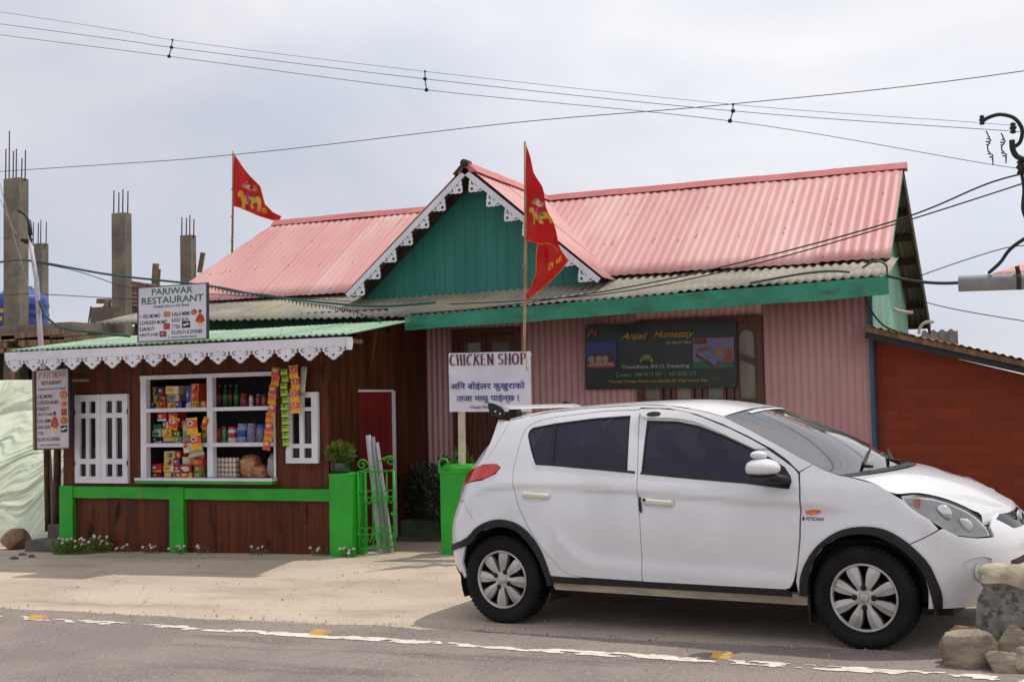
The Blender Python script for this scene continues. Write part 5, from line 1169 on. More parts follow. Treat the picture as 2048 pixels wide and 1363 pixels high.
for k, (px, py, r, lb) in enumerate([(44,1124,.05,'dark stone chip on the ground at the far left'), (62,1129,.04,'flat dark shard beside the stone chip at the far left'), (28,1132,.05,'thin grey shard nearest the left edge of the picture')]):
    p = at(px, py, z=-.13); p.z = gz(p.x, p.y); rock((p.x, p.y, p.z+.008), (r, r*.6, .02), 40+k, M['concrete_dk'], lb, .5, 'stone_chip', 'stone chips on the ground at the left', 10)

# ================================================================== UNFINISHED BUILDING BEHIND, LEFT
BYD = 15.0
ub = thing('unfinished_building', (at(100, 660, y=BYD).x, BYD, -.4), 'unfinished concrete frame building with bare columns behind the restaurant', 'building')
slz = at(60, 652, y=BYD).z
a0 = at(-260, 660, y=BYD).x; a1 = at(262, 660, y=BYD+1).x
mb = MB(); mb.box((a0, BYD-.35, slz-.16), (a1, BYD+7, slz)); part('slab', mb, M['concrete'], ub)
mb = MB(); mb.box((a0, BYD+.3, -1.5), (a1-.6, BYD+.35, slz-.161)); part('infill', mb, M['darkvoid'], ub)
rnd = random.Random(8)
for i in range(14):
    mb = MB(); x = a0+.6+i*.32; z = slz-.19-.10*(i % 3); L_ = rnd.uniform(.6, 2.2); mb.bar((x, BYD-.42-.04*(i % 2), z), (x+L_, BYD-.42-.04*(i % 2), z+rnd.uniform(-.05, .05)), .04, .09); part('formwork_plank', mb, M['rawwood'], ub)
for i in range(9):
    mb = MB(); x = a0+.9+i*.5; mb.box((x, BYD-.5, slz-.36), (x+.09, BYD+.2, slz-.27)); part('formwork_joist', mb, M['rawwood'], ub)
for i in range(4):
    mb = MB(); x = at(20+60*i, 700, y=BYD-.3).x; mb.box((x, BYD-.3, -.5), (x+.09, BYD-.2, slz-.36)); part('prop', mb, M['rawwood'], ub)
def column(px0, px1, ptop, pbot, yy, bars, split):
    a = at(px0, ptop, y=yy); b = at(px1, ptop, y=yy); x0 = a.x; x1 = at(px0+(px1-px0)*split, ptop, y=yy).x; zt_ = a.z
    # the right face recedes: its far edge shows at px1
    k = at(px1, ptop, y=yy); dpt = max(.12, yy*(x1/k.x-1))
    mb = MB(); mb.box((x0, yy, -1), (x1, yy+dpt, zt_))
    for q in range(5): mb.box((x0-.004, yy-.004, zt_-.35-q*.62), (x1+.004, yy, zt_-.345-q*.62))
    c = part('column', mb, M['concrete'], ub)
    for bx, bt in bars:
        e = at(bx, bt, y=yy+dpt*.5); r = MB(); r.tube([(e.x, yy+dpt*.5, zt_-.05), (e.x+.01, yy+dpt*.5, e.z)], .011, 5); part('rebar', r, M['rust'], c)
column(7, 57, 358, 650, BYD, [(11,298),(18,262),(26,302),(32,298),(43,316),(50,300)], .62)
column(223, 263, 427, 640, BYD+.6, [(227,381),(237,385),(245,379),(255,382)], .66)
column(360, 392, 471, 640, BYD+1.6, [(363,435),(372,436),(379,430),(387,438)], .68)
column(68, 97, 487, 650, BYD+3.2, [(66,444),(76,446),(81,440),(92,444)], .55)
mb = MB(); 
for i in range(8): mb.tube([at(252, 563+i*8, y=BYD+1.2), at(345, 578+i*7.5, y=BYD+1.6)], .035, 6)
part('pipe_stack', mb, M['rawwood'], ub)
for q0, q1, yy, w_ in [((309,572),(312,527),BYD+1.5,.09), ((316,572),(318,538),BYD+1.4,.05), ((399,545),(406,505),BYD+1.8,.07), ((196,640),(218,606),BYD+.8,.09), ((176,650),(182,612),BYD+.7,.02), ((195,602),(222,602),BYD+.8,.08)]:
    mb = MB(); mb.bar(at(*q0, y=yy), at(*q1, y=yy), w_, w_*.7, (0,1,0)); part('timber_prop', mb, M['rawwood'], ub)
mb = MB(); a = at(180, 646, y=BYD+.7); b = at(224, 612, y=BYD+.7); mb.box((a.x, BYD+.7, a.z), (b.x, BYD+1.4, b.z)); part('concrete_duct', mb, M['concrete'], ub)
# blue water tank
tcn_ = at(42, 650, y=BYD+2.2); tz1 = at(60, 575, y=BYD+2.2).z; tr0 = (at(98, 620, y=BYD+2.2).x-at(-10, 620, y=BYD+2.2).x)/2*.74
tank = thing('water_tank', (tcn_.x, BYD+2.2, slz), 'blue ribbed plastic water tank on the unfinished slab behind the bare columns', 'water tank')
m_blue = mat('blue_plastic', rgb(44,70,156), .45, col2=rgb(36,58,134), scale=2); prof = []
hh = tz1-slz
for k in range(33):
    t = k/32; prof.append((tr0*(1+.025*(1 if (k % 6) in (2,3) else 0))*(1 if t < .72 else 1-.55*((t-.72)/.28)**1.6), slz+hh*t-0))
mb = MB(); mb.lathe([(r, z) for r, z in prof], (tcn_.x, BYD+2.2, 0), n=36); part('shell', mb, m_blue, tank)
mb = MB(); mb.lathe([(.2,0),(.2,.05),(.05,.07)], (tcn_.x, BYD+2.2, tz1-.02), n=20); part('lid', mb, m_blue, tank)
mb = MB()
for px, py, w_, h in [(-2,617,12,8),(-2,632,9,9)]:
    q = [at(px, py, y=BYD+2.2-tr0*.97), at(px+w_, py, y=BYD+2.2-tr0*.97), at(px+w_, py+h, y=BYD+2.2-tr0*.97), at(px, py+h, y=BYD+2.2-tr0*.97)]
    q = [V((a.x, BYD+2.2-math.sqrt(max(.02, (tr0*1.035)**2-(a.x-tcn_.x)**2)), a.z)) for a in q]; mb.add(q, [(3,2,1,0)])
part('label', mb, plain(216,170,40), tank)

# ================================================================== RIGHT SIDE: brick shed, block, rocks
BSY = 12.86
def bl(px, py): return at(px, py, y=BSY)
shed = thing('brick_shed', (.3, BSY, 0), 'orange-red painted brick shed with sloping sheet roof at the right of the pink house', 'shed')
m_brick = mat('orange_painted_brick', rgb(120,50,36), .85, col2=rgb(150,62,36), scale=3, bump=.1)
t_ = m_brick.node_tree; bk = t_.nodes.new('ShaderNodeTexBrick'); bk.inputs['Scale'].default_value = 1; bk.inputs['Brick Width'].default_value = .34; bk.inputs['Row Height'].default_value = .112; bk.inputs['Mortar Size'].default_value = .004; bk.inputs['Mortar Smooth'].default_value = .4
bk.inputs['Color1'].default_value = rgb(138,58,29); bk.inputs['Color2'].default_value = rgb(126,51,26); bk.inputs['Mortar'].default_value = rgb(112,46,26); cc_ = t_.nodes.new('ShaderNodeTexCoord'); mm_ = t_.nodes.new('ShaderNodeMapping'); mm_.inputs['Rotation'].default_value = (R(90), 0, 0)
t_.links.new(cc_.outputs['Object'], mm_.inputs[0]); t_.links.new(mm_.outputs[0], bk.inputs['Vector']); t_.links.new(bk.outputs['Color'], t_.nodes['Principled BSDF'].inputs['Base Color'])
r0, r1 = bl(1742, 672), bl(2120, 762)
mb = MB(); mb.add([(r0.x,BSY,-.4),(r1.x+1,BSY,-.4),(r1.x+1,BSY,r1.z-(r0.z-r1.z)/(r1.x-r0.x)-.02),(r0.x,BSY,r0.z-.02),(r0.x,BSY+3,-.4),(r1.x+1,BSY+3,-.4),(r1.x+1,BSY+3,r1.z-(r0.z-r1.z)/(r1.x-r0.x)-.02),(r0.x,BSY+3,r0.z-.02)], [(0,1,2,3),(5,4,7,6),(1,5,6,2),(4,0,3,7)]); part('wall', mb, m_brick, shed)
q0, q1 = bl(1736, 656), bl(2060, 727); dx = (q1-q0).normalized()
q1 = q0+dx*2.6
mb = MB().use(mat('rusty_sheet', rgb(176,140,110), .6, col2=rgb(140,104,80), scale=2, dirt=rgb(206,196,180), dirt_scale=3)); mb.sheet(q0+V((0,-.35,.02)), q1+V((0,-.35,.02)), q1+V((0,3,.06)), q0+V((0,3,.06)), amp=.008, nv=3); part('roof', mb, None, shed)
mb = MB(); mb.bar(q0+V((0,-.3,-.02)), q1+V((0,-.3,-.02)), .03, .05); part('eave_board', mb, M['rawwood'], shed)
mb = MB(); mb.bar(q0+V((0.0,-.2,-.075)), q1+V((0,-.2,-.075)), .06, .07); part('wall_plate', mb, mat('dark_blue_grey_beam', rgb(48,50,60), .6), shed)
mb = MB(); mb.box((px1+.05, HY-.04, -.3), (r0.x+.02, BSY-.001, r0.z-.06)); part('corner_post', mb, mat('navy_post', rgb(52,62,96), .6), shed)
mb = MB().use(M['olddark']); a, b = at(1862, 655, y=18), at(1915, 655, y=18); mb.sheet((a.x-.2,18,a.z-.35), (b.x,18,a.z-.35), (b.x-.05,19,a.z), (a.x-.2,19,a.z), amp=.02, wl=.12, nv=2)
mb.box((a.x, 18.2, -.5), (b.x-.05, 19, a.z-.36)); solo('outhouse', mb, None, 'small dark sheet-roofed outhouse behind the brick shed roof', 'outhouse')
# concrete stub with rocks
mb = MB(); p = at(1962, 1285, z=.0); k = 18; zc = [(-.08,.0),(.0,.01),(.08,.0),(.16,-.005),(.24,-.008),(.30,-.012),(.34,-.016),(.365,.008),(.405,.010),(.435,-.012),(.455,-.05)]
cx_, cy_ = at(2046, 1200, y=7.36).x, 7.36
vs = []; fs = []; sq = []
for i in range(40):
    a = 2*math.pi*i/40; ca, sa = math.cos(a), math.sin(a); m_ = (abs(ca)**5+abs(sa)**5)**(-1/5); sq.append((ca*m_, sa*m_))
hx_ = cx_-at(1966, 1200, y=7.30).x
ring = []
for z, d in zc:
    for i, (a, b) in enumerate(sq):
        q = V((cx_+a*(hx_+d), cy_+b*(.085+d), z)); nn = noise.noise(q*4)*.03+noise.noise(q*11)*.02+noise.noise(q*25)*.008+.012
        lean = 1+.17*max(0, min(1, (.36-z)/.06))
        q = V((cx_+(q.x-cx_)*lean, q.y, q.z)); ring.append(q+V((a*nn, b*nn, noise.noise(q*5)*.05+noise.noise(q*13)*.015 if z > .3 else 0)))
for j in range(len(zc)-1):
    for i in range(40): fs.append((j*40+i, j*40+(i+1) % 40, (j+1)*40+(i+1) % 40, (j+1)*40+i))
c_ = V((cx_, cy_, .46)); ring.append(c_); fs += [((len(zc)-1)*40+i, (len(zc)-1)*40+(i+1) % 40, len(ring)-1) for i in range(40)]
ztop = at(2046, 1130, y=cy_).z
ring = [V((q.x, q.y, gz(q.x, q.y)+q.z*(ztop-gz(cx_, cy_))/.455)) for q in ring]
m_block = mat('weathered_block', rgb(150,144,133), .95, col2=rgb(118,113,106), scale=13, lo=.38, hi=.62, dirt=rgb(88,84,79), dirt_scale=15, dirt_lo=.48, dirt_hi=.60, bump=.7, bscale=22)
m_cap = mat('dusty_block_top', rgb(196,182,154), .95, col2=rgb(150,140,122), scale=9, bump=.6, bscale=26)
mb.use(m_block).add(ring, [q for q in fs if min(q) < 7*40+20], True); mb.use(m_cap).add(ring, [q for q in fs if min(q) >= 7*40+20 or len(q) == 3], True)
solo('concrete_block', mb, None, 'stained squat concrete kerb block in front of the car bonnet', 'block')
for k, (px, py, w_, h, lb, y_, m, sd) in enumerate([(1945,1288,50,27,'largest tan rock at the left foot of the concrete block',0,m_rockg,5), (1926,1264,36,18,'pale knobbly rock behind the largest tan rock',.16,m_rock,9), (2036,1288,32,28,'brown rock leaning on the front of the concrete block',-.02,m_rockg,14),
      (2008,1312,30,9,'flat stone slab in front of the concrete block',-.10,m_rockg,18), (2046,1308,26,10,'flat stone at the right edge in front of the concrete block',-.08,m_rockg,23)]):
    y0 = (7.13, 7.25, 7.14, 7.06, 7.07)[k]; c = at(px, py, y=y0); s = (c-CAM).length/FPX; zt_ = at(px, py-h, y=y0).z; zg = gz(c.x, y0)-.015
    rock((c.x, y0, (zt_+zg)/2), (w_*s*1.05, .07, max(.02, (zt_-zg)/2*1.1)), sd, m, lb, .22, 'rock', 'rocks around the concrete block')


# ================================================================== POLES AND WIRES
def wire(nm, pts, r, m, label, grp=None, yy=None, n=10):
    q = [at(p[0], p[1], y=(p[2] if len(p) > 2 else yy)) for p in pts]
    mb = MB(); mb.tube(spline(q, n), r, 5); return solo(nm, mb, m, label, 'wire', grp)
WY = 12.0
lines = [[(-1500,-200),(0,24),(345,80),(850,143),(1466,209),(1965,246),(2130,262)], [(-1500,-150),(0,48),(343,95),(850,158),(1466,222),(2020,262),(2130,268)], [(-1500,-118),(0,70),(338,113),(853,180),(1460,242),(1990,330),(2140,345)]]
for l, lb in zip(lines, ('uppermost of the three power lines crossing the sky', 'middle of the three power lines crossing the sky', 'lowest of the three power lines crossing the sky')): wire('power_line', l, .0026 if 'upper' in lb else .0036, M['line'], lb, 'three power lines held apart by spacers', WY)
for (a, b, c), lb in [(((345,80),(343,95),(338,113)),'wire spacer in the left third of the power lines'), (((850,143),(850,158),(853,180)),'wire spacer on the power lines above the gable'), (((1466,209),(1466,222),(1460,242)),'wire spacer on the power lines above the right roof')]:
    mb = MB(); q = [at(*p, y=WY) for p in (a, b, c)]; mb.tube(q, .006, 6)
    for p in q[1:]: mb.lathe([(.008,-.02),(.022,-.012),(.022,.012),(.008,.02)], p, n=8)
    mb.lathe([(.006,-.015),(.014,0),(.006,.015)], q[0], n=8)
    solo('wire_spacer', mb, M['iron'], lb, 'wire spacer', 'spacers on the power lines')
wire('power_line', [(-1500,440),(0,343),(470,309),(1024,246),(1466,208),(2048,142),(3300,-60)], .0045, M['line'], 'single cable rising across the sky from left to upper right', None, 11.2)
wire('service_cable', [(2140,330,9.5),(1990,362,9.6),(1800,438,10.0),(1500,520,10.8),(1250,575,11.4),(1000,612,11.68),(820,628,11.7)], .007, M['wire'], 'drop cable from the right pole down to the teal eave board')
wire('service_cable', [(2140,336,9.5),(1800,445,10.0),(1500,530,10.8),(1250,582,11.4),(1060,600,11.68),(900,608,11.69)], .006, M['wire'], 'second drop cable sagging just below the first one')
wire('service_cable', [(0,524,11.0),(60,521,11.0),(220,549,11.0),(415,571,11.0),(520,590,11.2),(650,605,11.5),(760,612,11.66),(870,605,11.68)], .013, M['gwire'], 'thick green cable from the left pole to the grey lower roof')
wire('service_cable', [(60,523,11.0),(150,541,11.1),(280,580,11.3),(420,588,11.4),(700,602,11.66)], .005, M['wire'], 'thin cable below the thick green cable at the left')
wire('service_cable', [(-60,594,14),(60,588,14),(190,594,14),(300,600,14.2)], .006, M['wire'], 'thin cable passing the blue tank level at the left')
wire('service_cable', [(78,600,10.95),(95,635,10.95),(130,657,10.95),(190,664,10.96),(260,672,11)], .016, M['gwire'], 'pale green hose looping from the left pole to the shop roof')
wire('service_cable', [(1500,566,11.65),(1600,548,11.65),(1660,542,11.66),(1700,544,11.68)], .012, M['gwire'], 'grey cable lying along the right end of the teal eave board')
wire('service_cable', [(1776,552,11.7),(1830,562,11.6),(1880,566,11.4),(1925,565,11.05)], .015, M['wire'], 'thick cable from the eave end to the grey pipe')
wire('service_cable', [(1725,535,11.7),(1750,522,11.75),(1772,530,11.75),(1774,552,11.7)], .010, M['wire'], 'black cable looped over the right end of the grey roof')
wire('service_cable', [(1838,552,15),(1930,520,15),(2020,494,15),(2090,490,15)], .006, M['wire'], 'thin wire behind the gable rising to the right')
wire('service_cable', [(1850,604,15),(1930,622,15),(2100,650,15)], .006, M['wire'], 'thin wire behind the gable falling to the right')
wire('service_cable', [(1732,592,12.7),(1745,625,12.75),(1775,655,12.7),(1830,672,12.5)], .011, M['wire'], 'black cable hanging down the pale green gable wall')
wire('service_cable', [(1978,545,10.6),(2000,525,10.4),(2030,490,10),(2130,430,9.6)], .015, M['wire'], 'thick black cable from the grey pipe up to the right pole')
for k, (a, b) in enumerate([((-10,330),(62,590)), ((-10,372),(34,470))]): wire('service_cable', [(*a,10.95),((a[0]+b[0])/2,(a[1]+b[1])/2+6,10.95),(*b,10.95)], .004, mat('pale_wire', rgb(150,148,150), .5), ['long pale wire slanting down to the left pole', 'short pale wire meeting the left pole head'][k])
# string of little lamps
mb = MB(); pts = [at(*p, y=10.9) for p in [(414,570),(470,584),(540,590),(600,604),(660,612),(700,620),(760,640)]]; sp = spline(pts, 8); mb.use(M['gwire']).tube(sp, .006, 5)
mb.use(M['iron'])
for p in sp[::1]: mb.lathe([(.003,0),(.006,-.012),(.008,-.024),(.002,-.034)], p, n=6)
solo('lamp_string', mb, None, 'string of small unlit lamps sagging over the grey lower roof', 'lamp string')
# left leaning lamp pole
lp = thing('lamp_pole', at(105, 1050, y=10.95), 'thin pale pole leaning beside the restaurant with a black hook at its head', 'pole')
mb = MB(); mb.tube([at(105,1055,y=10.95), at(96,900,y=10.95), at(82,690,y=10.95), at(73,560,y=10.95), at(60,480,y=10.95)], [.034,.034,.03,.028,.022], 10); part('shaft', mb, mat('pale_pole', rgb(190,184,190), .6, col2=rgb(120,96,84), scale=3, lo=.52, hi=.7), lp)
mb = MB(); mb.tube(spline([at(64,500,y=10.95), at(60,470,y=10.95), at(56,440,y=10.95), at(48,428,y=10.95), at(36,421,y=10.95)]), .015, 8); mb.tube([at(61,470,y=10.95), at(58,440,y=10.95)], .024, 8); part('hook', mb, M['iron'], lp)
mb = MB()
for q in ((46,480),(52,484)): mb.lathe([(.01,-.02),(.03,-.015),(.03,.015),(.01,.02)], at(*q, y=10.93), n=10)
mb.bar(at(42,482,y=10.95), at(64,479,y=10.95), .02, .02); part('insulator', mb, M['iron'], lp)
# utility pole just outside the right edge
UY = 9.5; ub_ = at(2140, 1000, y=UY); up_ = thing('utility_pole', (ub_.x, UY, gz(ub_.x, UY)), 'utility pole at the right edge with curved black arm and insulators', 'utility pole')
mb = MB(); mb.tube([(ub_.x, UY, 0), (ub_.x, UY, at(2140, 180, y=UY).z)], [.10,.07], 14); part('shaft', mb, M['concrete'], up_)
mb = MB(); mb.tube(spline([at(1962,246,y=UY), at(1975,236,y=UY), at(2000,229,y=UY), at(2028,236,y=UY), at(2044,258,y=UY), at(2040,284,y=UY), at(2024,296,y=UY)]), .014, 8); part('arm', mb, M['iron'], up_)
mb = MB(); mb.tube(spline([at(2024,280,y=UY-.05), at(2026,300,y=UY-.05), at(2036,314,y=UY-.05), at(2060,318,y=UY-.05), at(2090,300,y=UY-.05)]), .02, 8); part('arm', mb, M['iron'], up_)
for q, s in (((1964,240),.7), ((2026,256),.8), ((2042,334),1.1)):
    mb = MB(); p = at(*q, y=UY-.02); mb.lathe([(.012,-.05*s),(.03*s,-.04*s),(.018*s,-.02*s),(.034*s,0),(.018*s,.02*s),(.028*s,.035*s),(.01,.05*s)], p, n=10); part('insulator', mb, M['iron'], up_)
for (x0, y0, x1, y1, turns) in [(1972,262,1984,330,5), (2002,266,2010,326,5)]:
    mb = MB(); pp = []
    for k in range(80):
        t = k/79; g = math.exp(-((t-.3)/.12)**2)+math.exp(-((t-.72)/.1)**2); a = t*turns*14
        pp.append(at(x0+(x1-x0)*t+7*g*math.cos(a)*.7+3*math.sin(t*9), y0+(y1-y0)*t, y=UY)+V((0, .03*g*math.sin(a), 0)))
    mb.tube(pp, .005, 5); part('jumper_wire', mb, M['wire'], up_)
mb = MB(); mb.bar(at(2036,338,y=UY), at(2140,334,y=UY), .05, .05); mb.tube(spline([at(2044,350,y=UY), at(2048,380,y=UY), at(2046,420,y=UY), at(2060,450,y=UY)]), .014, 6); part('bracket', mb, M['iron'], up_)
# grey pipe with clamp and the red sheet behind it
PY_ = 10.6; a, b = at(1917, 567, y=PY_), at(2120, 560, y=PY_); pr = .066
pipe = thing('grey_pipe', a, 'thick grey pipe end with a strap reaching in from the right edge', 'pipe')
mb = MB(); d = (b-a).normalized(); mb.tube([a, b], pr, 20, False); mb.tube([b, a], pr*.86, 20, False); part('tube', mb, mat('grey_pvc', rgb(150,150,150), .5, col2=rgb(130,130,132), scale=4), pipe)
mb = MB(); c = at(2038, 562, y=PY_); mb.tube([c-d*.018, c+d*.018], pr*1.06, 20); mb.tube([c+V((.0,-.02,.05)), c+V((-.01,-.02,.12))], .02, 6); part('strap', mb, M['olddark'], pipe)
mb = MB().use(M['red_roof']); a, b = at(1982, 549, y=11.2), at(2150, 525, y=11.2); mb.sheet(a, (b.x, 11.2, a.z), (b.x+.3, 12.0, a.z+.17), (a.x+.3, 12.0, a.z+.17), amp=.008, nv=2); mb.use(M['olddark']).box((b.x-.1, 11.3, -.3), (b.x, 11.4, a.z)); mb.box((b.x-.1, 12.1, -.3), (b.x, 12.2, a.z+.3)); mb.bar((a.x+.1,11.25,a.z-.03), (b.x,11.25,a.z-.03), .04, .05)
solo('red_canopy', mb, None, 'corner of a red corrugated canopy behind the grey pipe at the right edge', 'canopy')
# small bits on the gable
for k, (pts, lb) in enumerate([([(1788,618),(1800,622),(1820,625),(1826,624)], 'white pipe bracket sticking out of the pale green gable wall'), ([(1838,668),(1840,655),(1850,645),(1868,643)], 'white curved pipe end above the shed roof')]):
    mb = MB(); mb.tube(spline([at(*p, y=13.0) for p in pts]), .016, 8); solo('white_pipe', mb, plain(206,204,200), lb, 'pipe', None)
# ================================================================== THE WHITE HATCHBACK (x forward from the rear axle, y to the far side, z up)
_hd = R(-8.8); _pt = math.asin(.04/2.525)
_ax = V((math.cos(_hd)*math.cos(_pt), math.sin(_hd)*math.cos(_pt), math.sin(_pt))); _ay = V((-math.sin(_hd), math.cos(_hd), 0)); _az = _ax.cross(_ay)
CO = V((-3.3229, 8.6499, -.035))
car = thing('parked_car', CO, 'white five-door hatchback with black wheel arch trims parked by the road', 'car')
car.rotation_euler = Matrix((_ax, _ay, _az)).transposed().to_euler()
def itp(tab, x):
    if x <= tab[0][0]: return tab[0][1]
    for (a, b), (c, d) in zip(tab, tab[1:]):
        if x <= c: return b+(d-b)*(x-a)/(c-a)
    return tab[-1][1]
def sitp(tab, x, h=.03): return sum(itp(tab, x+h*k)*w_ for k, w_ in ((-2,.1),(-1,.2),(0,.4),(1,.2),(2,.1)))
def sst(x): x = max(0, min(1, x)); return x*x*(3-2*x)
WT = [(.1,.76),(.2,.785),(.30,.812),(.45,.835),(.60,.845),(.75,.845),(.85,.836),(.95,.805),(1.0,.775),(1.2,.68),(1.4,.575),(1.46,.52),(1.6,.4)]
def arc_table(L_, n, sgn, x0):
    out = [(0, x0, 1.0)]; s = 0; px, pd = x0, 1.0
    for k in range(1, 241):
        t = math.pi/2*k/240; x = x0+sgn*L_*math.sin(t)**(2/n); d = max(0, math.cos(t))**(2/n)
        s += math.hypot(x-px, (d-pd)*.845); out.append((s, x, d)); px, pd = x, d
    return out
FT = arc_table(.74, 2.6, 1, 2.6); RT = arc_table(.5, 3.0, -1, -.1)
SF, SR = 2.6+FT[-1][0], -.1-RT[-1][0]
def plan(s):
    if s > 2.6: q = s-2.6; tb = FT
    elif s < -.1: q = -.1-s; tb = RT
    else: return s, 1.0, 0.0
    q = min(q, tb[-1][0]); lo, hi = 0, len(tb)-1
    while hi-lo > 1:
        m_ = (lo+hi)//2
        if tb[m_][0] <= q: lo = m_
        else: hi = m_
    a, b = tb[lo], tb[hi]; t = (q-a[0])/max(1e-9, b[0]-a[0])
    return a[1]+(b[1]-a[1])*t, a[2]+(b[2]-a[2])*t, (a[1]+(b[1]-a[1])*t-2.6)/.74 if s > 2.6 else (-.1-(a[1]+(b[1]-a[1])*t))/.5
RR = [(.29,.07),(.345,.01),(.509,-.01),(.666,0),(.757,.035),(.886,.084),(1.03,.114),(1.19,.216),(1.286,.30),(1.40,.378),(1.5,.44)]
RF = [(.2,.10),(.3,.05),(.45,0),(.6,.01),(.67,.03),(.77,.115),(.9,.3)]
CRS = [(-.28,.85),(-.18,.918),(-.03,.95),(.12,.96),(.56,.951),(1.08,.926),(2.17,.854),(2.6,.82)]
LCR = [(.45,.72),(.512,.61),(.631,.503),(.766,.458),(1.1,.44),(2.12,.408)]
HND = [(.305,.885),(1.23,.848)]
def hw_(s, z):
    w_ = sitp(WT, z); x, d, g = plan(s); w_ *= d
    zc = itp(CRS, s); q = zc-z; fade = sst((s+.3)/.25)*sst((2.55-s)/.35)
    if q > 0: w_ -= .030*sst(q/.05)*math.exp(-q/.15)*fade
    if .40 < s < 2.16: w_ += .020*sst((sitp(LCR, s, .05)-z)/.11+.5)*sst((s-.42)/.1)*sst((2.16-s)/.06)
    for cx, cz in ((.02,.30),(2.55,.30)):
        r = math.hypot(s-cx, z-cz); w_ += .014*math.exp(-((r-.41)/.055)**2)
    for cx, cz in HND: w_ -= .022*math.exp(-((s-cx)/.055)**2-((z-cz)/.032)**2)
    return w_
def P0(s, z):
    x, d, g = plan(s)
    if s > 2.6: x -= sitp(RF, z)*sst(g/.9)
    elif s < -.1: x += sitp(RR, z)*sst(g/.75)
    return V((x, -hw_(s, z), z))
def P(s, z, off=0.0):
    p = P0(s, z)
    if off:
        e = .004; t1 = P0(s+e, z)-P0(s-e, z); t2 = P0(s, z+e)-P0(s, z-e); n = t1.cross(t2).normalized(); p = p+n*off
    return p
def inv(ax_, z, k):
    """surface station whose picture from the street falls at ax_ on the flat side"""
    rng = [2.2+.01*i for i in range(int((SF-2.2)/.01))] if k < .5 else [.3-.01*i for i in range(int((.3-SR)/.01))]
    best = None; W0 = sitp(WT, z); prev = None
    for s in rng:
        p = P0(s, z); a = p.x+k*(p.y+W0)
        e = abs(a-ax_)
        if best is None or e < best[0]: best = (e, s)
        elif e > best[0]+.06: break
    return best[1]
rv = lambda pts: [(inv(a, z, .682) if a < -.02 else a, z) for a, z in pts]
fv = lambda pts: [(inv(a, z, .19) if a > 2.6 else a, z) for a, z in pts]
def sY(y, z=.6):
    s = SF
    while s > 2.6 and -P0(s, z).y < y: s -= .005
    return s
def area(p): return sum(p[i][0]*p[(i+1) % len(p)][1]-p[(i+1) % len(p)][0]*p[i][1] for i in range(len(p)))/2
def inset(poly, g):
    s = 1 if area(poly) > 0 else -1; n = len(poly); out = []
    for i in range(n):
        a, b, c = poly[i-1], poly[i], poly[(i+1) % n]
        def nr(p, q): dx, dy = q[0]-p[0], q[1]-p[1]; l = math.hypot(dx, dy) or 1; return (-dy/l*s, dx/l*s)
        n1, n2 = nr(a, b), nr(b, c); mx_, my_ = n1[0]+n2[0], n1[1]+n2[1]; l2 = mx_*mx_+my_*my_
        if l2 < .3: mx_, my_, l2 = n1[0], n1[1], 2
        out.append((b[0]+mx_*2*g/l2, b[1]+my_*2*g/l2))
    return out
def dens(poly, st):
    out = []
    for i in range(len(poly)):
        a, b = poly[i], poly[(i+1) % len(poly)]; n = max(1, int(math.hypot(b[0]-a[0], b[1]-a[1])/st+.5))
        out += [(a[0]+(b[0]-a[0])*k/n, a[1]+(b[1]-a[1])*k/n) for k in range(n)]
    return out
def rnd_poly(pts, it=1):
    for _ in range(it):
        o = []
        for i in range(len(pts)):
            a, b = pts[i], pts[(i+1) % len(pts)]; o += [(a[0]*.75+b[0]*.25, a[1]*.75+b[1]*.25), (a[0]*.25+b[0]*.75, a[1]*.25+b[1]*.75)]
        pts = o
    return pts
def inpoly(x, y, lp):
    c = False; j = len(lp)-1
    for i in range(len(lp)):
        if (lp[i][1] > y) != (lp[j][1] > y) and x < (lp[j][0]-lp[i][0])*(y-lp[i][1])/(lp[j][1]-lp[i][1])+lp[i][0]: c = not c
        j = i
    return c
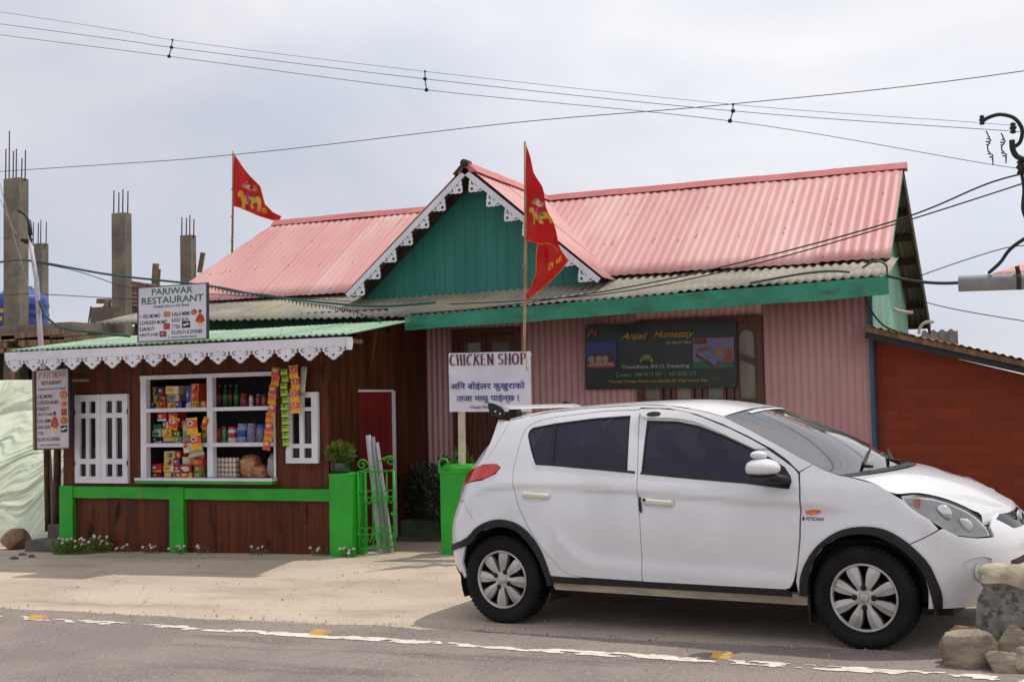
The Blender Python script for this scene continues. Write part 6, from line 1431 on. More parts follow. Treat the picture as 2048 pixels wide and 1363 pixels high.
def panel(mb, poly, holes=(), off=0.0, lip=.02, step=.03, gap=.0025, mirror=1, fn=None):
    fn = fn or P
    lp0 = dens(inset(poly, gap) if gap else poly, step*.7); hl = [dens(h, step*.7) for h in holes]; loops = [lp0]+hl
    pts = []; ed = []
    for l in loops: o = len(pts); pts += [V(p) for p in l]; ed += [(o+i, o+(i+1) % len(l)) for i in range(len(l))]
    allb = [tuple(p) for p in pts]
    x0, x1 = min(p[0] for p in lp0), max(p[0] for p in lp0); z0, z1 = min(p[1] for p in lp0), max(p[1] for p in lp0)
    cells = {}
    for a, b in allb: cells.setdefault((int(a/step), int(b/step)), []).append((a, b))
    def near(x, z):
        i, j = int(x/step), int(z/step)
        return any(math.hypot(x-a, z-b) < step*.5 for u in (-1,0,1) for v in (-1,0,1) for a, b in cells.get((i+u, j+v), ()))
    nx, nz = int((x1-x0)/step)+1, int((z1-z0)/step)+1
    for i in range(1, nx+1):
        for j in range(1, nz+1):
            x, z = x0+i*step+(.5*step if j % 2 else 0), z0+j*step
            if inpoly(x, z, lp0) and not any(inpoly(x, z, h) for h in hl) and not near(x, z): pts.append(V((x, z)))
    ov, oe, of, *_ = delaunay_2d_cdt(pts, ed, [], 0, 1e-6); fs = []
    for t in of:
        cx = sum(ov[i].x for i in t)/len(t); cz = sum(ov[i].y for i in t)/len(t)
        if inpoly(cx, cz, lp0) and not any(inpoly(cx, cz, h) for h in hl): fs.append(tuple(t))
    m = V((1, mirror, 1)); q = [fn(p.x, p.y, off) for p in ov]
    q = [V((p.x, p.y*mirror, p.z)) for p in q]
    if fn is P:
        o = len(mb.v)
        for i, p in enumerate(ov):
            e = .010; n = (P0(p.x+e, p.y)-P0(p.x-e, p.y)).cross(P0(p.x, p.y+e)-P0(p.x, p.y-e))
            if n.length > 1e-9: n.normalize(); mb.nrm[o+i] = (n.x, n.y*mirror, n.z)
    mb.add(q, fs if mirror == 1 else [t[::-1] for t in fs], True)
    if lip:
        for k, l in enumerate(loops):
            a = [fn(x, z, off) for x, z in l]; b = [fn(x, z, off-lip) for x, z in l]; n = len(l)
            a = [V((p.x, p.y*mirror, p.z)) for p in a]; b = [V((p.x, p.y*mirror, p.z)) for p in b]
            fcs = [(i, (i+1) % n, n+(i+1) % n, n+i) for i in range(n)]
            mb.add(a+b, fcs, False)
    return mb
m_paint = mat('white_car_paint', rgb(232,231,232), .28, col2=rgb(224,223,225), scale=2, dirt=rgb(200,190,178), dirt_scale=2.2, dirt_lo=.56, dirt_hi=.9, coat=.6, spec=.5)
m_blackp = mat('black_trim_plastic', rgb(26,25,28), .55, col2=rgb(36,35,37), scale=12, spec=.4)
m_tint_reflect = mat('tint_reflection_glass', rgb(54,56,78), .03, spec=.6);  # real tint, with a bluish reflection put into the base colour
t_ = m_tint_reflect.node_tree; b_ = t_.nodes['Principled BSDF']; tp = t_.nodes.new('ShaderNodeBsdfTransparent'); tp.inputs[0].default_value = (.42,.43,.50,1); ms = t_.nodes.new('ShaderNodeMixShader'); ms.inputs[0].default_value = .5
t_.links.new(tp.outputs[0], ms.inputs[1]); t_.links.new(b_.outputs[0], ms.inputs[2]); t_.links.new(ms.outputs[0], t_.nodes['Material Output'].inputs[0])
def clear_glass(name, tint, base=.06):
    m = bpy.data.materials.new(name); m.use_nodes = True; t = m.node_tree; N = t.nodes; N.remove(N['Principled BSDF'])
    g = N.new('ShaderNodeBsdfGlossy'); g.inputs['Roughness'].default_value = .04; tr = N.new('ShaderNodeBsdfTransparent'); tr.inputs[0].default_value = tint; fr = N.new('ShaderNodeFresnel'); fr.inputs[0].default_value = 1.5
    ad = N.new('ShaderNodeMath'); ad.operation = 'ADD'; ad.inputs[1].default_value = base; mm = N.new('ShaderNodeMixShader'); t.links.new(fr.outputs[0], ad.inputs[0]); t.links.new(ad.outputs[0], mm.inputs[0]); t.links.new(tr.outputs[0], mm.inputs[1]); t.links.new(g.outputs[0], mm.inputs[2]); t.links.new(mm.outputs[0], N['Material Output'].inputs[0]); return m
m_wind = clear_glass('windscreen_glass', (.70,.75,.73,1), .28); m_lens = clear_glass('lamp_lens', (.95,.95,.94,1), .06)
m_int = mat('dark_cabin', rgb(38,38,42), .8); m_tail = mat('red_tail_lamp', rgb(176,20,22), .12, col2=rgb(206,36,30), scale=4, coat=.8); m_refl = mat('lamp_reflector', rgb(226,225,218), .3, metal=.0, col2=rgb(196,195,190), scale=8, coat=.5)
m_amber = mat('amber_lens', rgb(236,120,20), .15, col2=rgb(200,80,14), scale=40, coat=.6); m_alloy = mat('silver_alloy', rgb(196,194,190), .35, metal=.55, col2=rgb(170,166,160), scale=7, dirt=rgb(120,110,98), dirt_scale=9, dirt_lo=.6); m_tyre = mat('tyre_rubber', rgb(22,21,22), .8, spec=.25, col2=rgb(32,30,30), scale=5); m_chrome = mat('chrome', rgb(220,220,222), .12, metal=1)
m_sill = mat('dusty_sill', rgb(206,196,172), .6, col2=rgb(150,138,116), scale=3, stretch=(.5,1,3))
def cpart(nm, mb, m, parent=None, label=None): return part(nm, mb, m, parent or car, label, True)
# outlines
FD_TOP = [(.993,1.445),(1.206,1.436),(1.41,1.39),(1.606,1.323),(1.798,1.241),(1.948,1.169),(2.046,1.109),(2.119,1.061),(2.150,1.030)]
FD = FD_TOP+[(2.166,.936),(2.172,.843),(2.162,.633),(2.144,.495),(2.119,.387),(2.092,.342),(2.058,.331),(1.6,.334),(1.103,.337),(1.106,.506),(1.100,.743),(1.069,.976),(1.031,1.212)]
RDG = [(.355,1.417),(.25,1.402),(.187,1.383),(.135,1.355),(.111,1.32),(.099,1.25),(.097,1.187),(.091,1.062),(.112,.95),(.176,.802),(.255,.679),(.363,.532),(.468,.423),(.52,.383),(.574,.358),(.664,.346)]
RD = [(.990,1.447),(.718,1.446)]+RDG+[(1.102,.338),(1.106,.506),(1.100,.743),(1.069,.976),(1.031,1.212)]
RW = [(.150,1.288),(.148,1.31),(.157,1.332),(.18,1.348),(.355,1.374),(.668,1.402),(.93,1.412),(.984,1.048),(.672,1.072),(.395,1.095),(.276,1.099),(.248,1.112),(.232,1.135),(.189,1.211)]
FW = [(1.062,1.376),(1.289,1.364),(1.446,1.332),(1.628,1.267),(1.806,1.192),(1.931,1.140),(2.06,1.066),(2.105,1.01),(2.114,.975),(2.104,.949),(2.05,.949),(1.882,.967),(1.823,.977),(1.476,1.004),(1.085,1.036)]
SAIL = [(1.850,1.174),(1.931,1.138),(2.06,1.064),(2.103,1.01),(2.112,.975),(2.102,.951),(2.05,.951),(1.882,.969)]
FWG = [(1.068,1.37),(1.289,1.36),(1.446,1.328),(1.628,1.263),(1.806,1.188),(1.848,1.17),(1.880,.969),(1.823,.979),(1.476,1.006),(1.09,1.038)]
RAI = [(.377,.274),(.372,.32),(.36,.356),(.334,.443),(.276,.542),(.194,.627),(.091,.669),(-.014,.667),(-.146,.632),(-.27,.526),(-.326,.407),(-.328,.295)]
RAO = [(.422,.283),(.415,.333),(.395,.408),(.361,.507),(.296,.605),(.196,.684),(.078,.719),(-.043,.713),(-.168,.664),(-.298,.564),(-.354,.458),(-.374,.326)]
FAO = [(2.141,.302),(2.156,.400),(2.197,.498),(2.269,.596),(2.369,.672),(2.467,.711),(2.572,.723),(2.674,.710),(2.763,.666),(2.840,.607),(2.913,.524),(2.951,.434),(2.968,.343),(2.967,.256)]
FAI = [(2.189,.294),(2.205,.402),(2.253,.521),(2.323,.608),(2.433,.663),(2.538,.681),(2.641,.668),(2.740,.620),(2.816,.551),(2.880,.462),(2.911,.361),(2.920,.252)]
RE = [(-.03,1.40),(.1,1.425),(.3,1.452),(.6,1.470),(.98,1.478),(1.2,1.468),(1.42,1.432),(1.606,1.386)]
WE = [(1.606,1.386),(1.788,1.304),(1.977,1.211),(2.157,1.119),(2.235,1.083)]
WE2 = [(2.307,1.05),(2.407,1.016)]
HG = [(2.449,1.010),(2.6,.975),(2.776,.910)]
HL = [(2.776,.903),(2.848,.908),(2.948,.885),(3.047,.851),(3.141,.803),(3.206,.755),(3.250,.707),(3.270,.652),(3.182,.652),(3.087,.669),(3.003,.717),(2.927,.765),(2.839,.824),(2.789,.873)]
TL = [(-.172,1.095),(-.11,1.099),(-.056,1.097),(-.02,1.075),(-.054,1.031),(-.151,.987),(-.230,.931),(-.292,.848)]
TLs = rv(TL); tl_in = TLs[::-1]
def smo(l): return [(p.x, p.y) for p in spline([V((a, b, 0)) for a, b in l], 4)]
hatch_line = rv([(-.172,1.095),(-.12,1.19),(-.07,1.29)])+[(-.03,1.40)]
bgap = rv([(-.146,.632),(-.21,.74),(-.275,.838)])
for side in (1, -1):
    g_ = {'mirror': side}
    # doors
    for nm, ol, wn in (('door', FD, FW), ('door', RD, RW)):
        mb = panel(MB(), ol, [wn], **g_); d = cpart(nm, mb, m_paint)
        k = HND[1] if ol is FD else HND[0]
        gl = FWG if ol is FD else RW
        mb = panel(MB(), wn, [inset(gl, .010)] if ol is RD else [inset(FWG, .008)], off=-.004, lip=.0, gap=0, **g_); cpart('window_seal', mb, m_blackp, d)
        mb = panel(MB(), inset(gl, -.002), off=-.009, lip=0, gap=0, **g_); cpart('glass', mb, m_tint_reflect, d)
        bl_ = ([(1.085,1.040),(1.476,1.008),(1.823,.981),(2.05,.953),(2.11,.949),(2.10,.936),(2.05,.940),(1.823,.967),(1.476,.993),(1.082,1.026)] if ol is FD else [(.25,1.112),(.395,1.098),(.672,1.076),(1.04,1.044),(1.043,1.030),(.672,1.061),(.395,1.084),(.27,1.09)])
        mb = panel(MB(), bl_, off=.004, lip=.008, gap=0, step=.02, **g_); cpart('belt_trim', mb, m_blackp, d)
        # handle
        mb = MB(); s0, s1 = k[0]-.112, k[0]+.112; pts = []; 
        for i in range(13):
            t = i/12; s = s0+(s1-s0)*t; z = k[1]+.006-.012*t; o = .008+.026*math.sin(math.pi*t)**.35; q0_, q1_ = P0(s0-.03, z), P0(s1+.03, z); pts.append((V((s, q0_.y+(q1_.y-q0_.y)*t-o+.006, z)), z))
        n = 8; vs = []; fs = []
        for i, (p, z) in enumerate(pts):
            t = i/12; hgt = .024*(1 if 0 < i < 12 else .75)
            for q in range(n): a = 2*math.pi*q/n; vs.append(V((p.x, (p.y+.010*math.cos(a))*side, p.z+hgt*math.sin(a)*.8)))
        for i in range(12):
            for q in range(n): a, b = i*n+q, i*n+(q+1) % n; fs.append((a, b, b+n, a+n))
        fs += [tuple(range(n)), tuple(range(12*n, 13*n))]
        mb.add(vs, fs, True); h_ = cpart('handle', mb, mat('cream_handle', rgb(222,216,200), .35) if side == 1 and ol is FD else bpy.data.materials['cream_handle'], d)
        if ol is FD:
            mb = MB(); p = P(s0+.02, k[1]+.006, .036); mb.lathe([(.010,-.004),(.010,.004)], (p.x, p.y*side, p.z), 'y', 10); cpart('keyhole', mb, m_blackp, h_)
            mb = panel(MB(), [(1.087,.875),(1.098,.882),(1.116,.80),(1.112,.778),(1.100,.79)], off=.010, lip=.012, gap=0, step=.02, **g_); cpart('edge_guard', mb, m_blackp, d)
            mb = panel(MB(), SAIL, off=.003, lip=.01, gap=0, step=.02, **g_); cpart('sail_panel', mb, m_blackp, d)
            VS = [(.999,1.438),(1.14,1.435),(1.275,1.422),(1.38,1.40),(1.476,1.371),(1.671,1.299),(1.824,1.230),(1.936,1.174),(1.861,1.170),(1.743,1.220),(1.549,1.302),(1.418,1.350),(1.32,1.368),(1.223,1.377),(1.068,1.381),(1.03,1.39),(1.008,1.412)]
            mb = panel(MB(), VS, off=.022, lip=.022, gap=0, step=.02, **g_); v_ = cpart('rain_visor', mb, m_paint, d)
            mb = panel(MB(), [(1.113+.052*math.cos(R(20*a)), 1.402+.015*math.sin(R(20*a))) for a in range(18)], off=.025, lip=.003, gap=0, step=.02, **g_); cpart('visor_badge', mb, m_blackp, v_)
        else:
            mb = panel(MB(), [(.342,1.374),(.362,1.376),(.404,1.094),(.384,1.095)], off=-.002, lip=.006, gap=0, step=.02, **g_); cpart('window_divider', mb, m_blackp, d)
    # black band between door frames and roof rail
    mb = panel(MB(), [(.985,1.462),(1.2,1.450),(1.41,1.406),(1.606,1.338),(1.798,1.255),(1.96,1.176),(2.07,1.106),(2.12,1.066),(2.119,1.058),(2.046,1.106),(1.948,1.166),(1.798,1.238),(1.606,1.320),(1.41,1.388),(1.206,1.434),(.992,1.446)], off=-.004, lip=0, gap=0, **g_); cpart('door_seal', mb, m_blackp)
    # body side: rail, pillar, quarter
    FDT2 = [(.985,1.462),(1.2,1.452),(1.41,1.408),(1.606,1.340),(1.798,1.257),(1.96,1.178),(2.07,1.108),(2.152,1.038)]
    body = RE[:-1]+WE+FDT2[::-1]+[(.98,1.450),(.718,1.449)]+[(a-.001, b+.001) for a, b in RDG[:-1]]+[(.664,.343),(.43,.343)]+RAI[1:9]+bgap[1:]+tl_in+hatch_line[1:-1]
    mb = panel(MB(), body, gap=.0015, **g_); cpart('body_side', mb, m_paint)
    # front wing
    fend = [(2.157,1.034),(2.235,1.083)]+WE2+HG+fv([(2.789,.873),(2.839,.824),(2.927,.765),(2.983,.7060)])+fv([(2.801,.6215)])+[(2.75,.621)]+FAI[:7][::-1]+[(2.14,.296),(2.13,.385),(2.15,.495),(2.168,.633),(2.178,.843),(2.172,.936)]
    mb = panel(MB(), fend, **g_); wing = cpart('front_wing', mb, m_paint)
    mb = panel(MB(), [(2.200,.806),(2.24,.814),(2.301,.812),(2.296,.80),(2.279,.789),(2.24,.783),(2.214,.785)], off=.010, lip=.012, gap=0, step=.015, **g_); cpart('side_indicator', mb, m_amber, wing)
    if side == 1:
        mb = MB(); put_text(mb, 'PETRONAS', lambda a, b, w_: P(a, b, .002), 2.207, .770, 2.318, .749); cpart('lettering', mb, plain(40,40,60), wing); mb = MB()
        q = [(2.182,.757),(2.186,.750),(2.194,.749),(2.199,.756),(2.196,.765),(2.198,.775),(2.188,.772)]; mb.add([P(a, b, .002) for a, b in q], [tuple(range(7))]); cpart('drop_symbol', mb, plain(40,40,60), wing)
    # lamps
    hs = fv(HL)
    mb = panel(MB(), hs, off=.001, lip=0, step=.02, gap=.002, **g_); hl = cpart('headlamp', mb, m_lens)
    mb = panel(MB(), inset(hs, .003), off=-.014, lip=0, step=.02, gap=0, **g_); cpart('reflector', mb, m_refl, hl)
    def onlamp(ax_, z, o): p = P(inv(ax_, z, .19), z, o); return V((p.x, p.y*side, p.z))
    mb = MB(); c = onlamp(3.01,.795,-.012); mb.blob(c, .05,.02,.055, 18, 12, 0, 0); mb.sm = [True]*len(mb.f); cpart('projector', mb, m_chrome, hl)
    mb = MB(); c = onlamp(3.125,.725,-.012); mb.blob(c, .05,.018,.042, 18, 12, 0, 0); mb.sm = [True]*len(mb.f); cpart('projector', mb, m_refl, hl)
    mb = panel(MB(), fv([(2.85,.880),(2.885,.878),(2.885,.835),(2.855,.838)]), off=-.006, lip=.008, gap=0, step=.015, **g_); cpart('indicator', mb, m_amber, hl)
    mb = panel(MB(), fv([(2.80,.895),(2.845,.898),(2.848,.852),(2.822,.852)]), off=-.008, lip=.006, gap=0, step=.015, **g_); cpart('lamp_bezel', mb, plain(226,224,214), hl)
    mb = panel(MB(), rnd_poly(TLs+rv([(-.312,.886),(-.304,.975),(-.268,1.044)]), 1), off=.006, lip=.02, step=.02, gap=.002, **g_); tl = cpart('tail_lamp', mb, m_tail)
    mb = panel(MB(), rv([(-.292,.875),(-.25,.922),(-.275,.96),(-.302,.955)]), off=.008, lip=.004, step=.02, gap=0, **g_); cpart('reverse_lens', mb, plain(214,200,200, rough=.15), tl)
    # bumpers
    rb = bgap+[(TLs[-1][0]-.004, TLs[-1][1]-.006)]+[(inv(-.312,.88,.682), .872),(SR,.86),(SR,.30)]+[(RAI[-1][0], .292)]+RAI[8:11][::-1]
    mb = panel(MB(), rb, **g_); cpart('rear_bumper', mb, m_paint)
    hb = hatch_line+[(SR,1.40),(SR,.862),(inv(-.318,.884,.682),.876)]+rv([(-.312,.886),(-.304,.975),(-.268,1.044)])
    gwin = [(SR+.002,1.10),(SR+.30,1.10),(SR+.34,1.20),(SR+.36,1.36),(SR+.002,1.375)]
    mb = panel(MB(), hb, [gwin], **g_); ht = cpart('tailgate', mb, m_paint)
    mb = panel(MB(), gwin, off=-.006, lip=0, gap=-.006, **g_); cpart('rear_glass', mb, m_tint_reflect, ht)
    gy = lambda y, z: (sY(y, z), z)
    grl = [gy(.40,.735), gy(.27,.762), gy(.12,.770), (SF,.772), (SF,.672), gy(.12,.668), gy(.28,.672)]
    low = [gy(.42,.50), (SF,.53), (SF,.33), gy(.48,.33)]
    fog = [(c_[0], c_[1]) for c_ in fv([(3.10,.515),(3.15,.538),(3.21,.543),(3.255,.528),(3.265,.47),(3.235,.40),(3.19,.388),(3.13,.425)])]
    hl_low = fv([(2.983,.7055),(3.003,.713),(3.087,.665),(3.182,.648),(3.275,.646)])
    fbm = fv([(2.801,.621)])+hl_low+fv([(3.262,.70)])+[gy(.42,.745), gy(.27,.772), gy(.12,.780),(SF,.782),(SF,.26)]+fv([(3.0,.248)])+[(2.922,.250)]+FAI[7:11][::-1]+[(2.752,.618)]
    mb = panel(MB(), fbm, [grl, low, fog], step=.03, **g_); fbp = cpart('front_bumper', mb, m_paint)
    mb = panel(MB(), grl, off=-.006, lip=0, gap=-.004, step=.02, **g_); cpart('grille', mb, mat('gloss_black', rgb(16,16,18), .15) if side == 1 else bpy.data.materials['gloss_black'], fbp)
    mb = panel(MB(), low, off=-.03, lip=0, gap=-.006, **g_); cpart('lower_grille', mb, m_blackp, fbp)
    mb = panel(MB(), fog, off=-.022, lip=-.022, gap=0, step=.02, **g_); cpart('fog_recess', mb, m_paint, fbp)
    c = onlamp(3.205,.455,-.02); mb = MB(); dr_ = P(inv(3.205,.455,.19),.455,1)-P(inv(3.205,.455,.19),.455,0); dr_ = V((dr_.x, dr_.y*side, 0)).normalized()
    s1 = dr_.cross(V((0,0,1))); mb.add([c+s1*(.045*math.cos(R(20*k)))+V((0,0,.055*math.sin(R(20*k))))+dr_*.006 for k in range(18)]+[c+dr_*.016], [(k, (k+1) % 18, 18) for k in range(18)], True); cpart('fog_lamp', mb, m_refl, fbp)
    # black arch trims and sill
    mb = panel(MB(), smo(rv(RAO))+smo(rv(RAI))[::-1], off=.010, lip=.03, gap=0, step=.02, **g_); cpart('arch_trim', mb, m_blackp)
    mb = panel(MB(), smo(fv(FAO))+smo(fv(FAI))[::-1], off=.010, lip=.03, gap=0, step=.02, **g_); cpart('arch_trim', mb, m_blackp)
    mb = panel(MB(), [(.412,.346),(1.0,.339),(2.075,.331),(2.10,.292),(1.2,.298),(.428,.302)], off=.006, lip=.02, gap=0, **g_); cpart('sill_strip', mb, m_blackp)
    mb = panel(MB(), [(.40,.310),(2.19,.300),(2.18,.236),(.43,.250)], off=-.008, lip=.05, gap=0, **g_); cpart('sill', mb, m_sill)
    # arch liners
    for cx, cz in ((.02,.30),(2.55,.30)):
        mb = MB(); n = 28; vs = []; fs = []
        for i in range(n+1):
            a = R(-22+224*i/n); x, z = cx+.375*math.cos(a), cz+.365*math.sin(a)
            vs += [(x, -.79*side, z), (x, -.42*side, z)]
        for i in range(n): fs.append((2*i, 2*i+2, 2*i+3, 2*i+1))
        vs.append((cx, -.42*side, cz)); fs += [(2*i+1, 2*i+3, len(vs)-1) for i in range(n)]
        mb.add(vs, fs); cpart('arch_liner', mb, m_int)
    mb = MB(); mb.box((2.185, (-.80 if side == 1 else .62), .13), (2.197, (-.62 if side == 1 else .80), .46)); cpart('mud_flap', mb, m_blackp)
    # mirror
    mb = MB(); mb.blob((1.985, -.935*side, 1.070), .112, .095, .060, 20, 14, 0, 0); mb.sm = [True]*len(mb.f)
    for i, p in enumerate(mb.v):
        if p.x < 1.90: p.x = 1.90-(1.90-p.x)*.55
        if p.z < 1.045: p.z = 1.045-(1.045-p.z)*.6
    mr = cpart('wing_mirror', mb, m_paint)
    mb = MB(); mb.blob((1.985, -.93*side, 1.018), .108, .088, .016, 16, 8, 0, 0); mb.tube(spline([V((2.0,-.90*side,1.012)), V((2.06,-.85*side,1.0)), V((2.09,-.79*side,.985))]), [.028]*13, 8); mb.sm = [True]*len(mb.f); cpart('mirror_base', mb, m_blackp, mr)
    if side == 1:
        mb = MB(); mb.blob((1.966, -.93, 1.150), .056, .05, .026, 16, 10, 0, 0); mb.bar((1.95,-.93,1.10), (1.955,-.93,1.135), .02, .02); mb.sm = [True]*len(mb.f)
        for p in mb.v:
            p.x = 1.966+max(-.05, min(.05, p.x-1.966)); p.z = max(p.z, 1.1)
        cpart('blind_spot_mirror', mb, m_paint, mr)
    # wheels
    for cx in (0.0, 2.525):
        c = V((cx, -.72*side, .30)); mb = MB(); sg = -side
        prof = [(.200,.075),(.215,.082),(.245,.094),(.270,.096),(.286,.090),(.297,.076),(.300,.06)]
        full = prof+[(.301,.02),(.301,-.02)]+[(r, -h) for r, h in prof[::-1]]
        mb.lathe([(r, h*sg) for r, h in full], c, 'y', 56, False); wh = cpart('wheel', mb, m_tyre)
        mb = MB()
        for k in range(56):
            for hh in (-.062,-.022,.022,.062):
                a = 2*math.pi*(k+.5*(hh > 0))/56; e = V((math.cos(a), 0, math.sin(a))); t = V((-math.sin(a), 0, math.cos(a))); mb.obox(c+e*.3005+V((0,hh,0)), t*.024, V((0,.034,0)), e*.008)
        cpart('tread', mb, m_tyre, wh)
        mb = MB(); o = .80-.72
        mb.lathe([(r, h*sg) for r, h in [(.200,.070),(.202,.083),(.196,.088),(.188,.084),(.184,.068)]], c, 'y', 48, False)
        for k in range(8):
            a0 = 2*math.pi*k/8+(R(22.5) if cx else R(63+22.5)); 
            shp = [(.040,-.015),(.075,-.020),(.115,-.031),(.150,-.037),(.172,-.037),(.189,-.035),(.189,.035),(.172,.037),(.150,.037),(.115,.031),(.075,.020),(.040,.015)]
            cc = lambda r, t: V((r*math.cos(a0)-t*math.sin(a0), 0, r*math.sin(a0)+t*math.cos(a0)))
            top = [c+cc(r, t)+V((0, sg*(.074+.010*(1-((r-.11)/.09)**2)-.008*abs(t/.05)), 0)) for r, t in shp]; bot = [c+cc(r, t*1.05)+V((0, sg*.045, 0)) for r, t in shp]; n = len(shp)
            mid = [c+cc(r, 0)+V((0, sg*(.076+.010*(1-((r-.11)/.09)**2)), 0)) for r in (.04,.075,.115,.150,.172,.186)]
            fs = [(i, (i+1) % n, n+(i+1) % n, n+i) for i in range(n)]; fs += [(i, i+1, 2*n+i+1, 2*n+i) for i in range(5)]+[(n-1-i, 2*n+i, 2*n+i+1, n-2-i) for i in range(5)]
            mb.add(top+bot+mid, fs, False)
        mb.lathe([(r, h*sg) for r, h in [(.062,.05),(.062,.070),(.052,.078),(.03,.080)]], c, 'y', 24)
        cpart('rim', mb, m_alloy, wh)
        mb = MB(); mb.lathe([(.184, .068*sg),(.180,.03*sg),(.178, -.045*sg),(.02, -.045*sg)], c, 'y', 32, False); mb.lathe([(.12,.01*sg),(.12,.02*sg),(.02,.02*sg)], c, 'y', 32); cpart('brake_disc', mb, mat('brake_grey', rgb(26,24,24), .7) if cx == 0 and side == 1 else bpy.data.materials['brake_grey'], wh)
        mb = MB(); mb.lathe([(r, h*sg) for r, h in [(.029,.078),(.029,.084),(.024,.087)]], c, 'y', 20); cpart('hub_cap', mb, m_alloy, wh)
        for k in range(4):
            a = R(90*k+(63 if cx == 0 else 0)); q = c+V((.058*math.cos(a), 0, .058*math.sin(a)))
            mb = MB(); mb.lathe([(.017,.060*sg),(.017,.083*sg),(.012,.083*sg)], q, 'y', 12); mb.lathe([(.009,.083*sg),(.009,.089*sg)], q, 'y', 6); cpart('wheel_nut', mb, m_blackp, wh)
# roof, windscreen, bonnet
def mirror_grid(mb, edge, cen, nj, smooth=True, crown=2.0, relax=0):
    n = len(edge); vs = []; fs = []; W = 2*nj+1
    for e, c in zip(edge, cen):
        for j in range(-nj, nj+1):
            u_ = j/nj; k = 1-abs(u_)**crown; vs.append(V((e.x+(c[0]-e.x)*k, -e.y*u_*-1*-1 if False else e.y*-u_*-1 if False else abs(e.y)*u_, e.z+(c[1]-e.z)*k)))
    for _ in range(relax):
        o = [v.copy() for v in vs]
        for i in range(1, n-1):
            for j in range(1, W-1): a = i*W+j; vs[a].z = o[a].z*.4+.15*(o[a-1].z+o[a+1].z+o[a-W].z+o[a+W].z)
    for i in range(n-1):
        for j in range(W-1): a = i*W+j; fs.append((a, a+W, a+W+1, a+1))
    mb.add(vs, fs, smooth); return mb
def curve_pts(pts, n, f): 
    sp = spline([V((a, b, 0)) for a, b in pts], n); return [f(p.x, p.y) for p in sp]
ed = curve_pts(RE, 5, P0); n = len(ed); rc = spline([V((-.20,1.425,0)), V((.1,1.468,0)), V((.5,1.495,0)), V((1.0,1.507,0)), V((1.35,1.495,0)), V((1.70,1.438,0))], 12)
cen = [(lambda q: (q.x, q.y))(rc[round(i*(len(rc)-1)/(n-1))]) for i in range(n)]
ed = [V((e.x, e.y, e.z+.0015)) for e in ed]
mb = mirror_grid(MB(), ed, cen, 14, crown=2.6); cpart('roof_panel', mb, m_paint)
we = curve_pts(WE+WE2, 5, P0); n = len(we); cen = [(1.70+(2.53-1.70)*i/(n-1), 1.438+(1.028-1.438)*(i/(n-1))+.035*math.sin(math.pi*i/(n-1))) for i in range(n)]
mb = mirror_grid(MB(), we, cen, 14, crown=2.2); ws = cpart('windscreen', mb, m_wind)
m0 = MB(); k0 = [mb.v[i*29+j]+V((.002,0,.004)) for i in (1, 2) for j in range(5, 20)]
m0.add(k0, [(i, i+1, i+16, i+15) for i in range(14)]); cpart('sunstrip_sticker', m0, plain(206,208,206), ws)
def wpt(a, b): i = a*(n-1); j = (b*.5+.5)*28; return mb.v[min(n-1, int(round(i)))*29+int(round(j))]
m1 = MB()
for a0, b0, a1, b1 in ((.98,-.62,.80,.05), (.98,.02,.82,.62)):
    p, q = wpt(a0, b0)+V((.012,0,.02)), wpt(a1, b1)+V((.01,0,.022)); m1.tube([p, q], .009, 6); m1.tube([p+V((.05,.03,-.005)), p, p.lerp(q, .4)+V((0,0,.012))], .011, 6)
cpart('wiper', m1, m_blackp, ws)
mb2 = MB(); last = [mb.v[(n-1)*29+j] for j in range(29)]; mb2.add([p+V((-.01,0,.003)) for p in last]+[p+V((.07,0,-.008)) for p in last], [(j, j+29, j+30, j+1) for j in range(28)], True); cpart('cowl', mb2, m_blackp)
hedge = [(2.407,1.016)]+HG+fv([(2.848,.912),(2.948,.889),(3.047,.855),(3.141,.808),(3.20,.775)])
he = curve_pts(hedge, 5, P0); he = [V((e.x, abs(e.y)-.003, e.z+.002)) for e in he]
hx = sorted(he, key=lambda e: e.x); ty = [(e.x, e.y) for e in hx]; tz = [(e.x, e.z) for e in hx]; n = 34
hc = [(2.52,1.022),(2.6,1.014),(2.71,.993),(2.8,.970),(2.871,.948),(2.95,.917),(3.027,.880),(3.08,.852),(3.129,.824),(3.175,.803),(3.215,.786)]
rows_e = []; cen = []
for i in range(n):
    t = i/(n-1); xe = hx[0].x+(hx[-1].x-hx[0].x)*t; xc = 2.52+(3.215-2.52)*t
    rows_e.append(V((xe, sitp(ty, xe, .03) if 0 < i < n-1 else itp(ty, xe), sitp(tz, xe, .02)))); cen.append((xc, sitp(hc, xc, .02)))
mb = MB(); mirror_grid(mb, rows_e, cen, 14, crown=2.2, relax=30)
lastr = [mb.v[(n-1)*29+j] for j in range(29)]; mb.add(list(lastr)+[p+V((.016,0,-.018)) for p in lastr]+[p+V((.020,0,-.075)) for p in lastr], [(r*29+j, r*29+j+29, r*29+j+30, r*29+j+1) for r in range(2) for j in range(28)], True); cpart('bonnet', mb, m_paint)
# emblem on the grille: slanted H in an oval
mb = MB(); c = P0(SF, .725); c = V((c.x+.012, 0, .722))
def em(y, z): return c+V((-.3*y*y, -y, z))
ring = [em(.062*math.cos(R(12*k)), .034*math.sin(R(12*k))) for k in range(31)]; mb.tube(ring, .005, 6, False)
mb.tube([em(-.026,-.024), em(-.016,.024)], .006, 6); mb.tube([em(.016,-.024), em(.026,.024)], .006, 6); mb.tube([em(-.02,-.004), em(.02,.004)], .006, 6); cpart('emblem', mb, m_chrome)
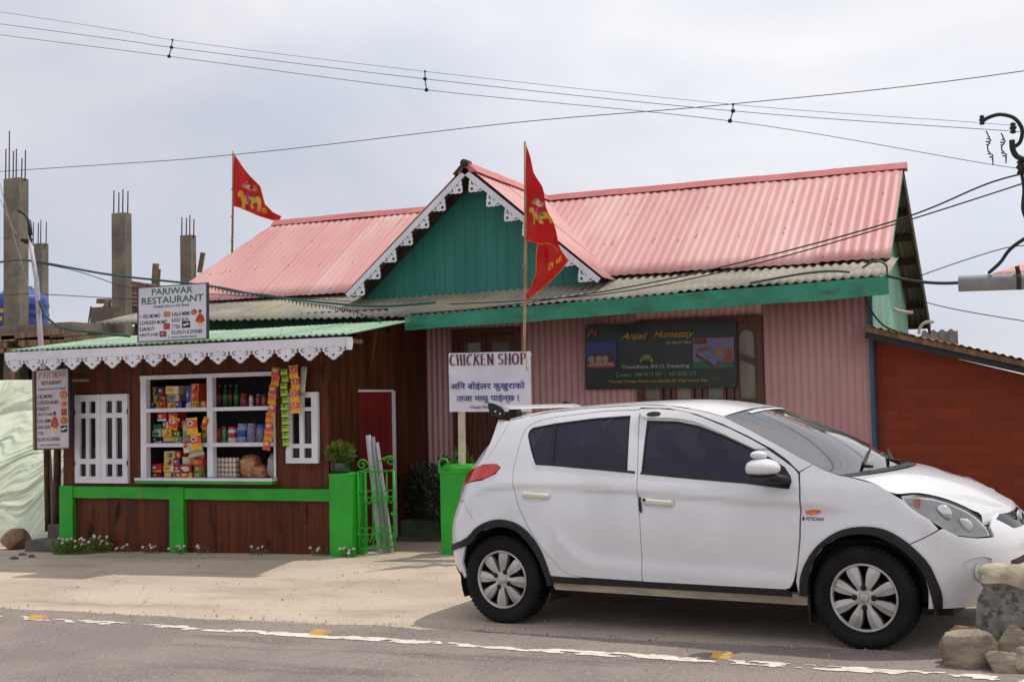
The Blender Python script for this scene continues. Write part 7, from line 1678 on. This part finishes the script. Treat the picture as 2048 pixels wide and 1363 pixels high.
# spoiler
mb = MB(); prof = [(-.235,1.495),(-.20,1.513),(-.12,1.512),(-.05,1.496),(-.06,1.482),(-.13,1.482),(-.20,1.483)]; vs = [V((x, y, z)) for y in (-.54,.54) for x, z in prof]; k = len(prof)
mb.add(vs, [(i, (i+1) % k, k+(i+1) % k, k+i) for i in range(k)]+[tuple(range(k))[::-1], tuple(range(k, 2*k))]); sp_ = cpart('spoiler', mb, m_paint)
plt_ = rnd_poly([(-.235,1.535),(-.19,1.532),(-.13,1.508),(-.085,1.465),(-.10,1.432),(-.17,1.425),(-.215,1.452)], 2)
for y in (-.555, .555):
    mb = MB(); mb.plate([plt_], lambda a, b, w_: V((a, y+w_, b)), .014); e = cpart('end_plate', mb, m_blackp, sp_)
    mb = MB()
    for a, b in ((-.165,1.470),(-.125,1.452)): mb.lathe([(.007,-.004),(.007,.020)], (a, y, b), 'y', 10)
    cpart('end_plate_bolt', mb, m_chrome, e)
for y in (-.35, .35):
    mb = MB(); mb.box((-.16, y-.03, 1.42), (-.09, y+.03, 1.483)); cpart('spoiler_foot', mb, m_blackp, sp_)
# cabin and floor
mb = MB(); mb.box((-.42,-.66,.20), (3.0,.66,.24)); mb.box((.44,-.76,.24), (2.13,.76,.27)); mb.box((2.16,-.62,.26), (3.08,.62,.62)); mb.box((-.42,-.62,.26), (-.28,.62,.80)); cpart('floor_pan', mb, m_int)
mb = MB()
for sg in (-1, 1):
    y = .70*sg; mb.add([(.10,y,.30),(2.15,y,.30),(2.15,y*.99,.93),(.10,y*.99,1.02),(.10,y*.97,.30),(2.15,y*.97,.30),(2.15,y*.96,.93),(.10,y*.96,1.02)], [(0,1,2,3),(7,6,5,4),(3,2,6,7)])
mb.add([(-.35,-.7,.75),(.45,-.7,.75),(.45,.7,.75),(-.35,.7,.75)], [(0,1,2,3)]); cpart('door_lining', mb, m_int)
mb = MB(); mb.add([(1.95,-.68,.93),(2.50,-.68,.985),(2.50,.68,.985),(1.95,.68,.93),(1.90,-.68,.55),(1.90,.68,.55)], [(0,1,2,3),(4,0,3,5)]); cpart('dashboard', mb, mat('dash_grey', rgb(96,98,98), .7))
def seat(x, y, wd_):
    mb = MB(); n = 12
    mb.blob((x+.02, y, .55), .27, wd_, .10, 14, 8, 0, 0); mb.blob((x-.26, y, .86), .09, wd_*.95, .34, 14, 10, 0, 0)
    for p in mb.v:
        if p.z > .65 and p.x < x-.05: p.x -= (p.z-.65)*.28
    mb.sm = [True]*len(mb.f); s = cpart('seat', mb, m_int)
    for yy in ([y] if wd_ < .4 else [y-.36, y+.36]):
        mb = MB(); mb.blob((x-.46, yy, 1.22), .055, .13, .085, 14, 8, 0, 0); mb.sm = [True]*len(mb.f); mb.tube([(x-.44, yy, 1.05), (x-.46, yy, 1.2)], .02, 6); cpart('headrest', mb, m_int, s)
seat(1.55, -.36, .25); seat(1.55, .36, .25); seat(.72, 0, .62)
mb = MB(); mb.tube([V((1.86,-.36,.93))+V((.06*math.cos(R(a))*1, .19*math.sin(R(a)), .18*math.cos(R(a)))) for a in range(0, 361, 20)], .016, 6, False); mb.tube([(2.0,-.36,.90), (1.87,-.36,.93)], .03, 8); cpart('steering_wheel', mb, m_int)
mb = MB(); mb.blob((2.33, .1, 1.0), .02, .02, .045, 8, 8, .2, 3); cpart('dashboard_figure', mb, plain(206,170,80))
mb = MB(); mb.tube([(1.75,0,1.40), (1.80,0,1.345)], .008, 6); mb.blob((1.80,0,1.33), .012, .11, .035, 12, 8, 0, 0); cpart('rear_view_mirror', mb, m_blackp)
